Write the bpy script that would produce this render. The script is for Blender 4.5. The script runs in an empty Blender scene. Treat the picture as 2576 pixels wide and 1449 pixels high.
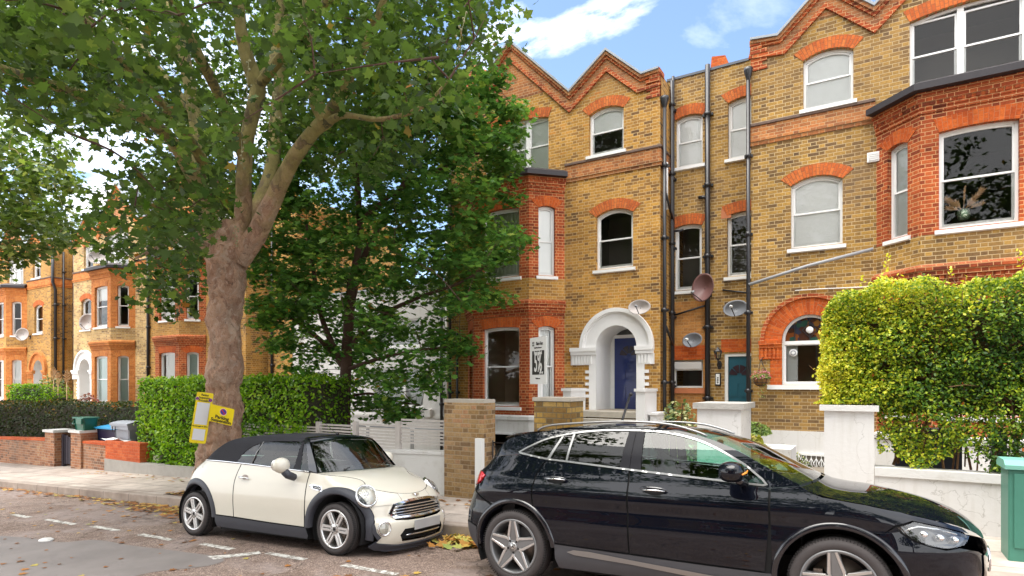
import bpy, math, random
import numpy as np
from mathutils import Vector, Matrix
from mathutils.geometry import delaunay_2d_cdt

# ---------------------------------------------------------------- scene frame
# world x runs along the street, y goes from the road towards the houses, z is up (metres)
ANG = math.radians(31); CA = math.cos(ANG); SA = math.sin(ANG)
FPX = 1500.0; YH = 965.0; CAMZ = 1.87; SL = .035          # the street climbs 3.5 % to the right
SC = bpy.context.scene; COL = SC.collection
RNG = random.Random(7)

def gz(x, off=0.0): return SL*x+off
def rayd(px, py):
    u = (px-1288)/FPX; v = (YH-py)/FPX
    return (u*CA-SA, u*SA+CA, v)
def PN(px, py, n):
    d = rayd(px, py); s = n/d[1]
    return Vector((s*d[0], n, CAMZ+s*d[2]))
def PG(px, py, off=0.0):
    d = rayd(px, py); s = (CAMZ-off)/(SL*d[0]-d[2])
    return Vector((s*d[0], s*d[1], off+SL*s*d[0]))
def proj(P):
    P = np.asarray(P, float); t = P[..., 0]; n = P[..., 1]; z = P[..., 2]
    X = t*CA+n*SA; Y = -t*SA+n*CA
    return 1288+FPX*X/Y, YH-FPX*(z-CAMZ)/Y, Y

# ---------------------------------------------------------------- node helper
class NT:
    def __init__(s, name, rough=.6, spec=.5, metal=0.0):
        s.m = bpy.data.materials.new(name); s.m.use_nodes = True
        s.t = s.m.node_tree; s.b = s.t.nodes['Principled BSDF']
        s.out = s.t.nodes['Material Output']
        s.b.inputs['Roughness'].default_value = rough
        s.b.inputs['Metallic'].default_value = metal
        s.b.inputs['Specular IOR Level'].default_value = spec
    def n(s, typ, **kw):
        nd = s.t.nodes.new(typ)
        for k, v in kw.items(): setattr(nd, k, v)
        return nd
    def put(s, inp, v):
        if hasattr(v, 'is_output') or isinstance(v, bpy.types.NodeSocket): s.t.links.new(v, inp)
        elif isinstance(v, (tuple, list)) and len(v) == 3 and inp.type == 'RGBA': inp.default_value = (*v, 1)
        else: inp.default_value = v
    def math(s, op, a, b=0.0, c=None):
        nd = s.n('ShaderNodeMath', operation=op); s.put(nd.inputs[0], a); s.put(nd.inputs[1], b)
        if c is not None: s.put(nd.inputs[2], c)
        return nd.outputs[0]
    def mix(s, f, a, b, mode='MIX'):
        nd = s.n('ShaderNodeMix', data_type='RGBA', blend_type=mode)
        s.put(nd.inputs[0], f); s.put(nd.inputs[6], a); s.put(nd.inputs[7], b)
        return nd.outputs[2]
    def ramp(s, f, stops, interp='LINEAR'):
        nd = s.n('ShaderNodeValToRGB'); cr = nd.color_ramp; cr.interpolation = interp
        while len(cr.elements) < len(stops): cr.elements.new(.5)
        for e, (p, c) in zip(cr.elements, stops):
            e.position = p; e.color = (*c, 1) if len(c) == 3 else c
        s.put(nd.inputs[0], f); return nd.outputs[0]
    def noise(s, vec, scale, detail=3, rough=.55, dist=0.0):
        nd = s.n('ShaderNodeTexNoise'); nd.inputs['Scale'].default_value = scale
        nd.inputs['Detail'].default_value = detail; nd.inputs['Roughness'].default_value = rough
        nd.inputs['Distortion'].default_value = dist
        if vec is not None: s.put(nd.inputs['Vector'], vec)
        return nd.outputs['Fac']
    def obj(s): return s.n('ShaderNodeTexCoord').outputs['Object']
    def geo(s): return s.n('ShaderNodeNewGeometry').outputs['Position']
    def uv(s): return s.n('ShaderNodeUVMap').outputs[0]
    def bump(s, h, strength=.4, dist=.01):
        nd = s.n('ShaderNodeBump'); nd.inputs['Strength'].default_value = strength
        nd.inputs['Distance'].default_value = dist; s.put(nd.inputs['Height'], h)
        s.t.links.new(nd.outputs[0], s.b.inputs['Normal']); return nd
    def base(s, c): s.put(s.b.inputs['Base Color'], c); return s

def g(v): return (v, v, v)
def plain(name, col, rough=.5, metal=0, spec=.5, var=.12, scale=6, bump=0, coat=0):
    t = NT(name, rough, spec, metal)
    if var:
        f = t.noise(t.geo(), scale, 4)
        t.base(t.mix(f, tuple(c*(1-var) for c in col), tuple(min(1, c*(1+var)) for c in col)))
        if bump: t.bump(t.noise(t.geo(), scale*6, 4), bump, .01)
    else: t.base(col)
    if coat: t.b.inputs['Coat Weight'].default_value = coat; t.b.inputs['Coat Roughness'].default_value = .03
    return t.m

def brick(name, stops, mortar, bw=.225, bh=.077, mw=.006, wear=(.75, 1.18), soot=None, flemish=True):
    t = NT(name, .85, .25)
    sep = t.n('ShaderNodeSeparateXYZ'); t.put(sep.inputs[0], t.uv())
    # small wobble so the joints are not ruler straight
    wob = t.math('MULTIPLY', t.math('SUBTRACT', t.noise(t.uv(), 3.0, 2), .5), .012)
    v = t.math('DIVIDE', t.math('ADD', sep.outputs[1], wob), bh)
    row = t.math('FLOOR', v); fv = t.math('FRACT', v)
    par = t.math('MULTIPLY', t.math('FRACT', t.math('MULTIPLY', row, .5)), 1.0)   # 0 or .5
    if flemish:       # alternate long and short bricks in each course
        u = t.math('ADD', t.math('DIVIDE', sep.outputs[0], bw*1.5), par)
        cu = t.math('FLOOR', u); fu = t.math('FRACT', u)
        hd = t.math('GREATER_THAN', fu, .667)
        col = t.math('ADD', t.math('MULTIPLY', cu, 2), hd)
        # distance to nearest joint, in metres
        a = t.math('MULTIPLY', fu, bw*1.5)
        b_ = t.math('MULTIPLY', t.math('ABSOLUTE', t.math('SUBTRACT', fu, .667)), bw*1.5)
        c_ = t.math('MULTIPLY', t.math('SUBTRACT', 1.0, fu), bw*1.5)
        du = t.math('MINIMUM', a, t.math('MINIMUM', b_, c_))
    else:
        u = t.math('ADD', t.math('DIVIDE', sep.outputs[0], bw), par)
        col = t.math('FLOOR', u); fu = t.math('FRACT', u)
        du = t.math('MULTIPLY', t.math('MINIMUM', fu, t.math('SUBTRACT', 1.0, fu)), bw)
    dv = t.math('MULTIPLY', t.math('MINIMUM', fv, t.math('SUBTRACT', 1.0, fv)), bh)
    d = t.math('MINIMUM', du, dv)
    mask = t.math('LESS_THAN', d, mw)
    cmb = t.n('ShaderNodeCombineXYZ'); t.put(cmb.inputs[0], col); t.put(cmb.inputs[1], row)
    wn = t.n('ShaderNodeTexWhiteNoise', noise_dimensions='2D'); t.put(wn.inputs['Vector'], cmb.outputs[0])
    # patches where dark bricks gather
    pos = t.geo()
    big = t.noise(pos, .55, 3)
    f = t.math('ADD', t.math('MULTIPLY', wn.outputs[0], .72), t.math('MULTIPLY', t.math('SUBTRACT', big, .5), .75))
    f = t.math('ADD', f, .14)
    c = t.ramp(f, stops)
    c = t.mix(t.noise(pos, 28, 3), tuple([.8]*3), tuple([1.25]*3)) if False else c
    fine = t.ramp(t.noise(pos, 22, 4, .65), [(.3, g(.78)), (.7, g(1.2))])
    c = t.mix(1.0, c, fine, 'MULTIPLY')
    c = t.mix(mask, c, mortar)
    wr = t.ramp(t.noise(pos, .9, 4), [(.32, g(wear[0])), (.68, g(wear[1]))])
    c = t.mix(1.0, c, wr, 'MULTIPLY')
    if soot is not None:
        sf = t.ramp(t.noise(pos, .45, 5, .6), [(.5, g(0)), (.72, g(1))])
        c = t.mix(t.math('MULTIPLY', sf, .55), c, soot)
    t.base(c)
    h = t.math('MULTIPLY', t.math('MINIMUM', d, .012), 60)
    t.bump(t.math('ADD', h, t.math('MULTIPLY', t.noise(pos, 60, 3), .5)), .55, .008)
    return t.m

def glass_mat(name, tint=(.6, .7, .68), refl=.10, rough=.0):
    t = NT(name)
    tr = t.n('ShaderNodeBsdfTransparent'); tr.inputs[0].default_value = (*tint, 1)
    gl = t.n('ShaderNodeBsdfGlossy'); gl.inputs['Roughness'].default_value = rough
    gl.inputs[0].default_value = (1, 1, 1, 1)
    fr = t.n('ShaderNodeFresnel'); fr.inputs[0].default_value = 1.5
    k = t.math('ADD', t.math('MULTIPLY', fr.outputs[0], 1.0), refl)
    k = t.math('MINIMUM', k, 1.0)
    mx = t.n('ShaderNodeMixShader'); t.put(mx.inputs[0], k)
    t.t.links.new(tr.outputs[0], mx.inputs[1]); t.t.links.new(gl.outputs[0], mx.inputs[2])
    t.t.links.new(mx.outputs[0], t.out.inputs[0])
    return t.m

def leaf_mat(name, stops, trans=.35, rough=.5, under=None):
    """stops: colours picked per leaf with the 'rnd' attribute"""
    t = NT(name, rough, .35)
    at = t.n('ShaderNodeAttribute', attribute_name='rnd')
    c = t.ramp(at.outputs['Fac'], stops)
    if under is not None:
        gm = t.n('ShaderNodeNewGeometry')
        c = t.mix(t.math('MULTIPLY', gm.outputs['Backfacing'], .6), c, under)
    t.base(c)
    td = t.n('ShaderNodeBsdfTranslucent')
    tc = t.mix(1.0, c, (1.25, 1.3, .55), 'MULTIPLY'); t.put(td.inputs[0], tc)
    mx = t.n('ShaderNodeMixShader'); mx.inputs[0].default_value = trans
    t.t.links.new(t.b.outputs[0], mx.inputs[1]); t.t.links.new(td.outputs[0], mx.inputs[2])
    t.t.links.new(mx.outputs[0], t.out.inputs[0])
    return t.m

M = {}
# ---------------------------------------------------------------- things, tags
WL = {}
def props(o, label=None, cat=None, group=None, kind=None):
    if label: o['label'] = label
    if cat: o['category'] = cat
    if group: o['group'] = group
    if kind: o['kind'] = kind
    return o
def thing(name, label, cat, loc=(0, 0, 0), group=None, kind=None, rot=None):
    o = bpy.data.objects.new(name, None); COL.objects.link(o); o.empty_display_size = .3
    o.location = loc
    if rot is not None: o.rotation_euler = rot
    WL[o.name] = Vector(loc); return props(o, label, cat, group, kind)

# ---------------------------------------------------------------- mesh builder
class MB:
    def __init__(s): s.v = []; s.f = []; s.mi = []; s.uv = []; s.sm = []
    def add(s, vs, fs, mi=0, smooth=False, uvs=None):
        b = len(s.v); s.v += [tuple(p) for p in vs]
        for k, f in enumerate(fs):
            s.f.append(tuple(b+i for i in f)); s.mi.append(mi); s.sm.append(smooth)
            s.uv.append(uvs[k] if uvs else None)
        return s
    def quad(s, a, b, c, d, mi=0, uv=None): return s.add([a, b, c, d], [(0, 1, 2, 3)], mi, False, [uv] if uv else None)
    def box(s, x0, x1, y0, y1, z0, z1, mi=0, zs=None):
        """zs: optional function giving a height to add at x (sloping street)"""
        k = zs or (lambda x: 0)
        v = [(x, y, z+k(x)) for z in (z0, z1) for y in (y0, y1) for x in (x0, x1)]
        return s.add(v, [(0, 2, 3, 1), (4, 5, 7, 6), (0, 1, 5, 4), (2, 6, 7, 3), (0, 4, 6, 2), (1, 3, 7, 5)], mi)
    def obox(s, c, ax, ay, az, mi=0):
        c, ax, ay, az = map(Vector, (c, ax, ay, az))
        v = [c+ax*i+ay*j+az*k for k in (-1, 1) for j in (-1, 1) for i in (-1, 1)]
        return s.add(v, [(0, 2, 3, 1), (4, 5, 7, 6), (0, 1, 5, 4), (2, 6, 7, 3), (0, 4, 6, 2), (1, 3, 7, 5)], mi)
    def bbox(s, x0, x1, y0, y1, z0, z1, b=.01, mi=0):
        """box with chamfered edges"""
        xs = (x0, x0+b, x1-b, x1); ys = (y0, y0+b, y1-b, y1); zs = (z0, z0+b, z1-b, z1)
        vs = []; idx = {}
        for i in range(4):
            for j in range(4):
                for k in range(4):
                    e = (i in (0, 3))+(j in (0, 3))+(k in (0, 3))
                    if e == 1: idx[i, j, k] = len(vs); vs.append((xs[i], ys[j], zs[k]))
        f = []
        def q(*a): f.append(tuple(idx[p] for p in a))
        q((0,1,1),(0,1,2),(0,2,2),(0,2,1)); q((3,1,1),(3,2,1),(3,2,2),(3,1,2))
        q((1,0,1),(2,0,1),(2,0,2),(1,0,2)); q((1,3,1),(1,3,2),(2,3,2),(2,3,1))
        q((1,1,0),(1,2,0),(2,2,0),(2,1,0)); q((1,1,3),(2,1,3),(2,2,3),(1,2,3))
        for a in (0, 3):
            A_ = 1 if a == 0 else 2
            for c in (0, 3):
                C_ = 1 if c == 0 else 2
                q((a,C_,1),(a,C_,2),(A_,c,2),(A_,c,1)); q((a,1,C_),(a,2,C_),(A_,2,c),(A_,1,c)); q((1,a,C_),(2,a,C_),(2,A_,c),(1,A_,c))
                for e in (0, 3):
                    E_ = 1 if e == 0 else 2
                    q((a,C_,E_),(A_,c,E_),(A_,C_,e))
        return s.add(vs, f, mi)
    def prism(s, poly, a0, a1, axis=1, mi=0):
        """extrude a 2-D polygon: axis 1: poly in (x,z); axis 0: poly in (y,z); axis 2: poly in (x,y)"""
        mk = {1: lambda p, a: (p[0], a, p[1]), 0: lambda p, a: (a, p[0], p[1]), 2: lambda p, a: (p[0], p[1], a)}[axis]
        n = len(poly); v = [mk(p, a0) for p in poly]+[mk(p, a1) for p in poly]
        f = [tuple(range(n)), tuple(range(2*n-1, n-1, -1))]+[(i, i+n, (i+1) % n+n, (i+1) % n) for i in range(n)]
        return s.add(v, f, mi)
    def tube(s, pts, r, seg=8, mi=0, caps=True, flat=None):
        """round sweep along a path, r a number or a list"""
        pts = [Vector(p) for p in pts]; n = len(pts)
        rs = r if isinstance(r, (list, tuple)) else [r]*n
        vs = []; up = None
        for i, p in enumerate(pts):
            d = (pts[min(i+1, n-1)]-pts[max(i-1, 0)]).normalized()
            if up is None:
                up = Vector((0, 0, 1)) if abs(d.z) < .9 else Vector((0, 1, 0))
            a = d.cross(up).normalized(); b = a.cross(d).normalized(); up = b
            for k in range(seg):
                w = 2*math.pi*k/seg
                vs.append(p+(a*math.cos(w)+b*math.sin(w))*rs[i])
        fs = [(i*seg+k, i*seg+(k+1) % seg, (i+1)*seg+(k+1) % seg, (i+1)*seg+k) for i in range(n-1) for k in range(seg)]
        if caps: fs += [tuple(range(seg))[::-1], tuple((n-1)*seg+k for k in range(seg))]
        return s.add(vs, fs, mi, True)
    def lathe(s, prof, c=(0, 0, 0), axis='z', seg=32, mi=0, smooth=True, sc=(1, 1)):
        """prof [(r, h)] turned about an axis through c"""
        vs = []; n = len(prof)
        for k in range(seg):
            w = 2*math.pi*k/seg
            for r, h in prof:
                a, b = r*math.cos(w)*sc[0], r*math.sin(w)*sc[1]
                vs.append({'z': (c[0]+a, c[1]+b, c[2]+h), 'y': (c[0]+a, c[1]+h, c[2]+b), 'x': (c[0]+h, c[1]+a, c[2]+b)}[axis])
        fs = [(k*n+i, ((k+1) % seg)*n+i, ((k+1) % seg)*n+i+1, k*n+i+1) for k in range(seg) for i in range(n-1)]
        return s.add(vs, fs, mi, smooth)
    def grid(s, P, mi=0, smooth=True, closeu=False):
        """P: rows of points"""
        n = len(P); m = len(P[0]); vs = [p for r in P for p in r]
        fs = [(i*m+j, i*m+j+1, ((i+1) % n)*m+j+1, ((i+1) % n)*m+j) for i in range(n if closeu else n-1) for j in range(m-1)]
        return s.add(vs, fs, mi, smooth)
    def ell(s, c, r, seg=16, rings=10, mi=0, p=1.0):
        P = []
        for i in range(rings+1):
            th = math.pi*i/rings; row = []
            for j in range(seg+1):
                ph = 2*math.pi*j/seg
                f = lambda q: math.copysign(abs(q)**p, q)
                row.append((c[0]+r[0]*f(math.sin(th))*f(math.cos(ph)), c[1]+r[1]*f(math.sin(th))*f(math.sin(ph)), c[2]+r[2]*f(math.cos(th))))
            P.append(row)
        return s.grid(P, mi)
    def build(s, name, mats, parent=None, local=False, label=None, cat=None, group=None, kind=None, base=None, recalc=False, cn=None):
        if not isinstance(mats, (list, tuple)): mats = [mats]
        mats = [M[m] if isinstance(m, str) else m for m in mats]
        V = np.array(s.v, float).reshape(-1, 3)
        if parent is not None:
            off = Vector((0, 0, 0)) if local else WL[parent.name]
        else:
            off = Vector(base) if base is not None else Vector((float((V[:, 0].min()+V[:, 0].max())/2), float((V[:, 1].min()+V[:, 1].max())/2), float(V[:, 2].min())))
        me = bpy.data.meshes.new(name)
        me.from_pydata((V-np.array(off)).tolist(), [], s.f)
        for m_ in mats: me.materials.append(m_)
        me.polygons.foreach_set('material_index', s.mi)
        me.polygons.foreach_set('use_smooth', s.sm)
        if recalc:
            import bmesh
            bm = bmesh.new(); bm.from_mesh(me); bmesh.ops.remove_doubles(bm, verts=bm.verts, dist=1e-5)
            bmesh.ops.recalc_face_normals(bm, faces=bm.faces); bm.to_mesh(me); bm.free()
        uvl = me.uv_layers.new(name='UVMap')
        data = np.zeros((len(me.loops), 2), np.float32)
        ov = np.array(off)
        for p in me.polygons:
            cu = s.uv[p.index] if (not recalc and p.index < len(s.uv)) else None
            if cu is not None:
                for k, li in enumerate(p.loop_indices): data[li] = cu[k]
            else:
                nn = p.normal
                for li in p.loop_indices:
                    w = me.vertices[me.loops[li].vertex_index].co
                    X, Y, Z = w.x+ov[0], w.y+ov[1], w.z+ov[2]
                    if abs(nn.z) > .9: data[li] = (X, Y)
                    else:
                        L = math.hypot(nn.x, nn.y) or 1
                        data[li] = ((X*-nn.y+Y*nn.x)/L, Z)
        uvl.data.foreach_set('uv', data.ravel())
        me.validate()
        if cn is not None:
            try: me.normals_split_custom_set_from_vertices(cn)
            except Exception as e: print('cn', e)
        o = bpy.data.objects.new(name, me); COL.objects.link(o)
        if parent is not None:
            o.parent = parent
            WL[o.name] = WL.get(parent.name, Vector((0, 0, 0))).copy()
        else:
            o.location = off; WL[o.name] = off.copy()
        return props(o, label, cat, group, kind)

# ---------------------------------------------------------------- 2-D helpers
def area(p): return sum(p[i][0]*p[(i+1) % len(p)][1]-p[(i+1) % len(p)][0]*p[i][1] for i in range(len(p)))/2
def inside(x, y, poly):
    c = False; n = len(poly); j = n-1
    for i in range(n):
        xi, yi = poly[i]; xj, yj = poly[j]
        if (yi > y) != (yj > y) and x < (xj-xi)*(y-yi)/(yj-yi+1e-12)+xi: c = not c
        j = i
    return c
def offset_poly(p, d, closed=True):
    """positive d moves the outline inwards for a counter-clockwise polygon"""
    if closed and area(p) < 0: d = -d
    n = len(p); out = []
    for i in range(n):
        a = Vector(p[i-1]) if (closed or i > 0) else None
        b = Vector(p[i]); c = Vector(p[(i+1) % n]) if (closed or i < n-1) else None
        e1 = (b-a).normalized() if a is not None else None; e2 = (c-b).normalized() if c is not None else None
        if e1 is None: e1 = e2
        if e2 is None: e2 = e1
        n1 = Vector((-e1.y, e1.x)); n2 = Vector((-e2.y, e2.x)); m = n1+n2
        if m.length < 1e-6: m = n1
        m.normalize(); k = d/max(.35, m.dot(n1)); q = b+m*k; out.append((q.x, q.y))
    return out
def densify(p, step, closed=True):
    out = []; n = len(p)
    for i in range(n if closed else n-1):
        a, b = p[i], p[(i+1) % n]; L = math.hypot(b[0]-a[0], b[1]-a[1]); k = max(1, int(math.ceil(L/step)))
        out += [(a[0]+(b[0]-a[0])*j/k, a[1]+(b[1]-a[1])*j/k) for j in range(k)]
    if not closed: out.append(tuple(p[-1]))
    return out
def cdt(outline, holes=(), grid=None):
    vs = []; es = []
    for lp in [outline]+list(holes):
        b = len(vs); n = len(lp); vs += [Vector(q) for q in lp]; es += [(b+i, b+(i+1) % n) for i in range(n)]
    if grid:
        xs = [q[0] for q in outline]; ys = [q[1] for q in outline]
        gx, gy = (grid if isinstance(grid, tuple) else (grid, grid))
        x = min(xs)+gx*.5; row = 0
        while x < max(xs):
            y = min(ys)+gy*(.5 if row % 2 else .25)
            while y < max(ys):
                if inside(x, y, outline) and not any(inside(x, y, h) for h in holes): vs.append(Vector((x, y)))
                y += gy
            x += gx; row += 1
    r = delaunay_2d_cdt(vs, es, [], 0, 1e-6)
    V = [(q.x, q.y) for q in r[0]]; T = []
    for f in r[2]:
        cx = sum(V[i][0] for i in f)/len(f); cy = sum(V[i][1] for i in f)/len(f)
        if inside(cx, cy, outline) and not any(inside(cx, cy, h) for h in holes): T.append(tuple(f))
    return V, T
def crom(P, n=8, closed=False):
    """Catmull-Rom through points of any dimension"""
    P = [np.array(p, float) for p in P]; m = len(P); out = []
    for i in range(m if closed else m-1):
        p0 = P[(i-1) % m] if (closed or i > 0) else 2*P[0]-P[1]
        p1 = P[i]; p2 = P[(i+1) % m]
        p3 = P[(i+2) % m] if (closed or i < m-2) else 2*P[-1]-P[-2]
        for k in range(n):
            t = k/n
            out.append(tuple(.5*((2*p1)+(-p0+p2)*t+(2*p0-5*p1+4*p2-p3)*t*t+(-p0+3*p1-3*p2+p3)*t**3)))
    if not closed: out.append(tuple(P[-1]))
    return out
def interp(x, tab):
    """smooth-ish piecewise interpolation of a table"""
    if x <= tab[0][0]: return tab[0][1]
    if x >= tab[-1][0]: return tab[-1][1]
    for i in range(len(tab)-1):
        a, b = tab[i], tab[i+1]
        if a[0] <= x <= b[0]:
            t = (x-a[0])/(b[0]-a[0]); h = b[0]-a[0]
            m0 = (b[1]-tab[i-1][1])/(b[0]-tab[i-1][0]) if i > 0 else (b[1]-a[1])/h
            m1 = (tab[i+2][1]-a[1])/(tab[i+2][0]-a[0]) if i+2 < len(tab) else (b[1]-a[1])/h
            return (2*t**3-3*t*t+1)*a[1]+(t**3-2*t*t+t)*h*m0+(-2*t**3+3*t*t)*b[1]+(t**3-t*t)*h*m1

# text lettering as thin mesh
def text_mb(mb, body, place, size, mi=0, bold=0.0, depth=.002, align='CENTER', shear=0):
    """place(x, y, d) maps letter plane coordinates to world"""
    cu = bpy.data.curves.new('letters', 'FONT'); cu.body = body; cu.size = size; cu.align_x = align; cu.align_y = 'CENTER'
    cu.offset = bold; cu.extrude = depth; cu.resolution_u = 3; cu.shear = shear
    ob = bpy.data.objects.new('letters', cu); COL.objects.link(ob)
    me = bpy.data.meshes.new_from_object(ob)
    mb.add([place(v.co.x, v.co.y, v.co.z) for v in me.vertices], [tuple(p.vertices) for p in me.polygons], mi)
    bpy.data.objects.remove(ob); bpy.data.curves.remove(cu); bpy.data.meshes.remove(me)
CLOUD0, CLOUD1, CLOUDC, SKYV, SUNE, EXPO = .44, .86, (6.2, 6.2, 6.25, 1), .60, 1.5, 1.80
# ================================================================= materials
def mats():
    # London stock brick: ochre to brown, now and then nearly black
    M['stock'] = brick('stock_brick', [(.0, (.10, .055, .03)), (.10, (.20, .105, .040)), (.30, (.35, .175, .045)), (.55, (.46, .235, .050)), (.8, (.54, .285, .062)), (1, (.54, .205, .042))],
                       (.58, .41, .20), soot=(.16, .10, .05))
    M['stock_dark'] = brick('sooty_stock_brick', [(.0, (.085, .055, .035)), (.15, (.17, .10, .045)), (.38, (.29, .165, .052)), (.7, (.42, .24, .06)), (1, (.50, .29, .072))],
                            (.56, .42, .23), soot=(.15, .10, .06))
    M['stock_pale'] = brick('pale_stock_brick', [(.0, (.12, .08, .05)), (.25, (.34, .2, .08)), (.6, (.55, .36, .14)), (1, (.62, .42, .18))], (.55, .46, .3))
    M['red'] = brick('red_brick', [(.0, (.11, .027, .014)), (.25, (.28, .053, .018)), (.6, (.41, .083, .024)), (1, (.49, .125, .034))], (.60, .32, .15), mw=.006, wear=(.72, 1.15))
    M['redplain'] = brick('rubbed_red_brick', [(.0, (.36, .06, .012)), (.5, (.52, .10, .018)), (1, (.62, .15, .03))], (.46, .16, .07), mw=.004, wear=(.8, 1.1))
    M['arch'] = brick('gauged_arch_brick', [(.0, (.38, .085, .024)), (.5, (.52, .125, .030)), (1, (.60, .19, .05))], (.30, .10, .04), bw=.16, bh=.07, mw=.006, flemish=False, wear=(.85, 1.1))
    M['gablebrick'] = brick('brown_red_gable_brick', [(.0, (.16, .06, .03)), (.3, (.34, .13, .05)), (.6, (.46, .17, .055)), (1, (.50, .22, .08))], (.52, .36, .20), mw=.005, wear=(.75, 1.15), soot=(.18, .10, .06))
    M['orange'] = brick('orange_brick', [(.0, (.42, .13, .035)), (.5, (.56, .19, .045)), (1, (.62, .25, .07))], (.50, .28, .13), mw=.003, wear=(.85, 1.1))
    t = NT('white_render', .8, .3); p = t.geo()
    mp = t.n('ShaderNodeMapping'); mp.inputs['Scale'].default_value = (5, 5, .55); t.put(mp.inputs[0], p)
    c = t.mix(t.ramp(t.noise(mp.outputs[0], 1.6, 6, .65), [(.50, g(0)), (.74, g(.5))]), (.66, .645, .63), (.50, .47, .42))
    c = t.mix(t.ramp(t.noise(p, 2.2, 7, .7), [(.58, g(0)), (.70, g(.45))]), c, (.44, .42, .36))
    cr = t.n('ShaderNodeTexVoronoi', feature='DISTANCE_TO_EDGE'); cr.inputs['Scale'].default_value = .8
    wv = t.n('ShaderNodeVectorMath', operation='ADD'); t.put(wv.inputs[0], p); nz = t.n('ShaderNodeTexNoise'); nz.inputs['Scale'].default_value = 3; nz.inputs['Detail'].default_value = 5; t.put(nz.inputs['Vector'], p); t.put(wv.inputs[1], nz.outputs['Color']); t.put(cr.inputs['Vector'], wv.outputs[0])
    c = t.mix(t.ramp(cr.outputs['Distance'], [(.0, g(.55)), (.005, g(0))]), c, (.25, .23, .20))
    t.base(c); t.bump(t.noise(p, 18, 5), .3, .01); M['render'] = t.m
    t = NT('dirty_white_render', .85, .3); p = t.geo()
    c = t.mix(t.ramp(t.noise(p, 1.7, 6, .65), [(.55, g(0)), (.75, g(.6))]), (.64, .63, .61), (.42, .39, .34))
    t.base(c); t.bump(t.noise(p, 25, 4), .3, .01); M['render_dirty'] = t.m
    M['paint'] = plain('white_paint', (.80, .80, .79), .35, var=.03)
    M['stucco'] = plain('white_stucco_paint', (.80, .79, .78), .55, var=.05, scale=3, bump=.15)
    M['black'] = plain('black_pipe_paint', (.018, .018, .022), .35, var=.2)
    M['darkband'] = plain('dark_weathered_brick_course', (.13, .085, .065), .8, var=.4, scale=14)
    M['lead'] = plain('lead_flashing', (.30, .33, .36), .55, var=.2, scale=4)
    M['canopy'] = plain('black_bitumen_edge', (.022, .018, .022), .55, var=.3)
    M['slate'] = plain('roof_slate', (.10, .11, .13), .6, var=.3, scale=9)
    M['terra'] = plain('terracotta', (.50, .17, .07), .7, var=.2, scale=8)
    M['stone'] = plain('weathered_stone', (.42, .38, .32), .85, var=.25, scale=9, bump=.4)
    M['glass'] = glass_mat('window_glass', (.97, .98, .97), -.012)
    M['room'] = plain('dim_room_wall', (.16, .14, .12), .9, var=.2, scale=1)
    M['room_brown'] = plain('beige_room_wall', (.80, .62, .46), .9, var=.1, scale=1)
    M['blind'] = plain('white_blind', (.90, .90, .89), .8, var=.02)
    M['net'] = plain('pale_net_curtain', (.80, .81, .80), .8, var=.05)
    M['frost'] = plain('frosted_glass', (.50, .62, .60), .25, var=.06, scale=3)
    M['blue_door'] = plain('blue_door_paint', (.006, .022, .15), .3, var=.08, coat=.3)
    M['teal_door'] = plain('teal_door_paint', (.008, .085, .125), .35, var=.08, coat=.2)
    M['wood'] = plain('weathered_wood', (.16, .12, .08), .8, var=.3, scale=7)
mats()

# ================================================================= house kit
class Fr:
    """a vertical wall plane: origin (x, y), heading in degrees; d is the distance out of the wall"""
    def __init__(s, o, deg=0):
        s.o = Vector(o); a = math.radians(deg); s.ex = Vector((math.cos(a), math.sin(a))); s.out = Vector((math.sin(a), -math.cos(a))); s.deg = deg
    def p(s, a, z, d=0):
        q = s.o+s.ex*a+s.out*d; return (q.x, q.y, z)

def opening(a0, a1, z0, z1, rise=0, n=14):
    if rise <= .005: return [(a0, z0), (a1, z0), (a1, z1), (a0, z1)]
    w = (a1-a0)/2; am = (a0+a1)/2; R = (w*w+rise*rise)/(2*rise); cz = z1-R
    ph = math.asin(min(1, w/R)) if rise <= w else math.pi/2
    return [(a0, z0), (a1, z0)]+[(am+R*math.sin(ph-2*ph*k/n), cz+R*math.cos(ph-2*ph*k/n)) for k in range(n+1)]

def slab(mb, fr, outline, holes=(), d0=0.0, thick=.22, mi=0, edges=True, hole_edges=True):
    V, T = cdt(outline, holes)
    mb.add([fr.p(x, z, d0) for x, z in V], T, mi)
    loops = ([outline] if edges else [])+(list(holes) if hole_edges else [])
    for lp in loops:
        n = len(lp)
        for i in range(n):
            a, b = lp[i], lp[(i+1) % n]
            mb.add([fr.p(*a, d0), fr.p(*b, d0), fr.p(*b, d0-thick), fr.p(*a, d0-thick)], [(0, 1, 2, 3)], mi)

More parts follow.
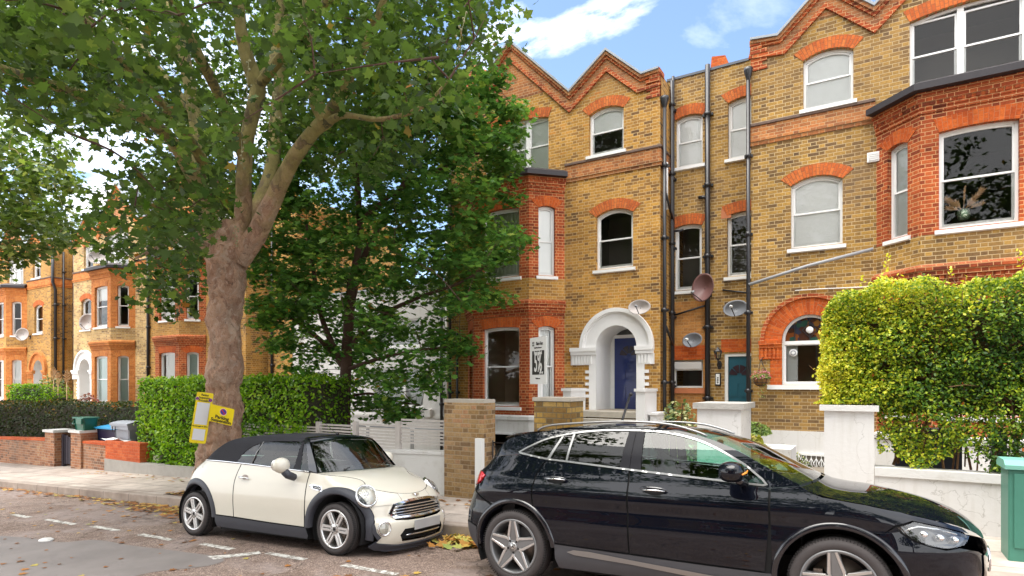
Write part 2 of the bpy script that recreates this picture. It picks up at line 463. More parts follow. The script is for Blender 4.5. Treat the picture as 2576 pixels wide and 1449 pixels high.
def lintel(par, fr, a0, a1, z1, rise, h=.26, mat='arch', splay=.05, proud=.012, name='lintel'):
    rise = max(rise, .03); w = (a1-a0)/2; am = (a0+a1)/2; R = (w*w+rise*rise)/(2*rise); cz = z1-R
    full = abs(rise-w) < .02
    ph = math.pi/2 if full else math.asin(min(1, w/R))+.0
    k1 = ph if full else math.asin(min(1, (w+splay)/R))
    n = 18; mb = MB()
    def P(k, r, e):
        th = (-ph+2*ph*k/n) if r == 0 else (-(ph+(k1-ph)*1.0)+2*(ph+(k1-ph))*k/n)
        rr = R if r == 0 else R+h
        return (am+rr*math.sin(th), cz+rr*math.cos(th)), (th*(R+h*.5), e)
    for k in range(n):
        q = [P(k, 0, 0), P(k+1, 0, 0), P(k+1, 1, h), P(k, 1, h)]
        mb.add([fr.p(*x[0], proud) for x in q], [(0, 1, 2, 3)], 0, False, [[(x[1][1]+.07*0, x[1][0]) for x in q]])
        for (i, j) in ((0, 1), (2, 3)):
            A_, B_ = q[i][0], q[j][0]
            mb.add([fr.p(*A_, proud), fr.p(*A_, -.12 if i == 0 else 0), fr.p(*B_, -.12 if i == 0 else 0), fr.p(*B_, proud)], [(0, 1, 2, 3)], 0, False, [[(0, q[i][1][0]), (.1, q[i][1][0]), (.1, q[j][1][0]), (0, q[j][1][0])]])
    for k, in ((0,), (n,)):
        a_, b_ = P(k, 0, 0)[0], P(k, 1, h)[0]
        mb.add([fr.p(*a_, proud), fr.p(*b_, proud), fr.p(*b_, 0), fr.p(*a_, 0)], [(0, 1, 2, 3)])
    return mb.build(name, mat, par)

def ring(mb, fr, P, Q, d0, d1, mi=0):
    V, T = cdt(P, [Q]); mb.add([fr.p(x, z, d0) for x, z in V], T, mi)
    for lp in (P, Q):
        n = len(lp)
        for i in range(n):
            a, b = lp[i], lp[(i+1) % n]
            mb.add([fr.p(*a, d0), fr.p(*b, d0), fr.p(*b, d1), fr.p(*a, d1)], [(0, 1, 2, 3)], mi)

def curtain(mb, fr, a0, a1, z0, z1, d, mi=0, amp=.02, k=26):
    n = max(6, int((a1-a0)*60)); P = []
    for i in range(n+1):
        a = a0+(a1-a0)*i/n; q = d+amp*math.sin(a*k*2)+amp*.5*math.sin(a*k*4.7)
        P.append([fr.p(a, z0, q), fr.p(a, z1, q)])
    mb.grid(P, mi)

def window(house, fr, a0, a1, z0, z1, rise=0, blind=None, bm='blind', room='room', rd=1.3, sill=True, lin=.26, linmat='arch', recess=.1,
           mull=(), fw=.06, mid=.5, proud=.012, cur=None, label=None, glass='glass', sash=True, shift=0, name='window', silld=.07):
    """a sash window with frame, panes, sill, lintel and a bit of room behind it; returns the opening outline"""
    P = opening(a0, a1, z0, z1, rise); f = MB()
    Q = offset_poly(P, fw*.8); ring(f, fr, P, Q, -recess, -recess-.10)
    zm = z0+(z1-z0)*mid; e = fw*.8; xs = [a0+e]+[v for v in mull]+[a1-e]
    for k in range(len(xs)-1):
        x0 = xs[k]+(.0 if k == 0 else .055); x1 = xs[k+1]-(0 if k == len(xs)-2 else .055)
        if k > 0: f_ = [(xs[k]-.055, z0+e), (xs[k]+.055, z0+e), (xs[k]+.055, z1-.03-rise*.2), (xs[k]-.055, z1-.03-rise*.2)]; slab(f, fr, f_, (), -recess+.01, .11)
        rr = rise if len(xs) == 2 else 0; top = z1-e if len(xs) == 2 else z1-rise*.6-e
        if sash:
            up = opening(x0, x1, zm-.02, top, rr*.93); upq = offset_poly(up, .035)
            ring(f, fr, up, upq, -recess-.025, -recess-.06)
            lo = opening(x0, x1, z0+e, zm+.025, 0); loq = [(x0+.04, z0+e+.065), (x1-.04, z0+e+.065), (x1-.04, zm-.02), (x0+.04, zm-.02)]
            ring(f, fr, lo, loq, -recess-.055, -recess-.095)
    w = f.build(name, 'paint', house, label=label)
    gm = MB(); V, T = cdt(Q); gm.add([fr.p(x, z, -recess-.045 if not sash else -recess-.05) for x, z in V], T)
    gm.build('pane', glass, w)
    if blind:
        b = MB(); zt = z1-rise; zb = z1-(z1-z0)*blind
        if cur: curtain(b, fr, a0+.02, a1-.02, max(zb, z0+.02), z1-.01, -recess-.16)
        else: b.quad(fr.p(a0+.01, max(zb, z0+.02), -recess-.075), fr.p(a1-.01, max(zb, z0+.02), -recess-.075), fr.p(a1-.01, z1-.02-rise*.0, -recess-.075), fr.p(a0+.01, z1-.02, -recess-.075))
        b.build('curtain' if cur else 'blind', bm, w)
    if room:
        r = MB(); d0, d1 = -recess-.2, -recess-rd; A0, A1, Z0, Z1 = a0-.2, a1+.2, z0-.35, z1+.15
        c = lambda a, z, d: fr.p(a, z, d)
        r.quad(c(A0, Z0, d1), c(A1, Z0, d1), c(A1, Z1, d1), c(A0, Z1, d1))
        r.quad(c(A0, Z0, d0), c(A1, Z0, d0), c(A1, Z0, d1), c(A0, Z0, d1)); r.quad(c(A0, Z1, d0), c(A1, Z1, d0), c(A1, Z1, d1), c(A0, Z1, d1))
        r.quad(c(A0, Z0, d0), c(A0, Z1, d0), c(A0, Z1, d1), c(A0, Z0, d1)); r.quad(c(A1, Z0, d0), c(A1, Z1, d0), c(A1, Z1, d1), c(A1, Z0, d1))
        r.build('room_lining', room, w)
    if sill:
        s = MB(); b0, b1 = a0-.07, a1+.07
        pr = [(.0-recess-.02, z0-.002), (silld, z0-.025), (silld, z0-.10), (0.002, z0-.115), (-recess, z0-.115)]
        n = len(pr); V = [fr.p(b, z, d) for b in (b0, b1) for d, z in pr]
        s.add(V, [tuple(range(n))[::-1], tuple(range(n, 2*n))]+[(i, (i+1) % n, (i+1) % n+n, i+n) for i in range(n)])
        s.build('sill', 'paint', w)
    if lin: lintel(w, fr, a0, a1, z1, rise, lin, linmat, proud=proud)
    return P

def mold(mb, path, prof, mi=0, caps=True):
    """sweep profile [(out, z)] along a plan path running left to right (out = towards the street)"""
    rows = []
    for o, z in prof: rows.append([(q[0], q[1], z) for q in offset_poly(path, -o, closed=False)])
    for i in range(len(rows)-1):
        for j in range(len(path)-1):
            mb.add([rows[i][j], rows[i][j+1], rows[i+1][j+1], rows[i+1][j]], [(0, 1, 2, 3)], mi)
    if caps:
        for j in (0, len(path)-1): mb.add([r[j] for r in rows], [tuple(range(len(rows)))], mi)

def dentils(mb, path, z0, z1, o0, o1, step=.13, w=.07, mi=0):
    for j in range(len(path)-1):
        a = Vector(path[j]); b = Vector(path[j+1]); L = (b-a).length; e = (b-a)/L; out = Vector((e.y, -e.x)); n = int(L/step)
        for k in range(n):
            c = a+e*((k+.5)*L/n)+out*((o0+o1)/2)
            mb.obox((c.x, c.y, (z0+z1)/2), (e.x*w/2, e.y*w/2, 0), (out.x*(o1-o0)/2, out.y*(o1-o0)/2, 0), (0, 0, (z1-z0)/2), mi)

def band(mb, fr, pts, lo, hi, d0, d1, mi=0):
    a = offset_poly(pts, lo, closed=False); b = offset_poly(pts, hi, closed=False)
    for i in range(len(pts)-1):
        q = [a[i], a[i+1], b[i+1], b[i]]
        v = [fr.p(*p, d) for d in (d0, d1) for p in q]
        mb.add(v, [(4, 5, 6, 7), (0, 1, 5, 4), (2, 3, 7, 6), (0, 3, 7, 4) if i == 0 else (1, 2, 6, 5)], mi)
    q = [a[-2], a[-1], b[-1], b[-2]]; v = [fr.p(*p, d) for d in (d0, d1) for p in q]; mb.add(v, [(1, 2, 6, 5)], mi)

GROUNDB = -2.2
def terrace(name, label, X0, X1, xo, mir, N, dz, o):
    """one gabled Victorian house. X0..X1 wall ends, xo: world x of local a=0, mir: bay on the right, dz: height offset"""
    W = 6.6
    mx = (lambda a: xo+(W-a)) if mir else (lambda a: xo+a)
    house = thing('brick_house', label, 'house', ((X0+X1)/2, N, SL*(X0+X1)/2), group='gabled brick houses in the terrace')
    fr = Fr((0, N)); sg = -1 if mir else 1
    def rng(a, b): return (min(mx(a), mx(b)), max(mx(a), mx(b)))
    S = o.get('stock', 'stock'); R_ = o.get('trim', 'red'); LM = o.get('lin', 'arch')
    holes = []
    def win(a, b, z0, z1, rise, **kw):
        x0, x1 = rng(a, b); kw.setdefault('linmat', LM); holes.append(window(house, fr, x0, x1, z0+dz, z1+dz, rise, **kw))
    # ---- openings of the flat front
    ws = o.get('wins', {})
    x0, x1 = rng(1.37+o.get('bsh', 0)*.7, 3.48+o.get('bsh', 0)*.7); m1 = x0+(x1-x0)*(.36 if not mir else .42); 
    mu = o.get('topmull', [x0+(x1-x0)*.33, x0+(x1-x0)*.67])
    kw = ws.get('topbig', dict(blind=1.0, bm='net')); holes.append(window(house, fr, x0, x1, 7.72+dz, 9.34+dz, .12, mull=mu, linmat=LM, **kw))
    win(4.69, 5.65, 7.9, 9.1, .13, **ws.get('top', dict(blind=.55, bm='net')))
    win(4.89, 5.9, 4.86, 6.4, .15, **ws.get('mid', {}))
    # ---- door arch or arched window
    ax = mx(o.get('arch_a', 5.46)); zsp = 2.82+dz; fl = 1.18+dz; ri, ro = .55, 1.0
    AP = opening(ax-ri, ax+ri, fl, zsp+ri, ri, 24)
    if o.get('archwin'):
        zs = 1.82+dz; AP = opening(ax-ri, ax+ri, zs, zsp+ri, ri, 24)
        o['archwin'](house, fr, ax, ri, zs, zsp, AP)
    holes.append(AP)
    # the front wall is open into the bay on both floors
    _b = o.get('bsh', 0); _j0, _j1 = sorted((mx(.77+_b), mx(3.97+_b)))
    for _z0, _z1 in ((1.02, 3.66), (4.46, 7.0)): holes.append([(_j0+.12, _z0+dz), (_j1-.12, _z0+dz), (_j1-.12, _z1+dz), (_j0+.12, _z1+dz)])
    # ---- gable outline
    zt = [9.71, 11.62, 9.71, 10.52, 9.64, 9.67]
    pts = [(.35, 9.71+dz), (2.28, 11.62+dz), (4.16+o.get('bsh', 0)*.5, 9.71+dz), (5.21, 10.52+dz), (6.16, 9.64+dz)]
    zz = [(mx(a), z) for a, z in pts]; left = (X0, 9.71+dz); right = (X1, 9.67+dz)
    if mir: zz = zz[::-1]
    top = [left]+zz+[right]
    if abs(top[0][0]-top[1][0]) < .05: top.pop(0)
    if abs(top[-1][0]-top[-2][0]) < .05: top.pop()
    out = [(X0, GROUNDB), (X1, GROUNDB)]+top[::-1]
    w = MB(); 
    zr = o.get('render_to')
    if zr is not None:
        hl = [h for h in holes]
        slab(w, fr, [(X0, zr), (X1, zr)]+top[::-1], hl); slab(w, fr, [(X0, GROUNDB), (X1, GROUNDB), (X1, zr), (X0, zr)], [], .02, .2, 1)
    else: slab(w, fr, out, holes)
    # flanks and back
    D = 9.0
    for x in (X0, X1):
        w.quad((x, N+.22, GROUNDB), (x, N+D, GROUNDB), (x, N+D, 9.60+dz), (x, N+.22, 9.60+dz), 0)
    w.quad((X0, N+D, GROUNDB), (X1, N+D, GROUNDB), (X1, N+D, 9.66+dz), (X0, N+D, 9.66+dz), 0)
    w.build('wall', [S, 'render'], house)
    # ---- roof: ridges running back behind each gable
    rf = MB()
    for i in range(len(top)-1):
        a, b = top[i], top[i+1]
        rf.quad((a[0], N+.02, a[1]-.06), (b[0], N+.02, b[1]-.06), (b[0], N+D, b[1]-.06), (a[0], N+D, a[1]-.06))
    rfo = rf.build('roof', 'slate', house)
    # ---- raking brick courses and coping
    gb = MB(); band(gb, fr, top, -.40, -.31, 0, .06, 1); band(gb, fr, top, -.31, -.15, 0, .022, 0); band(gb, fr, top, -.15, -.09, .0, .07, 1); band(gb, fr, top, -.09, -.02, 0, .12, 0)
    gb.build('gable_moulding', [o.get('gabm', 'gablebrick'), o.get('gabm', 'red')], house)
    lc = MB(); band(lc, fr, top, -.02, .03, -.22, .16); lc.build('coping', 'lead', house)
    # infill of redder brick inside the gables, set 4 mm proud
    for (a0, az, a1, ap) in ((.35, 9.71, 4.16, 2.28), (4.16, 9.71, 6.16, 5.21)):
        pk = 11.62 if ap == 2.28 else 10.52; x_ = [mx(ap), mx(a0+.62), mx(a1-.62)]
        k = .80
        tri = [(mx(ap-(ap-a0)*.60), az+(pk-az)*.12+dz-.0), (mx(ap+(a1-ap)*.60), az+(pk-az)*.12+dz), (mx(ap), pk-.60+dz)]
        if area(tri) < 0: tri = tri[::-1]
        gi = MB(); slab(gi, fr, tri, (), .004, .004)
        gi.build('gable_infill', o.get('infill', 'gablebrick'), house)
    # ---- corner quoins at the eaves
    for x, s_ in ((X0, 1), (X1, -1)):
        q = MB()
        for k in range(6):
            wd = .24 if k % 2 else .34
            xa, xb = sorted((x, x+s_*wd)); q.box(xa-.004, xb, N-.03-.012*k*(k > 3), N+.1, 9.02+k*.09+dz, 9.02+(k+1)*.09-.008+dz)
        xa, xb = sorted((x-.0*s_, x+s_*.36)); q.box(xa-.02, xb+.02, N-.10, N+.3, 9.56+dz, 9.69+dz)
        q.build('corner_quoin', 'red', house)
    # ---- string course
    bs = o.get('bsh', 0); j0, j1 = sorted((mx(.77+bs), mx(3.97+bs)))
    for xa, xb in ((X0, j0-.02), (j1+.02, X1)):
        if xb-xa < .2: continue
        sc = MB()
        pth = [(xa, N), (xb, N)]
        if xb == X1: pth = pth+[(X1, N+1.0)]
        if xa == X0: pth = [(X0, N+1.0)]+pth
        mold(sc, pth, [(0, 7.30+dz), (.03, 7.30+dz), (.03, 7.375+dz), (.055, 7.385+dz), (.055, 7.45+dz), (.02, 7.46+dz), (.02, 7.74+dz)])
        mold(sc, pth, [(.02, 7.742+dz), (.05, 7.75+dz), (.05, 7.80+dz), (0, 7.83+dz)], 1)
        sc.build('string_course', ['gablebrick' if R_ == 'red' else R_, 'darkband'], house)
    # ---- canted bay
    p = .71; f0, f1 = j0+p, j1-p; path = [(j0, N), (f0, N-p), (f1, N-p), (j1, N)]
    F0 = Fr((j0, N), -45); F1 = Fr((f0, N-p), 0); F2 = Fr((f1, N-p), 45); L = p*math.sqrt(2); WF = f1-f0
    bay = MB(); zt_ = 7.4+dz; bayw = ws.get('bay', {})
    def bayface(frm, Lf, wa, wb, tag, lift):
        hs = []
        for (z0, z1, lv) in ((1.25, 3.42, 'lo'), (4.78, 6.66, 'up')):
            kw = dict(room=None, rise=.04 if tag == 'F' else .06, lin=.27, linmat=o.get('baylin', 'redplain'), silld=.05); kw.update(bayw.get(tag+lv, {})); kw.update({})
            rise = kw.pop('rise'); hs.append(window(house, frm, wa, wb, z0+dz, z1+dz, rise, **kw))
        zr_ = (zr if zr is not None else GROUNDB)
        if zr is not None: slab(bay, frm, [(0, GROUNDB), (Lf, GROUNDB), (Lf, zr), (0, zr)], [], .02, .2, 1)
        slab(bay, frm, [(0, zr_), (Lf, zr_), (Lf, 3.80+dz), (0, 3.80+dz)], hs[:1], 0, .2, 0)
        slab(bay, frm, [(0, 3.80+dz), (Lf, 3.80+dz), (Lf, 4.70+dz), (0, 4.70+dz)], [], 0, .2, 2)
        slab(bay, frm, [(0, 4.70+dz), (Lf, 4.70+dz), (Lf, zt_), (0, zt_)], hs[1:], 0, .2, 0)
    cw = .27 if not mir else .27
    bayface(F0, L, cw, L-cw, 'R' if mir else 'L', 0); bayface(F1, WF, .30, WF-.30, 'F', 0); bayface(F2, L, cw, L-cw, 'L' if mir else 'R', 0)
    bay.build('bay_wall', [R_, 'render', S], house)
    rm = MB(); bx0, bx1 = j0-.3, j1+.3
    for z0, z1 in ((.9, 3.75), (4.4, 7.1)):
        z0 += dz; z1 += dz; y0, y1 = N+.3, N+2.6
        rm.quad((bx0, y1, z0), (bx1, y1, z0), (bx1, y1, z1), (bx0, y1, z1)); 
        for z in (z0, z1): rm.add([(j0, N+.21, z), (f0, N-p+.24, z), (f1, N-p+.24, z), (j1, N+.21, z), (bx1, y0, z), (bx1, y1, z), (bx0, y1, z), (bx0, y0, z)], [tuple(range(8))])
        for x in (bx0, bx1): rm.quad((x, y0-.08, z0), (x, y1, z0), (x, y1, z1), (x, y0-.08, z1))
    rm.build('bay_room_lining', o.get('bayroom', 'room'), house)
    # mouldings of the bay
    cm = MB()
    mold(cm, path, [(0, 3.70+dz), (.03, 3.71+dz), (.03, 3.77+dz), (.05, 3.78+dz), (.05, 3.82+dz), (.07, 3.90+dz), (.10, 3.90+dz), (.10, 3.99+dz), (.13, 4.0+dz), (.13, 4.07+dz), (0, 4.13+dz)])
    dentils(cm, offset_poly(path, -.03, False), 3.825+dz, 3.89+dz, 0, .05)
    cm.build('cornice', o.get('corn', 'red'), house); cm = MB()
    mold(cm, path, [(0, 7.02+dz), (.03, 7.03+dz), (.03, 7.10+dz), (.05, 7.11+dz), (.05, 7.15+dz), (.07, 7.22+dz), (.09, 7.22+dz), (.09, 7.31+dz), (.12, 7.32+dz), (.12, 7.40+dz), (0, 7.41+dz)])
    dentils(cm, offset_poly(path, -.03, False), 7.155+dz, 7.215+dz, 0, .05)
    cm.build('cornice', o.get('corn', 'red'), house)
    cn = MB(); mold(cn, path, [(0, 7.405+dz), (.27, 7.405+dz), (.27, 7.53+dz), (.0, 7.66+dz)])
    P2 = offset_poly(path, -.27, False); cn.add([(q[0], q[1], 7.53+dz) for q in P2]+[(j1, N-.002, 7.66+dz), (j0, N-.002, 7.66+dz)], [(0, 1, 2, 3, 4, 5)])
    cn.build('bay_canopy', 'canopy', house)
    if zr is not None:
        st = MB(); mold(st, path, [(0.022, zr-.08), (.07, zr-.07), (.07, zr+.02), (0, zr+.06)]); st.build('plinth_course', 'render', house)
    # ---- door arch surround
    if not o.get('archwin'):
        porch(house, fr, ax, ri, ro, fl, zsp, N, o.get('porch', 'stucco'), o.get('door', 'blue_door'), mx, dz, j1 if not mir else X0, X1 if not mir else j0, o)
    return house, mx, fr

def porch(house, fr, ax, ri, ro, fl, zsp, N, pm, dm, mx, dz, xl, xr, o):
    ar = MB(); n = 28
    def arc(r): return [(ax+r*math.cos(math.pi*k/n), zsp+r*math.sin(math.pi*k/n)) for k in range(n+1)]
    def ringseg(r0, r1, d0, d1):
        a, b = arc(r0), arc(r1)
        for k in range(n):
            q = [a[k], b[k], b[k+1], a[k+1]]
            ar.add([fr.p(*c, d1) for c in q], [(0, 1, 2, 3)], 0, False)
            ar.add([fr.p(*a[k], d0), fr.p(*a[k+1], d0), fr.p(*a[k+1], d1), fr.p(*a[k], d1)], [(0, 1, 2, 3)])
            ar.add([fr.p(*b[k], d0), fr.p(*b[k+1], d0), fr.p(*b[k+1], d1), fr.p(*b[k], d1)], [(0, 1, 2, 3)])
    ringseg(ri, ro-.14, -.05, .06); ringseg(ro-.14, ro-.10, 0, .09); ringseg(ro-.10, ro, 0, .13)
    ar.build('door_arch', pm, house)
    for s in (-1, 1):
        im = MB()
        xa = ax+s*ri; xb = max(xl, ax-ro-.28) if s < 0 else min(xr, ax+ro+.0)
        a0, a1 = sorted((xa-s*.03, xb)); 
        im.box(a0, a1, N-.14, N+.02, zsp-.10, zsp); im.box(a0+.015, a1-.015, N-.11, N+.02, zsp-.19, zsp-.10)
        b0, b1 = sorted((xa, xb)); im.box(b0, b1-.0, N-.05, N+.02, zsp-.46, zsp-.19)
        k = int((b1-b0-.06)/.085)
        for i in range(k):
            c = b0+.05+i*.085; im.box(c, c+.05, N-.085, N-.05, zsp-.44, zsp-.21)
        # jamb strip with tooth-like blocks
        j0, j1 = sorted((xa, xa+s*.20)); im.box(j0, j1, N-.05, N+.02, fl, zsp-.46)
        if pm == 'stucco':
            for i in range(5):
                z = zsp-.60-i*.16; t0, t1 = sorted((xa+s*.20, xa+s*.31)); im.box(t0, t1, N-.045, N+.02, z-.08, z)
        im.build('impost', pm, house)
    # vaulted passage behind the arch
    D = 1.0; ps = MB(); y0, y1 = N+.0, N+D
    prof = [(ax-ri+.005, fl)]+arc(ri-.005)[::-1]+[(ax+ri-.005, fl)]
    for i in range(len(prof)-1): ps.quad((prof[i][0], y0-.05, prof[i][1]), (prof[i+1][0], y0-.05, prof[i+1][1]), (prof[i+1][0], y1, prof[i+1][1]), (prof[i][0], y1, prof[i][1]))
    ps.build('porch_lining', 'stucco' if pm == 'stucco' else 'render', house)
    dr = MB(); yd = y1-.02; dw = .42
    bx = dr.bbox(ax-dw, ax+dw, yd-.05, yd, fl, fl+1.93, .006)
    for cx in (-.21, .21):
        for za, zb in ((.12, .62), (.78, 1.28)):
            dr.box(ax+cx-.15, ax+cx+.15, yd-.056, yd-.05, fl+za, fl+zb); dr.box(ax+cx-.11, ax+cx+.11, yd-.072, yd-.056, fl+za+.04, fl+zb-.04)
    d = dr.build('front_door', dm, house)
    fan = MB()
    for k in range(4):
        a, b = math.pi*k/4+.07, math.pi*(k+1)/4-.07
        pts = [(ax+r*math.cos(w), fl+1.45+r*math.sin(w)) for r, w in ((.07, a), (.27, a), (.27, (a+b)/2), (.27, b), (.07, b))]
        fan.prism(pts, yd-.06, yd-.052)
    fan.build('fanlight', 'fanglass', d)
    hb = MB(); hb.ell((ax+.33, yd-.08, fl+1.0), (.028, .028, .028)); hb.build('handle', 'chrome', d)
    fm = MB()
    fm.box(ax-ri, ax-dw, yd-.03, yd+.03, fl, fl+2.0); fm.box(ax+dw, ax+ri, yd-.03, yd+.03, fl, fl+2.0); fm.box(ax-ri, ax+ri, yd-.06, yd+.03, fl+1.93, fl+2.02)
    fr_ = fm.build('door_frame', 'paint', house)
    tw = MB(); tw.quad((ax-ri, yd, fl+2.02), (ax+ri, yd, fl+2.02), (ax+ri, yd, fl+2.4), (ax-ri, yd, fl+2.4)); tw.build('transom_window', 'darkglass', fr_)
    st = MB(); st.box(ax-ri-.45, ax+ri+.45, N-.9, N+D, fl-.14, fl); 
    for k in range(7): st.box(ax-ri-.3, ax+ri+.3, N-.9-.28*(k+1), N-.9-.28*k, fl-.14-.17*(k+1)-.1, fl-.17*(k+1))
    st.build('front_step', 'stone', house)
    if pm == 'stucco' and not o.get('noparapet'):
        for s in (-1, 1):
            pp = MB(); xa = ax+s*(ri+.30); x0, x1 = sorted((xa, xa+s*.22))
            pp.box(x0, x1, N-.95, N-.052, GROUNDB, fl+.50); pp.box(x0-.03, x1+.03, N-1.0, N-.055, fl+.50, fl+.57)
            if s > 0: pp.box(x0+.28, x1+.22, N-.75, N-.052, GROUNDB, fl-.05); pp.box(x0+.24, x1+.26, N-.8, N-.055, fl-.05, fl)
            pp.build('stair_parapet', 'stucco', house)
M['chrome'] = plain('chrome', (.75, .76, .78), .12, 1.0, var=0)
M['darkglass'] = glass_mat('dark_glass', (.04, .05, .05), .08)
M['fanglass'] = plain('dark_leaded_glass', (.035, .022, .03), .15, var=.3)
M['room_dark'] = plain('unlit_room_wall', (.045, .045, .05), .9, var=.2, scale=1)  # gloom of the bay room put into its wall colour
M['grey'] = plain('grey_plastic', (.30, .31, .33), .5, var=.05)
M['dish_grey'] = plain('grey_dish_paint', (.17, .18, .20), .45, var=.08)
M['dish_pale'] = plain('pale_dish_paint', (.42, .38, .36), .5, var=.1)
M['dish_rust'] = plain('reddish_dish_mesh', (.17, .085, .08), .5, var=.2)
M['brass'] = plain('dull_brass', (.4, .3, .12), .3, 1.0, var=.1)
def stained():
    t = NT('stained_glass', .15, .5); p = t.geo()
    v = t.n('ShaderNodeTexVoronoi'); v.inputs['Scale'].default_value = 9; t.put(v.inputs['Vector'], p)
    sep = t.n('ShaderNodeSeparateColor'); t.put(sep.inputs[0], v.outputs['Color'])
    t.base(t.ramp(sep.outputs[0], [(0, (.05, .02, .012)), (.25, (.16, .05, .015)), (.45, (.02, .06, .045)), (.6, (.20, .09, .02)), (.8, (.025, .03, .05)), (1, (.1, .03, .02))], 'CONSTANT'))
    return t.m
M['stained'] = stained()

def archwin(house, fr, ax, ri, zs, zsp, P):
    f = MB(); Q = offset_poly(P, .055); ring(f, fr, P, Q, -.06, -.17)
    slab(f, fr, [(ax-ri+.05, zsp-.10), (ax+ri-.05, zsp-.10), (ax+ri-.05, zsp-.02), (ax-ri+.05, zsp-.02)], (), -.045, .10)
    lo = [(ax-ri+.055, zs+.055), (ax+ri-.055, zs+.055), (ax+ri-.055, zsp-.10), (ax-ri+.055, zsp-.10)]; ring(f, fr, lo, offset_poly(lo, .02), -.08, -.14)
    w = f.build('window', 'paint', house, label='round-headed window with a stained glass fanlight')
    gm = MB(); V, T = cdt(lo); gm.add([fr.p(x, z, -.12) for x, z in V], T); gm.build('pane', 'glass', w)
    up = opening(ax-ri+.055, ax+ri-.055, zsp-.02, zsp+ri-.055, ri-.06, 20); sg = MB(); V, T = cdt(up); sg.add([fr.p(x, z, -.12) for x, z in V], T); s_ = sg.build('stained_fanlight', 'stained', w)
    ld = MB()
    for x in (-.30, 0, .30): ld.box(ax+x-.008, ax+x+.008, N_(fr)+.105, N_(fr)+.118, zsp, zsp+math.sqrt(max(.01, (ri-.06)**2-x*x)))
    dm = [(ax, zsp+.04), (ax+.16, zsp+.22), (ax, zsp+.40), (ax-.16, zsp+.22)]; ring(ld, fr, dm, offset_poly(dm, .018), -.10, -.12)
    ld.build('leading', 'black', s_)
    rd = MB(); rd.lathe([(0, -.006), (.075, -.006), (.075, .004)], (ax, N_(fr)+.10, zsp+.22), 'y', 24); rd.build('white_roundel', 'blind', s_)
    r = MB(); y0, y1 = N_(fr)+.3, N_(fr)+2.2
    r.quad((ax-1, y1, zs-.5), (ax+1.2, y1, zs-.5), (ax+1.2, y1, zsp+1), (ax-1, y1, zsp+1)); r.quad((ax-1, y0, zs-.5), (ax-1, y1, zs-.5), (ax-1, y1, zsp+1), (ax-1, y0, zsp+1)); r.quad((ax+1.2, y0, zs-.5), (ax+1.2, y1, zs-.5), (ax+1.2, y1, zsp+1), (ax+1.2, y0, zsp+1))
    r.quad((ax-1, y0, zs-.4), (ax+1.2, y0, zs-.4), (ax+1.2, y1, zs-.4), (ax-1, y1, zs-.4))
    r.build('room_lining', 'room_brown', w)
    fu = MB(); fu.box(ax-ri+.08, ax-ri+.30, N_(fr)+.22, N_(fr)+.26, zs+.05, zs+.92); fu.build('blind', 'net', w)
    fu2 = MB()
    for x in (.0, .12): fu2.box(ax+x, ax+x+.03, y1-.4, y1-.36, zs-.1, zs+1.1)
    fu2.box(ax+.14, ax+.62, y1-.4, y1-.36, zs+.45, zs+.50); fu2.box(ax+.14, ax+.62, y1-.4, y1-.36, zs+.85, zs+.90); fu2.build('inner_window_frame', 'net', w)
    st = MB(); st.lathe([(.0, .0), (.085, .0), (.085, .006), (.0, .006)], (ax-.33, N_(fr)+.11, zs+.72), 'y', 24, 0)
    st.lathe([(.035, -.002), (.06, -.002), (.06, .004)], (ax-.33, N_(fr)+.108, zs+.72), 'y', 24, 1); st.build('round_sticker', ['net', 'grey'], w)
    sl = MB(); sl.box(ax-ri-.30, ax+ri+.12, N_(fr)-.07, N_(fr)+.06, zs-.10, zs-.002); sl.build('sill', 'paint', w)
    ar = MB(); n = 24; R1 = 1.0
    for k in range(n):
        a, b = math.pi*k/n, math.pi*(k+1)/n; c = lambda r, th: (ax+r*math.cos(th), zsp+r*math.sin(th))
        q = [c(ri, a), c(R1-.08, a), c(R1-.08, b), c(ri, b)]
        ar.add([fr.p(*x, .03) for x in q], [(0, 1, 2, 3)], 0, False, [[(0, a*.8), (.3, a*.8), (.3, b*.8), (0, b*.8)]])
        ar.add([fr.p(*q[0], .03), fr.p(*q[3], .03), fr.p(*q[3], -.06), fr.p(*q[0], -.06)], [(0, 1, 2, 3)])
        q = [c(R1-.08, a), c(R1, a), c(R1, b), c(R1-.08, b)]
        for dd, (i, j) in ((.08, (0, 1)),): ar.add([fr.p(*x, .08) for x in q], [(0, 1, 2, 3)], 1)
        for i, j in ((0, 3), (1, 2)): ar.add([fr.p(*q[i], 0), fr.p(*q[j], 0), fr.p(*q[j], .08), fr.p(*q[i], .08)], [(0, 1, 2, 3)], 1)
    ar.build('window_arch', ['redplain', 'red'], house)
    y = N_(fr)
    for s in (-1, 1):
        im = MB()
        a0, a1 = sorted((ax+s*ri, ax+s*1.03)); im.box(a0, a1, y-.10, y+.02, zsp-.09, zsp); im.box(a0+.01, a1-.01, y-.07, y+.02, zsp-.16, zsp-.09); im.box(a0, a1, y-.03, y+.02, zsp-.42, zsp-.16)
        for k in range(5): im.box(a0+.04+k*.085, a0+.04+k*.085+.05, y-.055, y-.03, zsp-.41, zsp-.17)
        b0, b1 = sorted((ax+s*ri, ax+s*(ri+.24))); im.box(b0, b1, y-.02, y+.02, zs, zsp-.42)
        im.build('impost', 'redplain', house)
def N_(fr): return fr.o.y

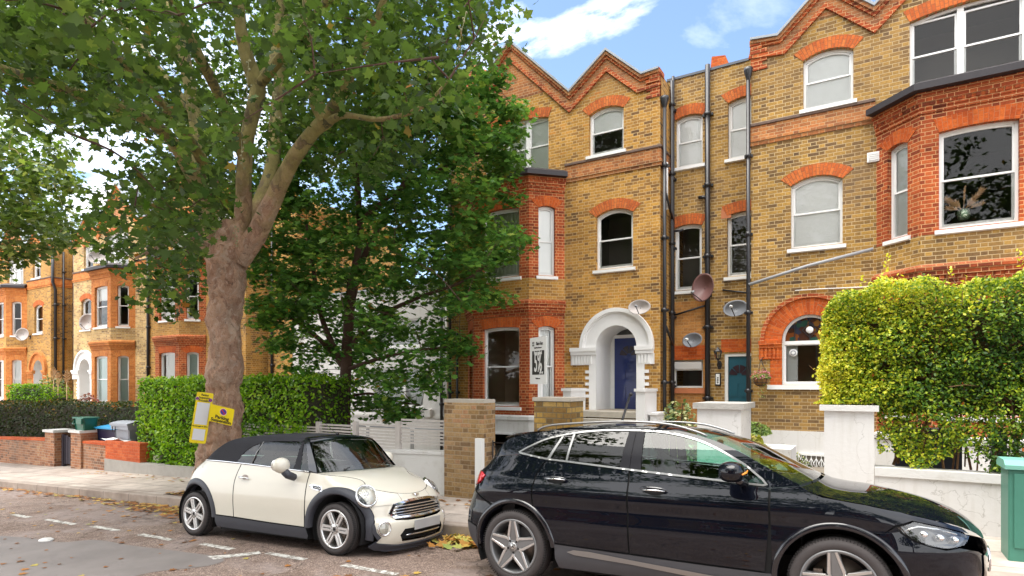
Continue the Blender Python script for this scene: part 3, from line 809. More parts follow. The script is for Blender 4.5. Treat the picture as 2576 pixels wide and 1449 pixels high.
def pipe(house, pts, r=.045, name='downpipe', hopper=None, mat='black', coll=True):
    mb = MB(); mb.tube(pts, r, 10)
    if coll:
        for i in range(len(pts)-1):
            a, b = Vector(pts[i]), Vector(pts[i+1]); L = (b-a).length
            if L > 2.4:
                for k in range(1, int(L/1.8)+1):
                    c = a+(b-a)*(k*1.8/L)
                    if (c-a).length < L-.1: mb.tube([c-(b-a)/L*.05, c+(b-a)/L*.05], r*1.35, 10); mb.obox(c+Vector((0, r*1.2, 0)), (r*2, 0, 0), (0, r, 0), (0, 0, .03))
    if hopper:
        c = Vector(hopper); mb.lathe([(r, -.22), (r*1.3, -.16), (r*2.2, 0), (r*2.2, .06), (r*1.9, .06), (r*1.6, -.02)], c, 'z', 12)
    return mb.build(name, mat, house)

# ================================================================= the terrace, right to left
NF = 14.6; NB = 15.6
bayH4 = dict(Flo=dict(room=None), Fup=dict(blind=1, bm='blind', cur=True), Rlo=dict(blind=1, bm='blind', cur=True), Rup=dict(blind=1, bm='blind'), Llo=dict(), Lup=dict(blind=1, bm='net'))
H4, mx4, fr4 = terrace('brick_house', 'yellow brick house with twin gables, white arched porch and blue front door', -11.08, -4.48, -11.08, False, NF, 0,
    dict(wins=dict(bay=bayH4, topbig=dict(blind=1.0, bm='blind'), top=dict(blind=.5, bm='blind'), mid=dict(room='room')), render_to=.96, bayroom='room_brown'))
bayH5 = dict(Flo=dict(), Fup=dict(), Lup=dict(blind=1, bm='blind', cur=True), Rup=dict(blind=1, bm='net'), Rlo=dict(), Llo=dict())
H5, mx5, fr5 = terrace('brick_house', 'brown brick house with the stained glass arched window, behind the yellow-green hedge', -2.35, 4.7, -2.35+.13, True, NF, .02,
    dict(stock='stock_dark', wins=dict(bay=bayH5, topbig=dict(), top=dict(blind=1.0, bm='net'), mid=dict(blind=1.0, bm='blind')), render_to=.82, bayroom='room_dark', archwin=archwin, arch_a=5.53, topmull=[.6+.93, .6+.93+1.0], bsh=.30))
H3, mx3, fr3 = terrace('brick_house', 'brick house with red bay, seen between the tree trunk and the long dark hedge', -27.84, -20.9, -27.84+.35, False, NF, -.25,
    dict(stock='stock', trim='red', wins=dict(bay=dict(Flo=dict(blind=1, bm='net', cur=True), Rlo=dict(blind=.9, bm='frost'), Fup=dict(blind=1, bm='net'), Rup=dict())), porch='orange'))
H2, mx2, fr2 = terrace('brick_house', 'pale brick house with orange bay and slim white arched porch, beyond the long dark hedge', -34.95, -27.86, -34.95+.12, True, NF, -.27,
    dict(stock='stock_pale', trim='orange', gabm='orange', corn='orange', baylin='orange', wins=dict(bay=dict(Flo=dict(blind=1, bm='frost'), Rlo=dict(blind=1, bm='frost'), Llo=dict(blind=1, bm='frost'), Fup=dict(blind=.35, bm='net'), Rup=dict(blind=.3, bm='net'))), noparapet=True, door='blind'))
H1, mx1, fr1 = terrace('brick_house', 'yellow brick house with orange arched doorway at the far left of the terrace', -44.3, -37.48, -44.3-.05, False, NF, -.22,
    dict(stock='stock', trim='orange', gabm='orange', corn='orange', baylin='orange', wins=dict(bay=dict(Flo=dict(blind=1, bm='net', cur=True), Fup=dict(), Rlo=dict(blind=1, bm='net'))), porch='orange', door='blind', noparapet=True))

# ---- chimneys on the roofs
def chimney(house, x, y, z0, z1, w, d, pots=3, mat='red'):
    c = MB(); c.box(x-w/2, x+w/2, y-d/2, y+d/2, z0, z1-.25); c.box(x-w/2-.05, x+w/2+.05, y-d/2-.05, y+d/2+.05, z1-.25, z1-.12); c.box(x-w/2-.02, x+w/2+.02, y-d/2-.02, y+d/2+.02, z1-.12, z1)
    ch = c.build('chimney', mat, house)
    for k in range(pots):
        pm = MB(); pm.lathe([(.13, 0), (.11, .1), (.10, .45), (.13, .47), (.13, .55), (.09, .55), (.08, .3)], (x, y-d/2+.25+k*(d-.5)/max(1, pots-1), z1), 'z', 14); pm.build('chimney_pot', 'terra', ch)
chimney(H4, -11.80, 17.3, 8.0, 12.45, .6, 1.3, 3)
chimney(H5, -2.2, 20.0, 8.0, 11.4, .7, 1.6, 3)
chimney(H2, -28.0, 19.0, 8.0, 11.6, .7, 2.2, 4); chimney(H1, -38.0, 19.0, 8.0, 11.5, .7, 2.2, 3)

# ---- narrow link building between the two near houses
LK = thing('link_building', 'narrow recessed brick building with teal door, between the two gabled brick houses', 'building', (-3.4, NB, -.1))
frL = Fr((0, NB)); lw = MB(); hl = []
WL_ = [(-4.37, -3.68, 7.52, 8.84, .08, dict(blind=1, bm='blind', rd=.8)), (-3.06, -2.2, 7.50, 8.98, .08, dict(blind=1, bm='blind', rd=.8)),
       (-4.40, -3.70, 4.30, 6.0, .06, dict(rd=1)), (-3.08, -2.2, 4.55, 6.14, .06, dict(rd=1))]
for a0, a1, z0, z1, rs, kw in WL_: hl.append(window(LK, frL, a0, a1, z0, z1, rs, lin=.27, **kw))
# small casement with open top light
hl.append(window(LK, frL, -4.44, -3.67, 1.76, 2.47, 0, sash=False, sill=False, lin=None, rd=1.0))
cs = MB(); cs.obox((-4.055, NB-.02, 2.34), (.36, 0, 0), (0, .02, .004), (0, -.03, .085)); cs.obox((-4.055, NB+.085, 2.235), (.36, 0, 0), (0, .03, 0), (0, 0, .022)); cs.build('open_top_light', 'paint', LK)
lm = MB(); slab(lm, frL, [(-4.46, 2.49), (-3.62, 2.49), (-3.62, 2.86), (-4.46, 2.86)], (), .012, .012); slab(lm, frL, [(-3.22, 2.66), (-2.2, 2.66), (-2.2, 2.98), (-3.22, 2.98)], (), .012, .012); lm.build('lintel', 'redplain', LK)
so = MB(); so.box(-4.48, -3.62, NB-.05, NB+.02, 1.62, 1.74); so.build('sill', 'terra', LK)
dh = [(-3.14, .5), (-2.2, .5), (-2.2, 2.62), (-3.14, 2.62)]; hl.append(dh)
slab(lw, frL, [(-4.6, GROUNDB), (-2.1, GROUNDB), (-2.1, 9.86), (-4.6, 9.83)], hl)
lw.box(-4.6, -2.1, NB+.22, NB+6, 9.3, 9.6, 0); lw.build('wall', 'stock_dark', LK)
cp = MB(); cp.box(-4.6, -2.1, NB-.03, NB+.25, 9.83, 9.89); cp.build('parapet_coping', 'slate', LK)
ob = MB(); slab(ob, frL, [(-4.6, -.2), (-3.52, -.2), (-3.52, 4.0), (-4.6, 4.0)], [[(-4.44, 1.76), (-3.67, 1.76), (-3.67, 2.86), (-4.44, 2.86)]], .005, .005); ob.build('stained_brickwork', brick('orange_stained_brick', [(0, (.36, .16, .05)), (.5, (.50, .22, .06)), (1, (.58, .28, .08))], (.48, .30, .14), mw=.004, soot=(.2, .1, .05)), LK)
st = MB(); st.prism([(-3.60+.0, 9.5), (-3.10, 9.5), (-3.10, 9.98), (-3.18, 10.28), (-3.52, 10.34)], NB+.3, NB+1.2); st.build('chimney_stub', 'redplain', LK)
td = MB(); td.bbox(-3.06, -2.25, NB+.06, NB+.11, .52, 2.55, .006)
for cx in (-2.945, -2.645):
    for za, zb in ((.68, 1.08), (1.18, 1.45), (1.53, 1.9)):
        td.box(cx-.13, cx+.13, NB+.052, NB+.06, za, zb); td.box(cx-.095, cx+.095, NB+.04, NB+.052, za+.035, zb-.035)
tdo = td.build('front_door', 'teal_door', LK)
fl = MB()
for k in range(4):
    a, b = math.pi*k/4+.06, math.pi*(k+1)/4-.06
    fl.prism([(-2.795+r*math.cos(w), 2.08+r*math.sin(w)*1.05) for r, w in ((.06, a), (.245, a), (.245, (a+b)/2), (.245, b), (.06, b))], NB+.045, NB+.058)
fl.build('fanlight', 'fanglass', tdo)
lb = MB(); lb.box(-2.90, -2.68, NB+.045, NB+.06, 1.10, 1.16); lb.build('letter_box', 'brass', tdo)
df = MB(); df.box(-3.14, -3.06, NB+.02, NB+.12, .5, 2.62); df.box(-3.06, -2.2, NB+.02, NB+.12, 2.55, 2.62); df.build('door_frame', 'paint', LK)
ds = MB(); ds.box(-3.3, -2.1, NB-.9, NB+.1, -.2, .5); ds.box(-3.3, -2.1, NB-1.2, NB-.9, -.2, .33); ds.build('front_step', 'stone', LK)
# pipes of the link building
pm_ = PN(1782, 600, NB).x; ph = PN(1785, 150, NB)
pipe(LK, [(pm_, NB-.09, -.3), (pm_, NB-.09, 9.95)], .065, 'soil_pipe'); pipe(LK, [(pm_, NB-.09, 6.60), (pm_-.22, NB-.09, 6.62)], .045, 'branch_pipe', coll=False)
pipe(LK, [(-4.42, NB-.07, .0), (-4.42, NB-.07, 9.9)], .04, 'downpipe'); pipe(LK, [(-4.42, NB-.07, 5.85), (-4.15, NB-.07, 5.85)], .03, 'branch_pipe', coll=False)
pipe(LK, [(-4.42, NB-.07, 3.65), (pm_-.02, NB-.08, 3.86)], .025, 'waste_pipe', coll=False)
pipe(LK, [(-3.18, NB-.03, 4.22), (-2.3, NB-.05, 4.05)], .022, 'waste_pipe', coll=False)
av = MB(); av.box(-3.22, -2.98, NB-.008, NB+.02, 6.02, 6.27); av.build('air_brick', 'terra', LK)

# pipes of the near yellow house (its right flank)
XR = -4.48
pipe(H4, [(XR+.09, NF+.08, .1), (XR+.09, NF+.08, 8.85)], .048, 'downpipe', hopper=(XR+.09, NF+.08, 8.95))
pipe(H4, [(XR+.08, NF+.75, .1), (XR+.08, NF+.75, 9.7)], .04, 'soil_pipe'); pipe(H4, [(XR+.12, NF+.10, 6.6), (XR+.1, NF+.78, 6.1)], .03, 'branch_pipe', coll=False)
pipe(H4, [(XR+.04, NF+.45, 6.3), (XR+.04, NF+.45, 7.5)], .03, 'white_pipe', mat='paint', coll=False)
pipe(H4, [(XR+.12, NF+.10, 3.3), (XR+.1, NF+.78, 2.85)], .03, 'branch_pipe', coll=False)
# pipes of the right house, left corner
XL = -2.35
pipe(H5, [(XL-.05, NF-.07, -.1), (XL-.05, NF-.07, 8.95)], .045, 'downpipe', hopper=(XL-.05, NF-.07, 9.05))
a = fr5; pa = PN(1884, 716, NF-.12); pb = PN(2197, 626, NF-.12)
pipe(H5, [pa, (pa+pb)/2+Vector((0, 0, .04)), pb], .035, 'grey_diagonal_pipe', mat='grey', coll=False)
cbm = MB(); cbm.tube([PN(2000, 731, NF-.03), PN(2060, 727, NF-.03), PN(2180, 722, NF-.03), PN(2230, 705, NF-.03)], .012, 6); cbm.build('cable', 'net', H5)
v = MB(); q = PN(2198, 396, NF); v.box(q.x-.12, q.x+.1, NF-.05, NF, q.z-.1, q.z+.1)
for k in range(4): v.box(q.x-.1, q.x+.08, NF-.065, NF-.05, q.z-.07+k*.04, q.z-.05+k*.04)
v.build('wall_vent', 'paint', H5)
# basement grille window of the right house
bw = MB(); a0, a1 = PN(2008, 1190, NF-.05), PN(2140, 1146, NF-.05)
x0, x1, z0, z1 = a0.x, a1.x, a0.z, a1.z; yb = NF-.03
for b in ((x0, x0+.06, z0, z1), (x1-.06, x1, z0, z1), (x0, x1, z1-.05, z1), (x0, x1, z0, z0+.07)): bw.box(b[0], b[1], yb-.04, yb+.02, b[2], b[3])
wo = bw.build('basement_window', 'paint', H5)
gp = MB(); gp.quad((x0+.06, yb, z0+.07), (x1-.06, yb, z0+.07), (x1-.06, yb, z1-.05), (x0+.06, yb, z1-.05)); gp.build('pane', 'room', wo)
gr = MB(); n = 9; hh = z1-z0-.12
for k in range(n+1):
    xx = x0+.06+(x1-x0-.12)*k/n; gr.box(xx-.006, xx+.006, yb-.028, yb-.014, z0+.07, z1-.05)
    if k < n:
        for s in (0, 1): 
            e = (x1-x0-.12)/n; gr.tube([(xx+e*s, yb-.02, z0+.12), (xx+e*(1-s), yb-.02, z1-.10)], .006, 4)
gr.build('security_grille', 'blind', wo)
# basement window of the yellow house bay
bb = MB(); a0 = PN(1232, 1140, 13.85); a1 = PN(1290, 1088, 13.85); y = NF-.71-.03
for b in ((a0.x, a0.x+.07, a0.z, a1.z), (a1.x, a1.x+.07, a0.z, a1.z), (a0.x, a1.x+.07, a1.z-.06, a1.z)): bb.box(b[0], b[1], y-.05, y+.01, b[2], b[3])
b_ = bb.build('basement_window', 'paint', H4)
gp = MB(); gp.quad((a0.x+.07, y-.006, a0.z), (a1.x, y-.006, a0.z), (a1.x, y-.006, a1.z-.06), (a0.x+.07, y-.006, a1.z-.06)); gp.build('pane', 'darkglass', b_)

# ---- white rendered building behind the maple
WHT = thing('rendered_building', 'white rendered low building behind the maple, between two brick houses', 'building', (-15.5, NB, -.6))
frW = Fr((0, NB)); hw = []
def wq(xl, yb, xr, yt, N=NB): a_, b_ = PN(xl, yb, N), PN(xr, yt, N); return a_.x, b_.x, a_.z, b_.z
for q, mu in (((940, 1020, 1064, 925), 1), ((1000-45, 873, 1055, 800), 0), ((783, 1037, 813, 1008), 0)):
    x0, x1, z0, z1 = wq(*q); hw.append(window(WHT, frW, x0, x1, z0, z1, 0, lin=None, blind=1, bm='net', cur=True, mull=([x0+(x1-x0)*.6] if mu else ()), sash=False, room=None))
ww = MB(); slab(ww, frW, [(-19.4, GROUNDB), (-11.0, GROUNDB), (-11.0, 5.15), (-19.4, 5.15)], hw); ww.box(-19.4, -11.0, NB+.22, NB+7, 4.6, 5.1); ww.quad((-19.4, NB, GROUNDB), (-19.4, NB+7, GROUNDB), (-19.4, NB+7, 5.15), (-19.4, NB, 5.15))
ww.build('wall', 'render', WHT)
cc = MB(); cc.box(-19.45, -11.0, NB-.06, NB+.3, 5.15, 5.22); cc.build('coping', 'lead', WHT)
pl = MB(); zz = PN(900, 1040, NB-.1).z; pl.box(-19.4, -11.1, NB-.05, NB, zz-.08, zz); pl.build('plinth_course', 'render', WHT)
xp = PN(1110, 900, NB-.1).x
pipe(WHT, [(xp, NB-.09, -.6), (xp, NB-.09, 5.1)], .05); pipe(WHT, [(xp+.25, NB-.09, -.6), (xp+.25, NB-.09, 6.5)], .075, 'white_pipe', mat='render_dirty'); pipe(WHT, [(xp+.48, NB-.09, -.6), (xp+.48, NB-.09, 9)], .045)
mbx = MB(); c = PN(1082, 1039, NB); mbx.bbox(c.x-.13, c.x+.13, NB-.14, NB, c.z-.14, c.z+.14, .02); mbx.build('meter_box', 'render', WHT)
pipe(H4, [(-10.93, NF-.07, -.2), (-10.93, NF-.07, 9.4)], .05, 'downpipe')
pipe(H4, [(-10.66, NF-.06, -.2), (-10.66, NF-.06, 3.4)], .035, 'thin_pipe')
# ---- recessed link walls further left
for (a, b, lab, zt) in ((-20.92, -19.42, 'narrow recessed brick building between the red bay house and the white building', 9.5), (-37.5, -34.93, 'recessed yellow brick building with black pipes, left of the pale brick house', 9.4)):
    L_ = thing('link_building', lab, 'building', ((a+b)/2, NB, SL*a))
    m_ = MB(); slab(m_, Fr((0, NB)), [(a, GROUNDB), (b, GROUNDB), (b, zt), (a, zt)], ()); m_.box(a, b, NB+.22, NB+6, zt-.5, zt-.2); m_.build('wall', 'stock', L_)
    pipe(L_, [(a+.35, NB-.07, -1), (a+.35, NB-.07, 9)], .05); 
# flank pipes of the far left house
pipe(H1, [(-37.40, NF+.18, -1.1), (-37.40, NF+.18, 6.9), (-37.38, NF+.05, 7.3), (-37.38, NF+.05, 8.8)], .07, 'soil_pipe'); pipe(H1, [(-37.40, NF+.55, -1.1), (-37.40, NF+.55, 9)], .05)
pipe(H3, [(-27.80, NF-.07, -1), (-27.80, NF-.07, 9.2)], .06); pipe(H3, [(-21.3, NF-.07, -1), (-21.3, NF-.07, 9.2)], .05)

# ================================================================= fittings on the walls, things of their own
def dish(c, rx, rz, label, mat, aim=(-.35, -1, .18), arm=1):
    c = Vector(c); f = Vector(aim).normalized(); s = f.cross(Vector((0, 0, 1))).normalized(); u = s.cross(f).normalized()
    t = thing('satellite_dish', label, 'satellite dish', c, 'satellite dishes on the house walls')
    m_ = MB(); P = []
    for i in range(9):
        r = i/8; P.append([c+s*(rx*r*math.cos(w))+u*(rz*r*math.sin(w))+f*(.16*rx*2*(r*r-1)) for w in [2*math.pi*k/32 for k in range(33)]])
    P.append([p-f*.012 for p in P[-1]]); P.append([c-f*(.32*rx+.012)]*33)
    m_.grid(P); m_.build('reflector', mat, t)
    a = MB(); h = c+f*rx*1.25-u*rz*.55; a.tube([c-u*rz*.95-f*.02, h], .012, 6); a.build('feed_arm', 'black', t)
    l = MB(); l.tube([h-f*.02, h+(c-h).normalized()*.10], [.035, .028], 10); l.build('receiver_head', 'grey' if mat != 'dish_grey' else 'net', t)
    b = MB(); back = c-f*.32*rx; b.tube([back, back+Vector((.02, .16, -.02)), back+Vector((.05, .34, -.1))], .02, 8); b.obox(back+Vector((.05, .30, -.1)), (.05, 0, 0), (0, .015, 0), (0, 0, .09)); b.build('bracket', 'black', t)
    return t
dish(PN(1608, 772, NF-.35), .28, .19, 'pale oval satellite dish above the white porch arch', 'dish_pale', (.1, -1, .25))
dish(PN(1767, 723, NB-.4), .33, .36, 'large reddish satellite dish on the soil pipe beside the link building windows', 'dish_rust', (-.45, -1, .1))
dish(PN(1850, 775, NB-.3), .30, .22, 'dark grey satellite dish above the teal door', 'dish_grey', (-.1, -1, .35))
dish(PN(1741, 855, NB-.3), .265, .20, 'small grey satellite dish above the low open window, lowest of the four near dishes', 'dish_grey', (-.2, -1, .35))
dish(PN(*(.4167*590, 528.4+.4167*280), NF-.9), .45, .36, 'pale satellite dish on the bay roof of the pale brick house', 'dish_pale', (.8, -1, .3))
dish(PN(*(.4167*523, 528.4+.4167*675), NF-.4), .36, .42, 'grey-white satellite dish beside the small window of the pale brick house', 'dish_pale', (.7, -1, .2))
dish(PN(*(.4167*132, 528.4+.4167*750), NF-.4), .34, .36, 'small blue-grey satellite dish on the far left yellow house', 'dish_pale', (.8, -1, .2))

c = PN(1806, 892, NB-.2); t = thing('wall_lantern', 'black coach lantern on the wall beside the teal door', 'wall lamp', (c.x, NB, c.z))
m_ = MB(); m_.lathe([(.0, .20), (.02, .17), (.05, .14), (.11, .08), (.105, .07), (.03, .07)], (c.x, c.y, c.z), 'z', 6, 0, False); m_.lathe([(.0, -.15), (.03, -.14), (.06, -.10), (.06, -.09), (0, -.09)], (c.x, c.y, c.z), 'z', 6, 0, False)
for k in range(6):
    w = math.pi*k/3; m_.tube([(c.x+.058*math.cos(w), c.y+.058*math.sin(w), c.z-.1), (c.x+.095*math.cos(w), c.y+.095*math.sin(w), c.z+.08)], .006, 4)
m_.build('lantern_frame', 'black', t)
m_ = MB(); m_.lathe([(.05, -.09), (.088, .07)], (c.x, c.y, c.z), 'z', 6, 0, False); m_.build('lantern_glass', 'glass', t)
m_ = MB(); m_.tube([(c.x, c.y, c.z-.14), (c.x, c.y+.02, c.z-.24), (c.x, NB-.03, c.z-.26), (c.x, NB-.01, c.z-.2)], .016, 8); m_.ell((c.x, NB-.02, c.z-.25), (.06, .02, .11), 12, 8); m_.build('wall_bracket', 'black', t)

c = PN(1807, 955, NB); t = thing('door_entry_panel', 'grey intercom panel on the wall between the soil pipe and the teal door', 'intercom', (c.x, NB, c.z-.2))
m_ = MB(); m_.bbox(c.x-.07, c.x+.07, NB-.05, NB, c.z-.16, c.z+.16, .01); m_.build('case', 'black', t)
m_ = MB(); m_.bbox(c.x-.05, c.x+.045, NB-.062, NB-.045, c.z-.12, c.z+.14, .006); m_.build('face_plate', 'net', t)
m_ = MB()
for k in range(4): m_.box(c.x-.02, c.x+.02, NB-.07, NB-.06, c.z-.08+k*.04, c.z-.06+k*.04)
m_.build('button', 'black', t)

c = PN(1914, 953, NF-.35); t = thing('hanging_basket', 'wire hanging basket of pink flowers beside the stained glass window', 'flower basket', (c.x, c.y, c.z-.1))
m_ = MB()
for k in range(10):
    w = 2*math.pi*k/10; m_.tube([(c.x+.17*math.cos(w)*math.cos(a_), c.y+.17*math.sin(w)*math.cos(a_), c.z-.17*math.sin(a_)) for a_ in [j*math.pi/2/6 for j in range(7)]], .004, 4)
for a_ in (0, .5, 1.0): m_.tube([(c.x+.17*math.cos(a_)*math.cos(w), c.y+.17*math.cos(a_)*math.sin(w), c.z-.17*math.sin(a_)) for w in [2*math.pi*k/16 for k in range(17)]], .005, 4)
for w in (0, 2.1, 4.2): m_.tube([(c.x+.17*math.cos(w), c.y+.17*math.sin(w), c.z), (c.x, c.y, c.z+.42)], .004, 4)
m_.build('wire_basket', 'black', t)
m_ = MB(); m_.ell((c.x, c.y, c.z-.02), (.155, .155, .14), 16, 8); m_.build('coir_liner', plain('coir_liner', (.24, .12, .04), .9, var=.3, scale=30), t)
m_ = MB(); m_.tube([(c.x, NF, c.z+.30), (c.x, c.y, c.z+.44), (c.x, c.y, c.z+.41)], .01, 6); m_.tube([(c.x, NF-.01, c.z+.5), (c.x, c.y+.1, c.z+.44)], .008, 6); m_.build('wall_hook', 'black', t)
BASKET = (t, c)

# dried flowers in the upper bay window of the right house
c = PN(2424, 553, NF-.71+.24); t = thing('dried_flower_vase', 'bunch of dried pampas grass in a patterned vase inside the upper bay window', 'flower vase', (c.x, c.y, c.z))
m_ = MB(); m_.lathe([(0, 0), (.075, 0), (.10, .05), (.105, .12), (.085, .19), (.075, .2), (.06, .19)], c, 'z', 20)
tt = NT('patterned_vase', .4); v_ = tt.n('ShaderNodeTexVoronoi'); v_.inputs['Scale'].default_value = 38; tt.put(v_.inputs['Vector'], tt.geo()); tt.base(tt.ramp(v_.outputs['Distance'], [(.3, (.45, .5, .4)), (.5, (.08, .14, .08))])); m_.build('vase', tt.m, t)
M['pampas'] = plain('pampas_plume', (.78, .52, .30), .95, var=.3, scale=25); R2 = random.Random(3)
for k, (dx, dz, L, w) in enumerate(((-.27, .42, .30, .10), (.02, .62, .36, .035), (.27, .50, .34, .10), (-.12, .30, .2, .11), (.12, .30, .2, .11), (-.22, .24, .18, .09), (.26, .26, .18, .08))):
    m_ = MB(); tip = c+Vector((dx, 0, dz)); b0 = c+Vector((0, 0, .18))
    m_.tube([b0, b0.lerp(tip, .5)], .004, 4)
    ax_ = (tip-b0).normalized()
    for j in range(260):
        q = b0.lerp(tip, R2.uniform(.45, 1)); dr_ = (ax_+Vector((R2.uniform(-1, 1), R2.uniform(-1, 1), R2.uniform(-.5, .8)))*.8).normalized()*w*R2.uniform(.6, 1.35)
        sd = Vector((R2.uniform(-1, 1), R2.uniform(-1, 1), R2.uniform(-1, 1)))*.012; m_.add([q-sd, q+sd, q+dr_], [(0, 1, 2)])
    m_.build('plume', 'pampas', t)
# ================================================================= ground
def PD(px, py, s):
    d = rayd(px, py); return Vector((s*d[0], s*d[1], CAMZ+s*d[2]))
def asphalt():
    t = NT('worn_asphalt', .82, .35); p = t.geo()
    v = t.n('ShaderNodeTexVoronoi'); v.inputs['Scale'].default_value = 95; t.put(v.inputs['Vector'], p)
    sep = t.n('ShaderNodeSeparateColor'); t.put(sep.inputs[0], v.outputs['Color'])
    c = t.ramp(sep.outputs[0], [(0, (.10, .078, .068)), (.45, (.20, .16, .14)), (.8, (.28, .23, .205)), (1, (.42, .36, .33))])
    patch = t.ramp(t.noise(p, .55, 4, .6, .6), [(.50, g(0)), (.56, g(1))])
    c = t.mix(t.math('MULTIPLY', patch, .75), c, (.27, .24, .235))            # smoother worn patches
    dark = t.ramp(t.noise(p, 1.6, 6, .7), [(.50, g(0)), (.72, g(.75))])
    c = t.mix(dark, c, (.11, .075, .058))
    c = t.mix(1.0, c, t.ramp(t.noise(p, 14, 5, .7), [(.3, g(.75)), (.7, g(1.25))]), 'MULTIPLY')
    cr = t.n('ShaderNodeTexVoronoi', feature='DISTANCE_TO_EDGE'); cr.inputs['Scale'].default_value = .55
    wv = t.n('ShaderNodeVectorMath', operation='ADD'); t.put(wv.inputs[0], p); nz = t.n('ShaderNodeTexNoise'); nz.inputs['Scale'].default_value = 2.5; nz.inputs['Detail'].default_value = 5; t.put(nz.inputs['Vector'], p); t.put(wv.inputs[1], nz.outputs['Color'])
    t.put(cr.inputs['Vector'], wv.outputs[0])
    c = t.mix(t.ramp(cr.outputs['Distance'], [(.0, g(.7)), (.012, g(0))]), c, (.03, .025, .02))
    c = t.mix(1.0, c, (1.08, .97, .90), 'MULTIPLY')
    t.base(c); t.bump(t.math('ADD', v.outputs['Distance'], t.math('MULTIPLY', t.noise(p, 40, 4), .8)), .5, .006)
    t.put(t.b.inputs['Roughness'], t.ramp(t.noise(p, .8, 3), [(.4, g(.62)), (.6, g(.85))]))
    return t.m
M['asphalt'] = asphalt()
def paving(name, col, bw, bh):
    t = NT(name, .8, .3); p = t.geo()
    b = t.n('ShaderNodeTexBrick'); b.inputs['Scale'].default_value = 1; b.inputs['Mortar Size'].default_value = .008; b.inputs['Brick Width'].default_value = bw; b.inputs['Row Height'].default_value = bh
    b.inputs['Color1'].default_value = (*col, 1); b.inputs['Color2'].default_value = (*[c*.8 for c in col], 1); b.inputs['Mortar'].default_value = (*[c*.38 for c in col], 1); t.put(b.inputs['Vector'], p)
    c = t.mix(1.0, b.outputs[0], t.ramp(t.noise(p, 3.0, 6, .65), [(.3, g(.72)), (.7, g(1.15))]), 'MULTIPLY')
    c = t.mix(t.ramp(t.noise(p, 1.1, 5), [(.52, g(0)), (.7, g(.5))]), c, (.17, .12, .09))
    t.base(c); t.bump(t.math('ADD', b.outputs['Fac'], t.noise(p, 30, 4)), .3, .004); return t.m
M['paving'] = paving('paving_slabs', (.56, .48, .42), .9, .6)
M['kerbstone'] = paving('kerb_granite', (.40, .33, .28), .95, 3.0)
M['concrete'] = plain('concrete', (.33, .31, .28), .85, var=.25, scale=4, bump=.3)
M['soil'] = plain('soil', (.09, .06, .04), .95, var=.4, scale=12, bump=.5)
M['garden'] = plain('garden_paving', (.22, .19, .15), .9, var=.3, scale=3)

def kerbn(x):
    if x < -4.7: return 6.76+.034*x
    return interp(x, [(-4.7, 6.60), (-3.4, 6.72), (-2.0, 6.80), (30, 7.2), (80, 7.4)])
XS = [-260, -140, -90, -60, -45, -35, -28]+[-24+.5*i for i in range(64)]+[10, 14, 20, 30, 50, 90]
def strip(name, f0, f1, off, mat, off1=None, **kw):
    mb = MB(); P = [[(x, f0(x), gz(x, off)), (x, f1(x), gz(x, off if off1 is None else off1))] for x in XS]
    mb.grid(P[::1], 0, False); return mb.build(name, mat, **kw)
cst = lambda v: (lambda x: v)
CAMB = .058
def gy(x, y, off=0.0): return SL*x+off-CAMB*max(0.0, y-5.0)      # the carriageway falls towards the gutter
mb = MB(); mb.grid([[(x, -60, gz(x)), (x, 5.0, gz(x))]+[(x, 5.0+(kerbn(x)+.02-5.0)*k/4, gy(x, 5.0+(kerbn(x)+.02-5.0)*k/4)) for k in (1, 2, 3, 4)] for x in XS], 0, False)
rd_ = mb.build('road', 'asphalt', kind='structure')
mb = MB()
P = [[(x, kerbn(x), gz(x, -.12)), (x, kerbn(x)+.006, gz(x, .09)), (x, kerbn(x)+.02, gz(x, .105)), (x, kerbn(x)+.15, gz(x, .112)), (x, kerbn(x)+.152, gz(x, .05))] for x in XS]
mb.grid(P, 0, False); mb.build('kerb', 'kerbstone', kind='structure')
# pavement with an open pit round the plane tree
PIT = (-11.9, -10.2, 6.55, 7.75)
mb = MB(); x0, x1, y0, y1 = PIT
def pstrip(xa, xb, fa, fb, m=0):
    xs = [x for x in XS if xa < x < xb]; xs = [xa]+xs+[xb]
    mb.grid([[(x, fa(x), gz(x, .108)), (x, fb(x), gz(x, .108))] for x in xs], m, False)
k2 = lambda x: kerbn(x)+.15
pstrip(-260, x0, k2, cst(8.6)); pstrip(x1, 90, k2, cst(8.6)); pstrip(x0, x1, cst(y1), cst(8.6))
mb.build('pavement', 'paving', kind='structure')
mb = MB(); P = [[(x, y, gz(x, .085)+.03*math.sin(x*9+y*7)) for y in [6.45+.1*j for j in range(15)]] for x in [x0-.1+.1*i for i in range(20)]]
mb.grid(P); mb.build('tree_pit_soil', 'soil', kind='structure')
mb = MB(); mb.grid([[(x, 8.58, gz(x, .09)), (x, 60, gz(x, .09))] for x in XS], 0, False); mb.build('garden_ground', 'garden', kind='structure')
mb = MB(); mb.add([(-900, -900, -40), (900, -900, 20), (900, 900, 20), (-900, 900, -40)], [(0, 1, 2, 3)]); mb.build('ground', 'soil', kind='structure', base=(0, 0, -10))

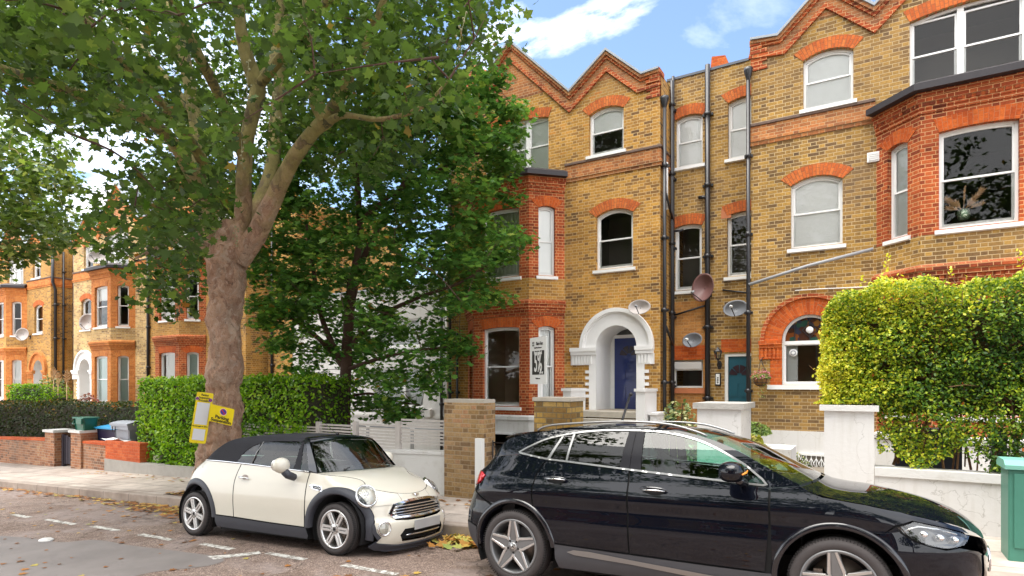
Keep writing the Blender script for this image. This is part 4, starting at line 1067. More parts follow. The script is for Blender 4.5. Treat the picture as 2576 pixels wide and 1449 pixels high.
# painted dashes of the parking bay, pieces of the road marking
def worn_paint():
    t = NT('worn_road_paint', .75, .3); p = t.geo()
    c = t.mix(t.ramp(t.noise(p, 16, 6, .75), [(.46, g(0)), (.56, g(1))]), (.66, .64, .60), (.25, .22, .19)); t.base(c); return t.m
M['roadpaint'] = worn_paint()
for a, b, n in ((-13.05, -12.38, 4.51), (-11.88, -10.88, 4.56), (-10.45, -9.67, 4.62), (-9.07, -8.25, 4.63), (-7.64, -6.97, 4.68), (-6.38, -5.69, 4.75), (-5.1, -4.29, 4.78), (-3.7, -2.9, 4.80), (-14.9, -14.0, 4.47), (-17.0, -16.1, 4.42)):
    m_ = MB(); k = 8; lo = [(a+(b-a)*i/k, n-.045+RNG.uniform(-.008, .008)) for i in range(k+1)]; hi = [(a+(b-a)*i/k, n+.05+RNG.uniform(-.008, .008)) for i in range(k+1)]
    pl_ = lo+hi[::-1]; m_.add([(x, y, gz(x, .004)) for x, y in pl_], [tuple(range(len(pl_)))]); m_.build('bay_marking', 'roadpaint', rd_)
m_ = MB(); q0, q1 = Vector((-6.86, 4.28)), Vector((-6.5, 4.72)); m_.add([(x, y, gz(x, .004)) for x, y in ((-6.95, 4.33), (-6.72, 4.27), (-6.42, 4.70), (-6.55, 4.76), (-6.7, 4.55))], [(0, 1, 2, 3, 4)]); m_.build('faded_arrow_mark', 'roadpaint', rd_)

# ================================================================= front walls
Z = lambda x: gz(x)
M['brickwall'] = brick('garden_wall_brick', [(.0, (.12, .06, .04)), (.4, (.34, .14, .07)), (.8, (.44, .20, .10)), (1, (.5, .3, .16))], (.42, .34, .26), mw=.005, wear=(.7, 1.15), soot=(.2, .16, .12))
M['newbrick'] = brick('new_red_brick', [(.0, (.40, .07, .02)), (.5, (.50, .10, .03)), (1, (.56, .15, .05))], (.40, .16, .09), mw=.003, flemish=False, wear=(.85, 1.1))
M['rubble'] = brick('rustic_stock_brick', [(.0, (.08, .055, .04)), (.2, (.20, .12, .06)), (.45, (.36, .22, .09)), (.75, (.44, .29, .14)), (1, (.42, .19, .10))], (.40, .30, .19), bh=.079, mw=.007, wear=(.65, 1.12), soot=(.16, .11, .08))
M['mossy'] = brick('mossy_rustic_brick', [(.0, (.10, .06, .03)), (.3, (.30, .17, .05)), (.6, (.48, .29, .07)), (1, (.50, .36, .17))], (.20, .155, .09), bw=.24, bh=.088, mw=.008, wear=(.6, 1.15), soot=(.10, .09, .04))
M['slat'] = plain('greyed_timber_slat', (.50, .46, .43), .7, var=.2, scale=10)
M['pier_stone'] = plain('rough_stone_cap', (.42, .40, .37), .9, var=.35, scale=16, bump=.6)
def wall_thing(name, label, cat, parts, group=None):
    bx = parts[0][2]; t = thing(name, label, cat, ((bx[0]+bx[1])/2, (bx[2]+bx[3])/2, bx[4]), group)
    for pn, mat, *boxes in parts:
        m_ = MB()
        for b in boxes: m_.box(*b[:6], 0, zs=(lambda x, c=(b[0]+b[1])/2: SL*(x-c)) if len(b) > 6 else None)
        m_.build(pn, mat, t)
    return t
wall_thing('garden_wall', 'low worn brick wall in front of the long dark hedge, left of the wooden gate', 'garden wall', [('wall_body', 'brickwall', (-40, -21.62, 8.3, 8.55, -1.35, -.20, 1)), ('brick_capping', 'newbrick', (-40, -21.62, 8.28, 8.57, -.20, -.12, 1))])
zL = lambda x: gz(x)
def pier(x0, x1, n0, n1, ztop, label, mat, cap, capmat, over=.04, zb=None, parts=(), name='gate_pier', caph=.07):
    zb = gz((x0+x1)/2)-.15 if zb is None else zb
    return wall_thing(name, label, 'gate pier', [('pier_body', mat, (x0, x1, n0, n1, zb, ztop-caph)), ('pier_cap', capmat, (x0-over, x1+over, n0-over, n1+over, ztop-caph, ztop))]+list(parts))
pier(-21.60, -20.98, 8.26, 8.75, .47, 'brick gate pier with white cap, left of the dark wooden gate', 'brickwall', .06, 'render_dirty', .05)
pier(-19.95, -19.35, 8.26, 8.75, .52, 'brick gate pier with white cap under the green caddy', 'brickwall', .06, 'render_dirty', .05)
gt = thing('wooden_gate', 'dark weathered wooden gate between two brick piers', 'gate', (-20.45, 8.5, gz(-20.45, .1)))
m_ = MB()
for k in range(6): x = -20.93+k*.16; m_.box(x, x+.13, 8.47, 8.50, gz(x, .18), .30-.015*k+.02*(k % 2))
m_.build('gate_board', 'wooddark' if 'wooddark' in M else M.setdefault('wooddark', plain('dark_gate_wood', (.030, .024, .035), .7, var=.3)), gt)
m_ = MB()
for z in (.12, -.35): m_.box(-20.95, -19.97, 8.50, 8.54, z-.05, z+.05)
m_.build('gate_rail', 'wooddark', gt); m_ = MB(); m_.box(-20.97, -20.86, 8.44, 8.53, -.7, .34); m_.build('gate_post', 'wooddark', gt)
wall_thing('garden_wall', 'short worn brick wall between the capped pier and the bright red brick wall', 'garden wall', [('wall_body', 'brickwall', (-19.34, -17.98, 8.32, 8.56, -.85, .16)), ('brick_capping', 'newbrick', (-19.34, -17.98, 8.30, 8.58, .16, .235))])
wall_thing('garden_wall', 'new bright red brick wall on a concrete base below the wheelie bins', 'garden wall', [('wall_body', 'newbrick', (-17.97, -16.22, 8.27, 8.52, -.18, .32), (-16.45, -16.22, 8.52, 9.6, -.18, .32)), ('base_wall', 'concrete', (-17.97, -15.3, 8.24, 8.53, -.9, -.182))])
wall_thing('kerb_wall', 'low grey concrete edging wall under the square bright hedge', 'low wall', [('wall_body', 'concrete', (-15.28, -12.6, 8.22, 8.45, -.8, -.14, 1)), ('stone_block', 'stone', (-16.0, -15.75, 8.5, 8.75, -.14, .0))])
wall_thing('garden_wall', 'low white rendered wall topped by slatted fence, left of the brick pier', 'garden wall', [('wall_body', 'render_dirty', (-12.55, -6.46, 8.44, 8.66, -.6, .50, 1)), ('wall_capping', 'render', (-12.55, -6.46, 8.42, 8.68, .50, .56, 1))])
# slatted fence panels and posts above the white wall
ft = thing('slatted_fence', 'grey horizontal slat fence panels standing on the white rendered wall', 'fence', (-8.5, 8.62, .4))
for px0, px1, drop in ((-12.4, -9.95, .02), (-9.85, -8.95, .0), (-8.72, -7.77, .0), (-7.62, -6.46, .09)):
    m_ = MB(); k = 8
    for i in range(k):
        z = .60+.062*i*.98; m_.box(px0, px1, 8.60, 8.62, gz(px0, z+.32)+drop, gz(px0, z+.32+.036)+drop)
    m_.build('slat_panel', 'slat', ft)
for x in (-9.90, -8.83, -7.70): 
    m_ = MB(); m_.box(x-.05, x+.05, 8.58, 8.66, gz(x, .80), gz(x, 1.42)); m_.build('post', 'slat', ft)
ra = thing('garden_railing', 'thin dark metal railing hoops behind the slatted fence', 'railing', (-9, 9.1, .3))
for x0_, x1_ in ((-12.6, -10.4), (-10.35, -9.0), (-8.95, -7.8), (-7.75, -6.6)):
    m_ = MB(); zt_ = .98; m_.tube([(x0_, 9.1, .1), (x0_, 9.1, zt_-.05), (x0_+.05, 9.1, zt_), (x1_-.05, 9.1, zt_), (x1_, 9.1, zt_-.05), (x1_, 9.1, .1)], .014, 6); m_.build('rail_hoop', 'grey', ra)
# big brick piers
pier(-6.42, -5.58, 8.37, 8.72, 1.60, 'tall plain brick pier between the white wall and the black car', 'rubble', .05, 'stone', .0, caph=.06, zb=-.3)
pier(-4.66, -4.02, 8.45, 8.95, 1.65, 'mossy yellow rustic brick pier beside the letting board', 'mossy', .05, 'stone', .02, caph=.06, zb=-.3)
m_ = MB(); m_.box(-5.69, -5.55, 8.26, 8.34, -.2, .95); tg = m_.build('gate_post', 'paint', label='slim white painted post against the tall brick pier', cat='post')
gg = thing('metal_gate', 'black iron gate with diagonal braces, between the two brick piers', 'gate', (-5.1, 8.6, 0))
m_ = MB()
for z in (.86, .1): m_.tube([(-5.55, 8.6, z), (-4.7, 8.6, z)], .013, 6)
for x in (-5.55, -5.13, -4.7): m_.tube([(x, 8.6, 0), (x, 8.6, .9)], .013, 6)
m_.build('gate_frame', 'black', gg); m_ = MB()
for x in (-5.55, -5.13): m_.tube([(x, 8.6, .12), (x+.42, 8.6, .85)], .008, 6); m_.tube([(x, 8.6, .85), (x+.42, 8.6, .12)], .008, 6)
m_.build('brace', 'black', gg)
pier(-2.08, -1.50, 8.5, 9.3, 1.60, 'white rendered pier with rough stone cap in front of the teal door', 'render', .07, 'pier_stone', .05, caph=.08, zb=-.2)
pier(-.50, .04, 8.5, 9.2, 1.60, 'tall white rendered pier under the left end of the yellow-green hedge', 'render', .07, 'render_dirty', .05, caph=.07, zb=-.1)
wall_thing('garden_wall', 'low white rendered wall below the yellow-green hedge', 'garden wall', [('wall_body', 'render', (.045, 5.0, 8.52, 8.75, -.1, .75)), ('wall_capping', 'render_dirty', (.045, 5.0, 8.49, 8.78, .75, .85))])
wall_thing('planter_box', 'white rendered planter holding lavender beside the teal door steps', 'planter', [('planter_wall', 'render', (-1.9, -1.1, 10.6, 11.4, -.2, .80))])

# ================================================================= bins and small things
def tub(mb, cx, cy, z0, h, wx, wy, taper=.82, mi=0, b=.03):
    P = []
    for z, k in ((0, taper), (0, taper), (h, 1), (h, 1)):
        row = []
        for s, t_ in ((-1, -1), (1, -1), (1, 1), (-1, 1)):
            for a in (0, 1):
                dx = (1-b*2/wx) if (a == (0 if s*t_ > 0 else 1)) else 1; dy = (1-b*2/wy) if dx == 1 else 1
                row.append((cx+s*wx/2*k*dx, cy+t_*wy/2*k*dy, z0+z))
        P.append(row+row[:1])
    mb.grid(P[1:3], mi, False); mb.add([p for p in P[0][:-1]], [tuple(range(8))], mi); mb.add([p for p in P[3][:-1]], [tuple(range(8))], mi)
M['green_bin'] = plain('green_caddy_plastic', (.012, .12, .075), .4, var=.1, coat=.2)
M['navy_bin'] = plain('navy_bin_plastic', (.012, .014, .055), .4, var=.1); M['blue_lid'] = plain('bright_blue_lid', (.03, .30, .60), .35, var=.1); M['grey_bin'] = plain('grey_bin_plastic', (.30, .32, .36), .5, var=.08)
t = thing('food_caddy', 'small green food waste caddy standing on the brick gate pier', 'food caddy', (-19.6, 8.5, .52)); m_ = MB(); tub(m_, -19.6, 8.5, .52, .33, .62, .4); m_.build('tub', 'green_bin', t)
m_ = MB(); m_.bbox(-19.93, -19.27, 8.28, 8.72, .85, .90, .012); m_.bbox(-19.62, -19.30, 8.25, 8.29, .70, .87, .01); m_.build('lid', 'green_bin', t); m_ = MB(); m_.tube([(-19.92, 8.4, .86), (-19.94, 8.3, .72), (-19.9, 8.28, .70), (-19.7, 8.27, .70)], .012, 6); m_.build('handle', 'green_bin', t)
t = thing('recycling_box', 'navy recycling bin with bright blue lid behind the red brick wall', 'recycling bin', (-18.75, 8.95, -.4)); m_ = MB(); tub(m_, -18.75, 8.95, -.4, 1.0, 1.15, .6); m_.build('tub', 'navy_bin', t); m_ = MB(); m_.grid([[(-18.75+a*.62, 8.95+b*.34, .61+.09*(1-b*b)*(1 if abs(a) < .95 else .3)) for b in (-1, -.9, -.5, 0, .5, .9, 1)] for a in (-1, -.95, -.4, .4, .95, 1)]); m_.box(-19.37, -18.13, 8.60, 9.30, .57, .615); m_.build('lid', 'blue_lid', t)
t = thing('wheelie_bin', 'light grey wheelie bin beside the square bright hedge', 'wheelie bin', (-17.85, 8.95, -.4)); m_ = MB(); tub(m_, -17.85, 8.95, -.4, 1.15, .82, .7, .78); m_.build('body', 'grey_bin', t)
m_ = MB(); m_.grid([[(-17.85+a*.48, 8.95+b*.42, .76+.07*(1-b*b)) for b in (-1, -.9, -.5, 0, .5, .9, 1)] for a in (-1, -.9, 0, .9, 1)]); m_.box(-18.33, -17.37, 8.53, 9.37, .70, .765); m_.box(-18.31, -17.39, 8.56, 9.34, .60, .70); m_.build('lid', 'grey_bin', t)
for s in (-.32, .32):
    m_ = MB(); m_.lathe([(0, -.03), (.1, -.03), (.1, .03), (0, .03)], (-17.85+s, 9.25, -.35), 'x', 16); m_.build('wheel', 'black', t)
m_ = MB(); m_.tube([(-18.1, 8.51, .68), (-18.1, 8.50, .52)], .012, 6); m_.tube([(-17.95, 8.51, .68), (-17.95, 8.50, .52)], .012, 6); m_.build('lid_catch', 'black', t)
m_ = MB(); P = [[(-17.75+.32*i, 8.34+.06*j, .335+.05*math.sin(i*2.1+j)*(1 if i % 2 else .4)) for j in range(4)] for i in range(-2, 3)]; m_.grid(P); m_.build('crumpled_bag', 'net', label='crumpled pale plastic bag lying on the red brick wall', cat='plastic bag')
# green street cabinet
M['cabgreen'] = plain('green_cabinet_paint', (.05, .20, .145), .5, var=.16, scale=5, coat=.1)
M['cabtop'] = plain('pale_green_cabinet_paint', (.17, .42, .34), .45, var=.1)  # lighter green for the sloping top and the locks
t = thing('street_cabinet', 'green metal street cabinet on the pavement at the right edge', 'street cabinet', (1.72, 7.65, .1)); cx0, cx1, cy0, cy1 = 1.15, 2.3, 7.45, 7.85
m_ = MB(); m_.bbox(cx0, cx1, cy0, cy1, .08, 1.04, .012); m_.box(cx0+.02, cx1-.02, cy0+.02, cy1-.02, .0, .10); m_.build('body', 'cabgreen', t)
m_ = MB(); m_.prism([(cy0-.03, 1.04), (cy1+.03, 1.04), (cy1+.03, 1.08), (cy1-.05, 1.125), (cy0+.05, 1.125), (cy0-.03, 1.08)], cx0-.03, cx1+.03, 0); m_.build('sloping_top', 'cabtop', t)
for a, b in ((cx0+.04, (cx0+cx1)/2-.01), ((cx0+cx1)/2+.01, cx1-.04)):
    m_ = MB(); m_.bbox(a, b, cy0-.014, cy0-.001, .28, 1.0, .005); d_ = m_.build('door', 'cabgreen', t); m_ = MB(); m_.lathe([(0, -.012), (.014, -.012), (.016, 0)], (b-.05, cy0-.015, .62), 'y', 12); m_.build('lock', 'cabtop', d_)

# parking suspension notices on the trunk
M['signyel'] = plain('yellow_sign', (.86, .66, .005), .4, var=.04); M['signwhite'] = plain('white_notice_paper', (.72, .72, .75), .5, var=.03); M['signblack'] = plain('black_lettering', (.015, .013, .01), .5, var=0)
M['signblue'] = plain('blue_roundel', (.02, .05, .35), .4, var=0); M['signred'] = plain('red_roundel', (.55, .02, .03), .4, var=0)
def board(name, label, pts4, rad, build):
    """flat sign in the plane through three measured corners"""
    tl, tr, bl = pts4; ex = (tr-tl); W_ = ex.length; ex.normalize(); ez = (tl-bl); H_ = ez.length; ez.normalize(); out = ex.cross(ez).normalized()
    if out.y > 0: out = -out
    c = (tr+bl)/2
    P_ = lambda x, y, d=0: tuple(c+ex*x+ez*y+out*d)
    t = thing(name, label, 'sign', c-ez*H_/2)
    pts = []
    for sx, sy in ((1, 1), (-1, 1), (-1, -1), (1, -1)):
        for k in range(5):
            a0 = {(1, 1): 0, (-1, 1): 90, (-1, -1): 180, (1, -1): 270}[sx, sy]+k*22.5
            pts.append((sx*(W_/2-rad)+rad*math.cos(math.radians(a0)), sy*(H_/2-rad)+rad*math.sin(math.radians(a0))))
    m_ = MB(); n = len(pts); m_.add([P_(x, y, 0) for x, y in pts]+[P_(x, y, -.008) for x, y in pts], [tuple(range(n)), tuple(range(2*n-1, n-1, -1))]+[(i, (i+1) % n, (i+1) % n+n, i+n) for i in range(n)])
    return t, P_, W_, H_, m_
def rect(m_, P_, x0, x1, y0, y1, d=.003, mi=0): m_.add([P_(x0, y0, d), P_(x1, y0, d), P_(x1, y1, d), P_(x0, y1, d)], [(0, 1, 2, 3)], mi)
def disc(m_, P_, x, y, r, d, mi=0, n=20): m_.add([P_(x+r*math.cos(2*math.pi*k/n), y+r*math.sin(2*math.pi*k/n), d) for k in range(n)], [tuple(range(n))], mi)
def nopark(m_, P_, x, y, r, dd=.004):
    disc(m_, P_, x, y, r*1.12, dd-.001, 0); disc(m_, P_, x, y, r, dd, 1); disc(m_, P_, x, y, r*.82, dd+.001, 2)
    q = r*.12; a = r*.75; m_.add([P_(x-a*.7-q, y+a*.7-q, dd+.002), P_(x-a*.7+q, y+a*.7+q, dd+.002), P_(x+a*.7+q, y-a*.7+q, dd+.002), P_(x+a*.7-q, y-a*.7-q, dd+.002)], [(0, 1, 2, 3)], 1)
SS = 11.05
t, P_, W_, H_, m_ = board('parking_notice', 'tall yellow parking suspension notice with two white papers, strapped to the trunk', (PD(496, 985, SS), PD(538, 990, SS+.1), PD(475, 1113, SS)), .03, None)
m_.build('board', 'signyel', t); m_ = MB(); rect(m_, P_, -W_*.38, W_*.38, -H_*.13, H_*.30); rect(m_, P_, -W_*.36, W_*.36, -H_*.44, -H_*.22); m_.build('white_paper', 'signwhite', t)
m_ = MB(); u_ = H_/10
for s_, y in (('Parking', 4.5), ('Suspension', 3.95), ('Proceeding', 3.4)): text_mb(m_, s_, lambda x, y_, d, y=y: P_(x*.72, y_+y*u_, .004+d), .058, 0, .001)
text_mb(m_, 'No through or drive', lambda x, y_, d: P_(x*.85, y_-1.65*u_, .004+d), .036, 0, .0008); m_.build('lettering', 'signblack', t)
m_ = MB(); nopark(m_, P_, W_*.37, 3.6*u_, .032); nopark(m_, P_, -W_*.42, 3.7*u_, .028); m_.build('no_waiting_roundel', ['signwhite', 'signred', 'signblue'], t)
t, P_, W_, H_, m_ = board('parking_notice', 'wide yellow notice reading Parking Suspension on the plane trunk', (PD(531, 1016, SS-.06), PD(590, 1030, SS-.02), PD(524, 1058, SS-.06)), .03, None)
m_.build('board', 'signyel', t); m_ = MB(); text_mb(m_, 'Parking', lambda x, y_, d: P_(x+.02, y_-H_*.16, .004+d), .085, 0, .002); text_mb(m_, 'Suspension', lambda x, y_, d: P_(x+.01, y_-H_*.36, .004+d), .082, 0, .002); m_.build('lettering', 'signblack', t)
m_ = MB(); nopark(m_, P_, W_*.06, H_*.2, .058); m_.build('no_waiting_roundel', ['signwhite', 'signred', 'signblue'], t)
# letting board
c0 = PN(1333, 851, 9.35); c2 = PN(1333, 966, 9.35); c1 = PN(1375, 866, 9.0)
t, P_, W_, H_, m_ = board('letting_board', 'white letting board with a black 5% panel, on a white post by the mossy pier', (c0, Vector((c1.x, c1.y, c0.z)), c2), .004, None)
m_.build('board', 'paint', t)
m_ = MB(); rect(m_, P_, -W_*.35, W_*.37, -H_*.30, H_*.21, .003); m_.build('black_panel', 'signblack', t)
m_ = MB(); text_mb(m_, 'New Landlords', lambda x, y, d: P_(x*.50+W_*.01, y+H_*.165, .005+d), .095, 0, .0012); text_mb(m_, '5%', lambda x, y, d: P_(x*.62+W_*.01, y*1.2-H_*.055, .005+d), .40, 0, .005); text_mb(m_, 'plus vat', lambda x, y, d: P_(x*.62+W_*.2, y-H_*.255, .005+d), .065, 0, .0015); m_.build('white_lettering', 'paint', t)
m_ = MB(); text_mb(m_, 'Black Katz', lambda x, y, d: P_(x*.72+W_*.1, y+H_*.36, .004+d), .082, 0, .0004); text_mb(m_, 'Letting & Property Management', lambda x, y, d: P_(x*.72, y+H_*.275, .004+d), .03, 0, .0004); text_mb(m_, 'blackkatz.com', lambda x, y, d: P_(x*.8, y-H_*.38, .004+d), .035, 0, .0004)
bx_ = -W_*.32
for sx, sy in ((0, 1), (0, -1), (1, 1), (1, -1)):
    x = bx_+sx*.042; y = H_*.36+sy*.022; m_.add([P_(x-.016, y-.017*sy, .004), P_(x+.018, y-.012*sy, .004), P_(x+(.016 if sx else .0), y+.019*sy, .004), P_(x-.014, y+.017*sy, .004)], [(0, 1, 2, 3)])
m_.build('black_lettering', 'signblack', t)
m_ = MB(); b_ = PN(1356, 968, 9.22); m_.box(b_.x-.035, b_.x+.035, b_.y+.02, b_.y+.07, 0, b_.z+.4); m_.build('post', 'paint', t)
# handrail by the steps
t = thing('handrail', 'short black metal handrail beside the white porch steps', 'handrail', PN(1575, 1060, 13.7)); m_ = MB(); m_.tube([PN(1587, 992, 13.6), PN(1583, 1000, 13.6), PN(1566, 1055, 13.2), PN(1564, 1100, 13.0)], .028, 8); m_.build('rail', 'black', t)
m_ = MB(); m_.ell(PN(1587, 992, 13.6), (.045, .045, .045), 10, 8); m_.build('rail_knob', 'black', t)
m_ = MB(); m_.ell((-9.95, 3.82, gz(-9.95, .015)), (.11, .09, .03), 14, 8); m_.build('pale_stone', 'render', label='flat pale stone lying on the road at the lower left', cat='stone')
# bicycle glimpsed over the white wall

# a smoother resurfaced patch in the carriageway
M['roadpatch'] = plain('smooth_resurfaced_asphalt', (.205, .18, .17), .65, var=.30, scale=2.2, bump=.1)
pp_ = [(-60, 1362), (60, 1352), (150, 1364), (240, 1358), (330, 1372), (430, 1384), (560, 1404), (520, 1424), (380, 1440), (250, 1475), (100, 1520), (-60, 1500)]
pp_ = [(q[0], q[1]) for q in crom(pp_, 5, True)]
m_ = MB(); m_.add([tuple(PG(x, y, .003)) for x, y in pp_], [tuple(range(len(pp_)))]); m_.build('resurfaced_patch', 'roadpatch', rd_)
# ================================================================= leaves
NR = np.random.default_rng(5)
MAPLE = np.array([(0, -.5, 0), (.16, -.30, .02), (.46, -.28, .07), (.34, -.06, .04), (.56, .18, .09), (.26, .16, .03), (.20, .30, .03), (0, .56, .02), (-.20, .30, .03), (-.26, .16, .03), (-.56, .18, .09), (-.34, -.06, .04), (-.46, -.28, .07), (-.16, -.30, .02)])
OVAL = np.array([(0, -.5, 0), (.26, -.1, .06), (.2, .25, .05), (0, .5, 0), (-.2, .25, .05), (-.26, -.1, .06)])
DIAM = np.array([(0, -.5, 0), (.30, .0, .07), (0, .5, 0), (-.30, .0, .07)])
def leafmesh(name, P, S, mat, parent=None, tmpl=DIAM, up=(0, 0, 1), upw=.8, rnd=None, outd=None, **kw):
    P = np.asarray(P, float); n = len(P); K = len(tmpl)
    N_d = NR.normal(size=(n, 3)); N_d /= np.linalg.norm(N_d, axis=1)[:, None]
    N_d = N_d*(1-upw*.5)+np.array(up)*upw*.9
    if outd is not None: N_d += outd
    N_d /= np.linalg.norm(N_d, axis=1)[:, None]
    T = np.cross(N_d, NR.normal(size=(n, 3))); T /= np.linalg.norm(T, axis=1)[:, None]; B = np.cross(N_d, T)
    S = np.broadcast_to(np.asarray(S, float), (n,))
    fold = NR.uniform(.3, 1.8, n)
    V = P[:, None, :]+S[:, None, None]*(tmpl[None, :, 0, None]*T[:, None, :]+tmpl[None, :, 1, None]*B[:, None, :]+(tmpl[None, :, 2, None]*fold[:, None, None])*N_d[:, None, :])
    V = V.reshape(-1, 3); off = np.array(WL[parent.name]) if parent is not None else np.array([P[:, 0].mean(), P[:, 1].mean(), V[:, 2].min()])
    me = bpy.data.meshes.new(name); me.vertices.add(n*K); me.vertices.foreach_set('co', (V-off).ravel())
    me.loops.add(n*K); me.loops.foreach_set('vertex_index', np.arange(n*K, dtype=np.int32)); me.polygons.add(n); me.polygons.foreach_set('loop_start', np.arange(0, n*K, K, dtype=np.int32))
    me.update(calc_edges=True)
    at = me.attributes.new('rnd', 'FLOAT', 'FACE'); at.data.foreach_set('value', (NR.random(n) if rnd is None else np.asarray(rnd)).astype(np.float32))
    me.materials.append(M[mat]); o = bpy.data.objects.new(name, me); COL.objects.link(o)
    if parent is not None: o.parent = parent; WL[o.name] = WL[parent.name].copy()
    else: o.location = off
    return props(o, **kw)

M['leaf_plane'] = leaf_mat('plane_leaf', [(0, (.014, .036, .005)), (.4, (.040, .088, .010)), (.75, (.092, .160, .020)), (.93, (.22, .31, .05)), (.985, (.28, .30, .06)), (1, (.42, .17, .03))], .5, .55, under=(.10, .16, .06))
M['leaf_maple'] = leaf_mat('maple_leaf', [(0, (.04, .13, .028)), (.4, (.10, .25, .05)), (.8, (.22, .40, .08)), (.95, (.36, .50, .10)), (1, (.60, .30, .04))], .6, .45, under=(.06, .11, .05))
M['leaf_far'] = leaf_mat('pale_green_leaf', [(0, (.035, .07, .015)), (.5, (.10, .16, .035)), (.85, (.20, .27, .07)), (1, (.35, .38, .14))], .4, .5)
M['leaf_hm'] = leaf_mat('bright_hedge_leaf', [(0, (.04, .12, .006)), (.4, (.15, .32, .014)), (.8, (.30, .50, .024)), (1, (.45, .58, .06))], .35, .35)
M['leaf_hl'] = leaf_mat('dark_hedge_leaf', [(0, (.012, .022, .006)), (.45, (.030, .055, .012)), (.8, (.065, .09, .018)), (.95, (.14, .13, .03)), (1, (.28, .15, .03))], .25, .5)
M['leaf_hr'] = leaf_mat('privet_leaf', [(0, (.02, .06, .012)), (.28, (.07, .16, .02)), (.5, (.22, .33, .022)), (.75, (.56, .58, .04)), (.992, (.76, .68, .07)), (1, (.45, .13, .02))], .35, .38)
M['twig'] = plain('twig_bark', (.10, .055, .035), .9, var=.3, scale=20)
M['core'] = plain('hedge_shade_core', (.030, .026, .012), .95, var=.4, scale=20)  # shade inside the clipped hedges, put into a near-black core colour
def bark_plane():
    t = NT('plane_bark', .8, .3); p = t.geo(); sep = t.n('ShaderNodeSeparateXYZ'); t.put(sep.inputs[0], p)
    mp = t.n('ShaderNodeMapping'); mp.inputs['Scale'].default_value = (1, 1, .55); t.put(mp.inputs[0], p)
    v = t.n('ShaderNodeTexVoronoi'); v.inputs['Scale'].default_value = 8.0; v.inputs['Randomness'].default_value = 1
    wv = t.n('ShaderNodeVectorMath', operation='ADD'); t.put(wv.inputs[0], mp.outputs[0]); nz = t.n('ShaderNodeTexNoise'); nz.inputs['Scale'].default_value = 5; nz.inputs['Detail'].default_value = 5; t.put(nz.inputs['Vector'], mp.outputs[0])
    sc = t.n('ShaderNodeVectorMath', operation='SCALE'); t.put(sc.inputs[0], nz.outputs['Color']); sc.inputs[3].default_value = .45; t.put(wv.inputs[1], sc.outputs[0]); t.put(v.inputs['Vector'], wv.outputs[0])
    s1 = t.n('ShaderNodeSeparateColor'); t.put(s1.inputs[0], v.outputs['Color'])
    low = t.ramp(s1.outputs[0], [(0, (.36, .20, .13)), (.3, (.50, .30, .20)), (.6, (.60, .38, .26)), (.85, (.42, .27, .19)), (1, (.62, .44, .32))])
    high = t.ramp(s1.outputs[0], [(0, (.17, .16, .09)), (.2, (.40, .34, .13)), (.6, (.50, .42, .17)), (.9, (.44, .36, .14)), (1, (.22, .17, .10))])
    k = t.math('ADD', sep.outputs[2], t.math('MULTIPLY', t.math('SUBTRACT', t.noise(p, 2.2, 4), .5), 3.2))
    c = t.mix(t.ramp(t.math('DIVIDE', k, 10), [(.50, g(0)), (.62, g(1))]), low, high)
    mw_ = t.n('ShaderNodeMapping'); mw_.inputs['Scale'].default_value = (1, 1, 2.6); t.put(mw_.inputs[0], wv.outputs[0])
    wr_ = t.noise(mw_.outputs[0], 6, 6, .72, 1.6); ck = t.ramp(wr_, [(.335, g(1)), (.44, g(0))]); lowm = t.ramp(t.math('DIVIDE', k, 10), [(.42, g(1)), (.60, g(.25))])
    c = t.mix(.35, c, (.45, .31, .23)) if False else c
    c = t.mix(t.math('MULTIPLY', t.math('MULTIPLY', ck, lowm), .85), c, (.10, .06, .045))
    c = t.mix(t.math('MULTIPLY', t.ramp(wr_, [(.50, g(0)), (.64, g(1))]), t.math('MULTIPLY', lowm, .6)), c, (.70, .56, .47))
    c = t.mix(1.0, c, t.ramp(t.noise(p, 3, 4), [(.3, g(.8)), (.7, g(1.2))]), 'MULTIPLY')
    t.base(c); t.bump(t.math('ADD', t.math('MULTIPLY', wr_, 1.6), t.math('MULTIPLY', s1.outputs[1], .12)), .8, .08); return t.m
M['bark'] = bark_plane(); M['bark_maple'] = plain('maple_bark', (.095, .050, .035), .85, var=.3, scale=14, bump=.5)
from mathutils import noise as MN
def limb(mb, path, rad, seg=14, rough=.06, n=6, mi=0):
    pr = crom([tuple(p)+(r,) for p, r in zip(path, rad)], n); rings = []; up = None; m = len(pr)
    for i, q in enumerate(pr):
        p = Vector(q[:3]); r = max(.004, q[3]); d = (Vector(pr[min(i+1, m-1)][:3])-Vector(pr[max(i-1, 0)][:3])).normalized()
        if up is None: up = Vector((0, 1, 0)) if abs(d.z) > .7 else Vector((0, 0, 1))
        a = d.cross(up).normalized(); b = a.cross(d).normalized(); up = b; row = []
        for k in range(seg+1):
            w = 2*math.pi*(k % seg)/seg; e = a*math.cos(w)+b*math.sin(w)
            h = MN.noise((p+e*r)*2.2)*.9+MN.noise((p+e*r)*5.0)*.6-abs(MN.noise((p+e*r)*8))*.6-abs(MN.noise((p+e*r)*17))*.3+.15
            row.append(p+e*r*(1+rough*h))
        rings.append(row)
    mb.grid(rings, mi)
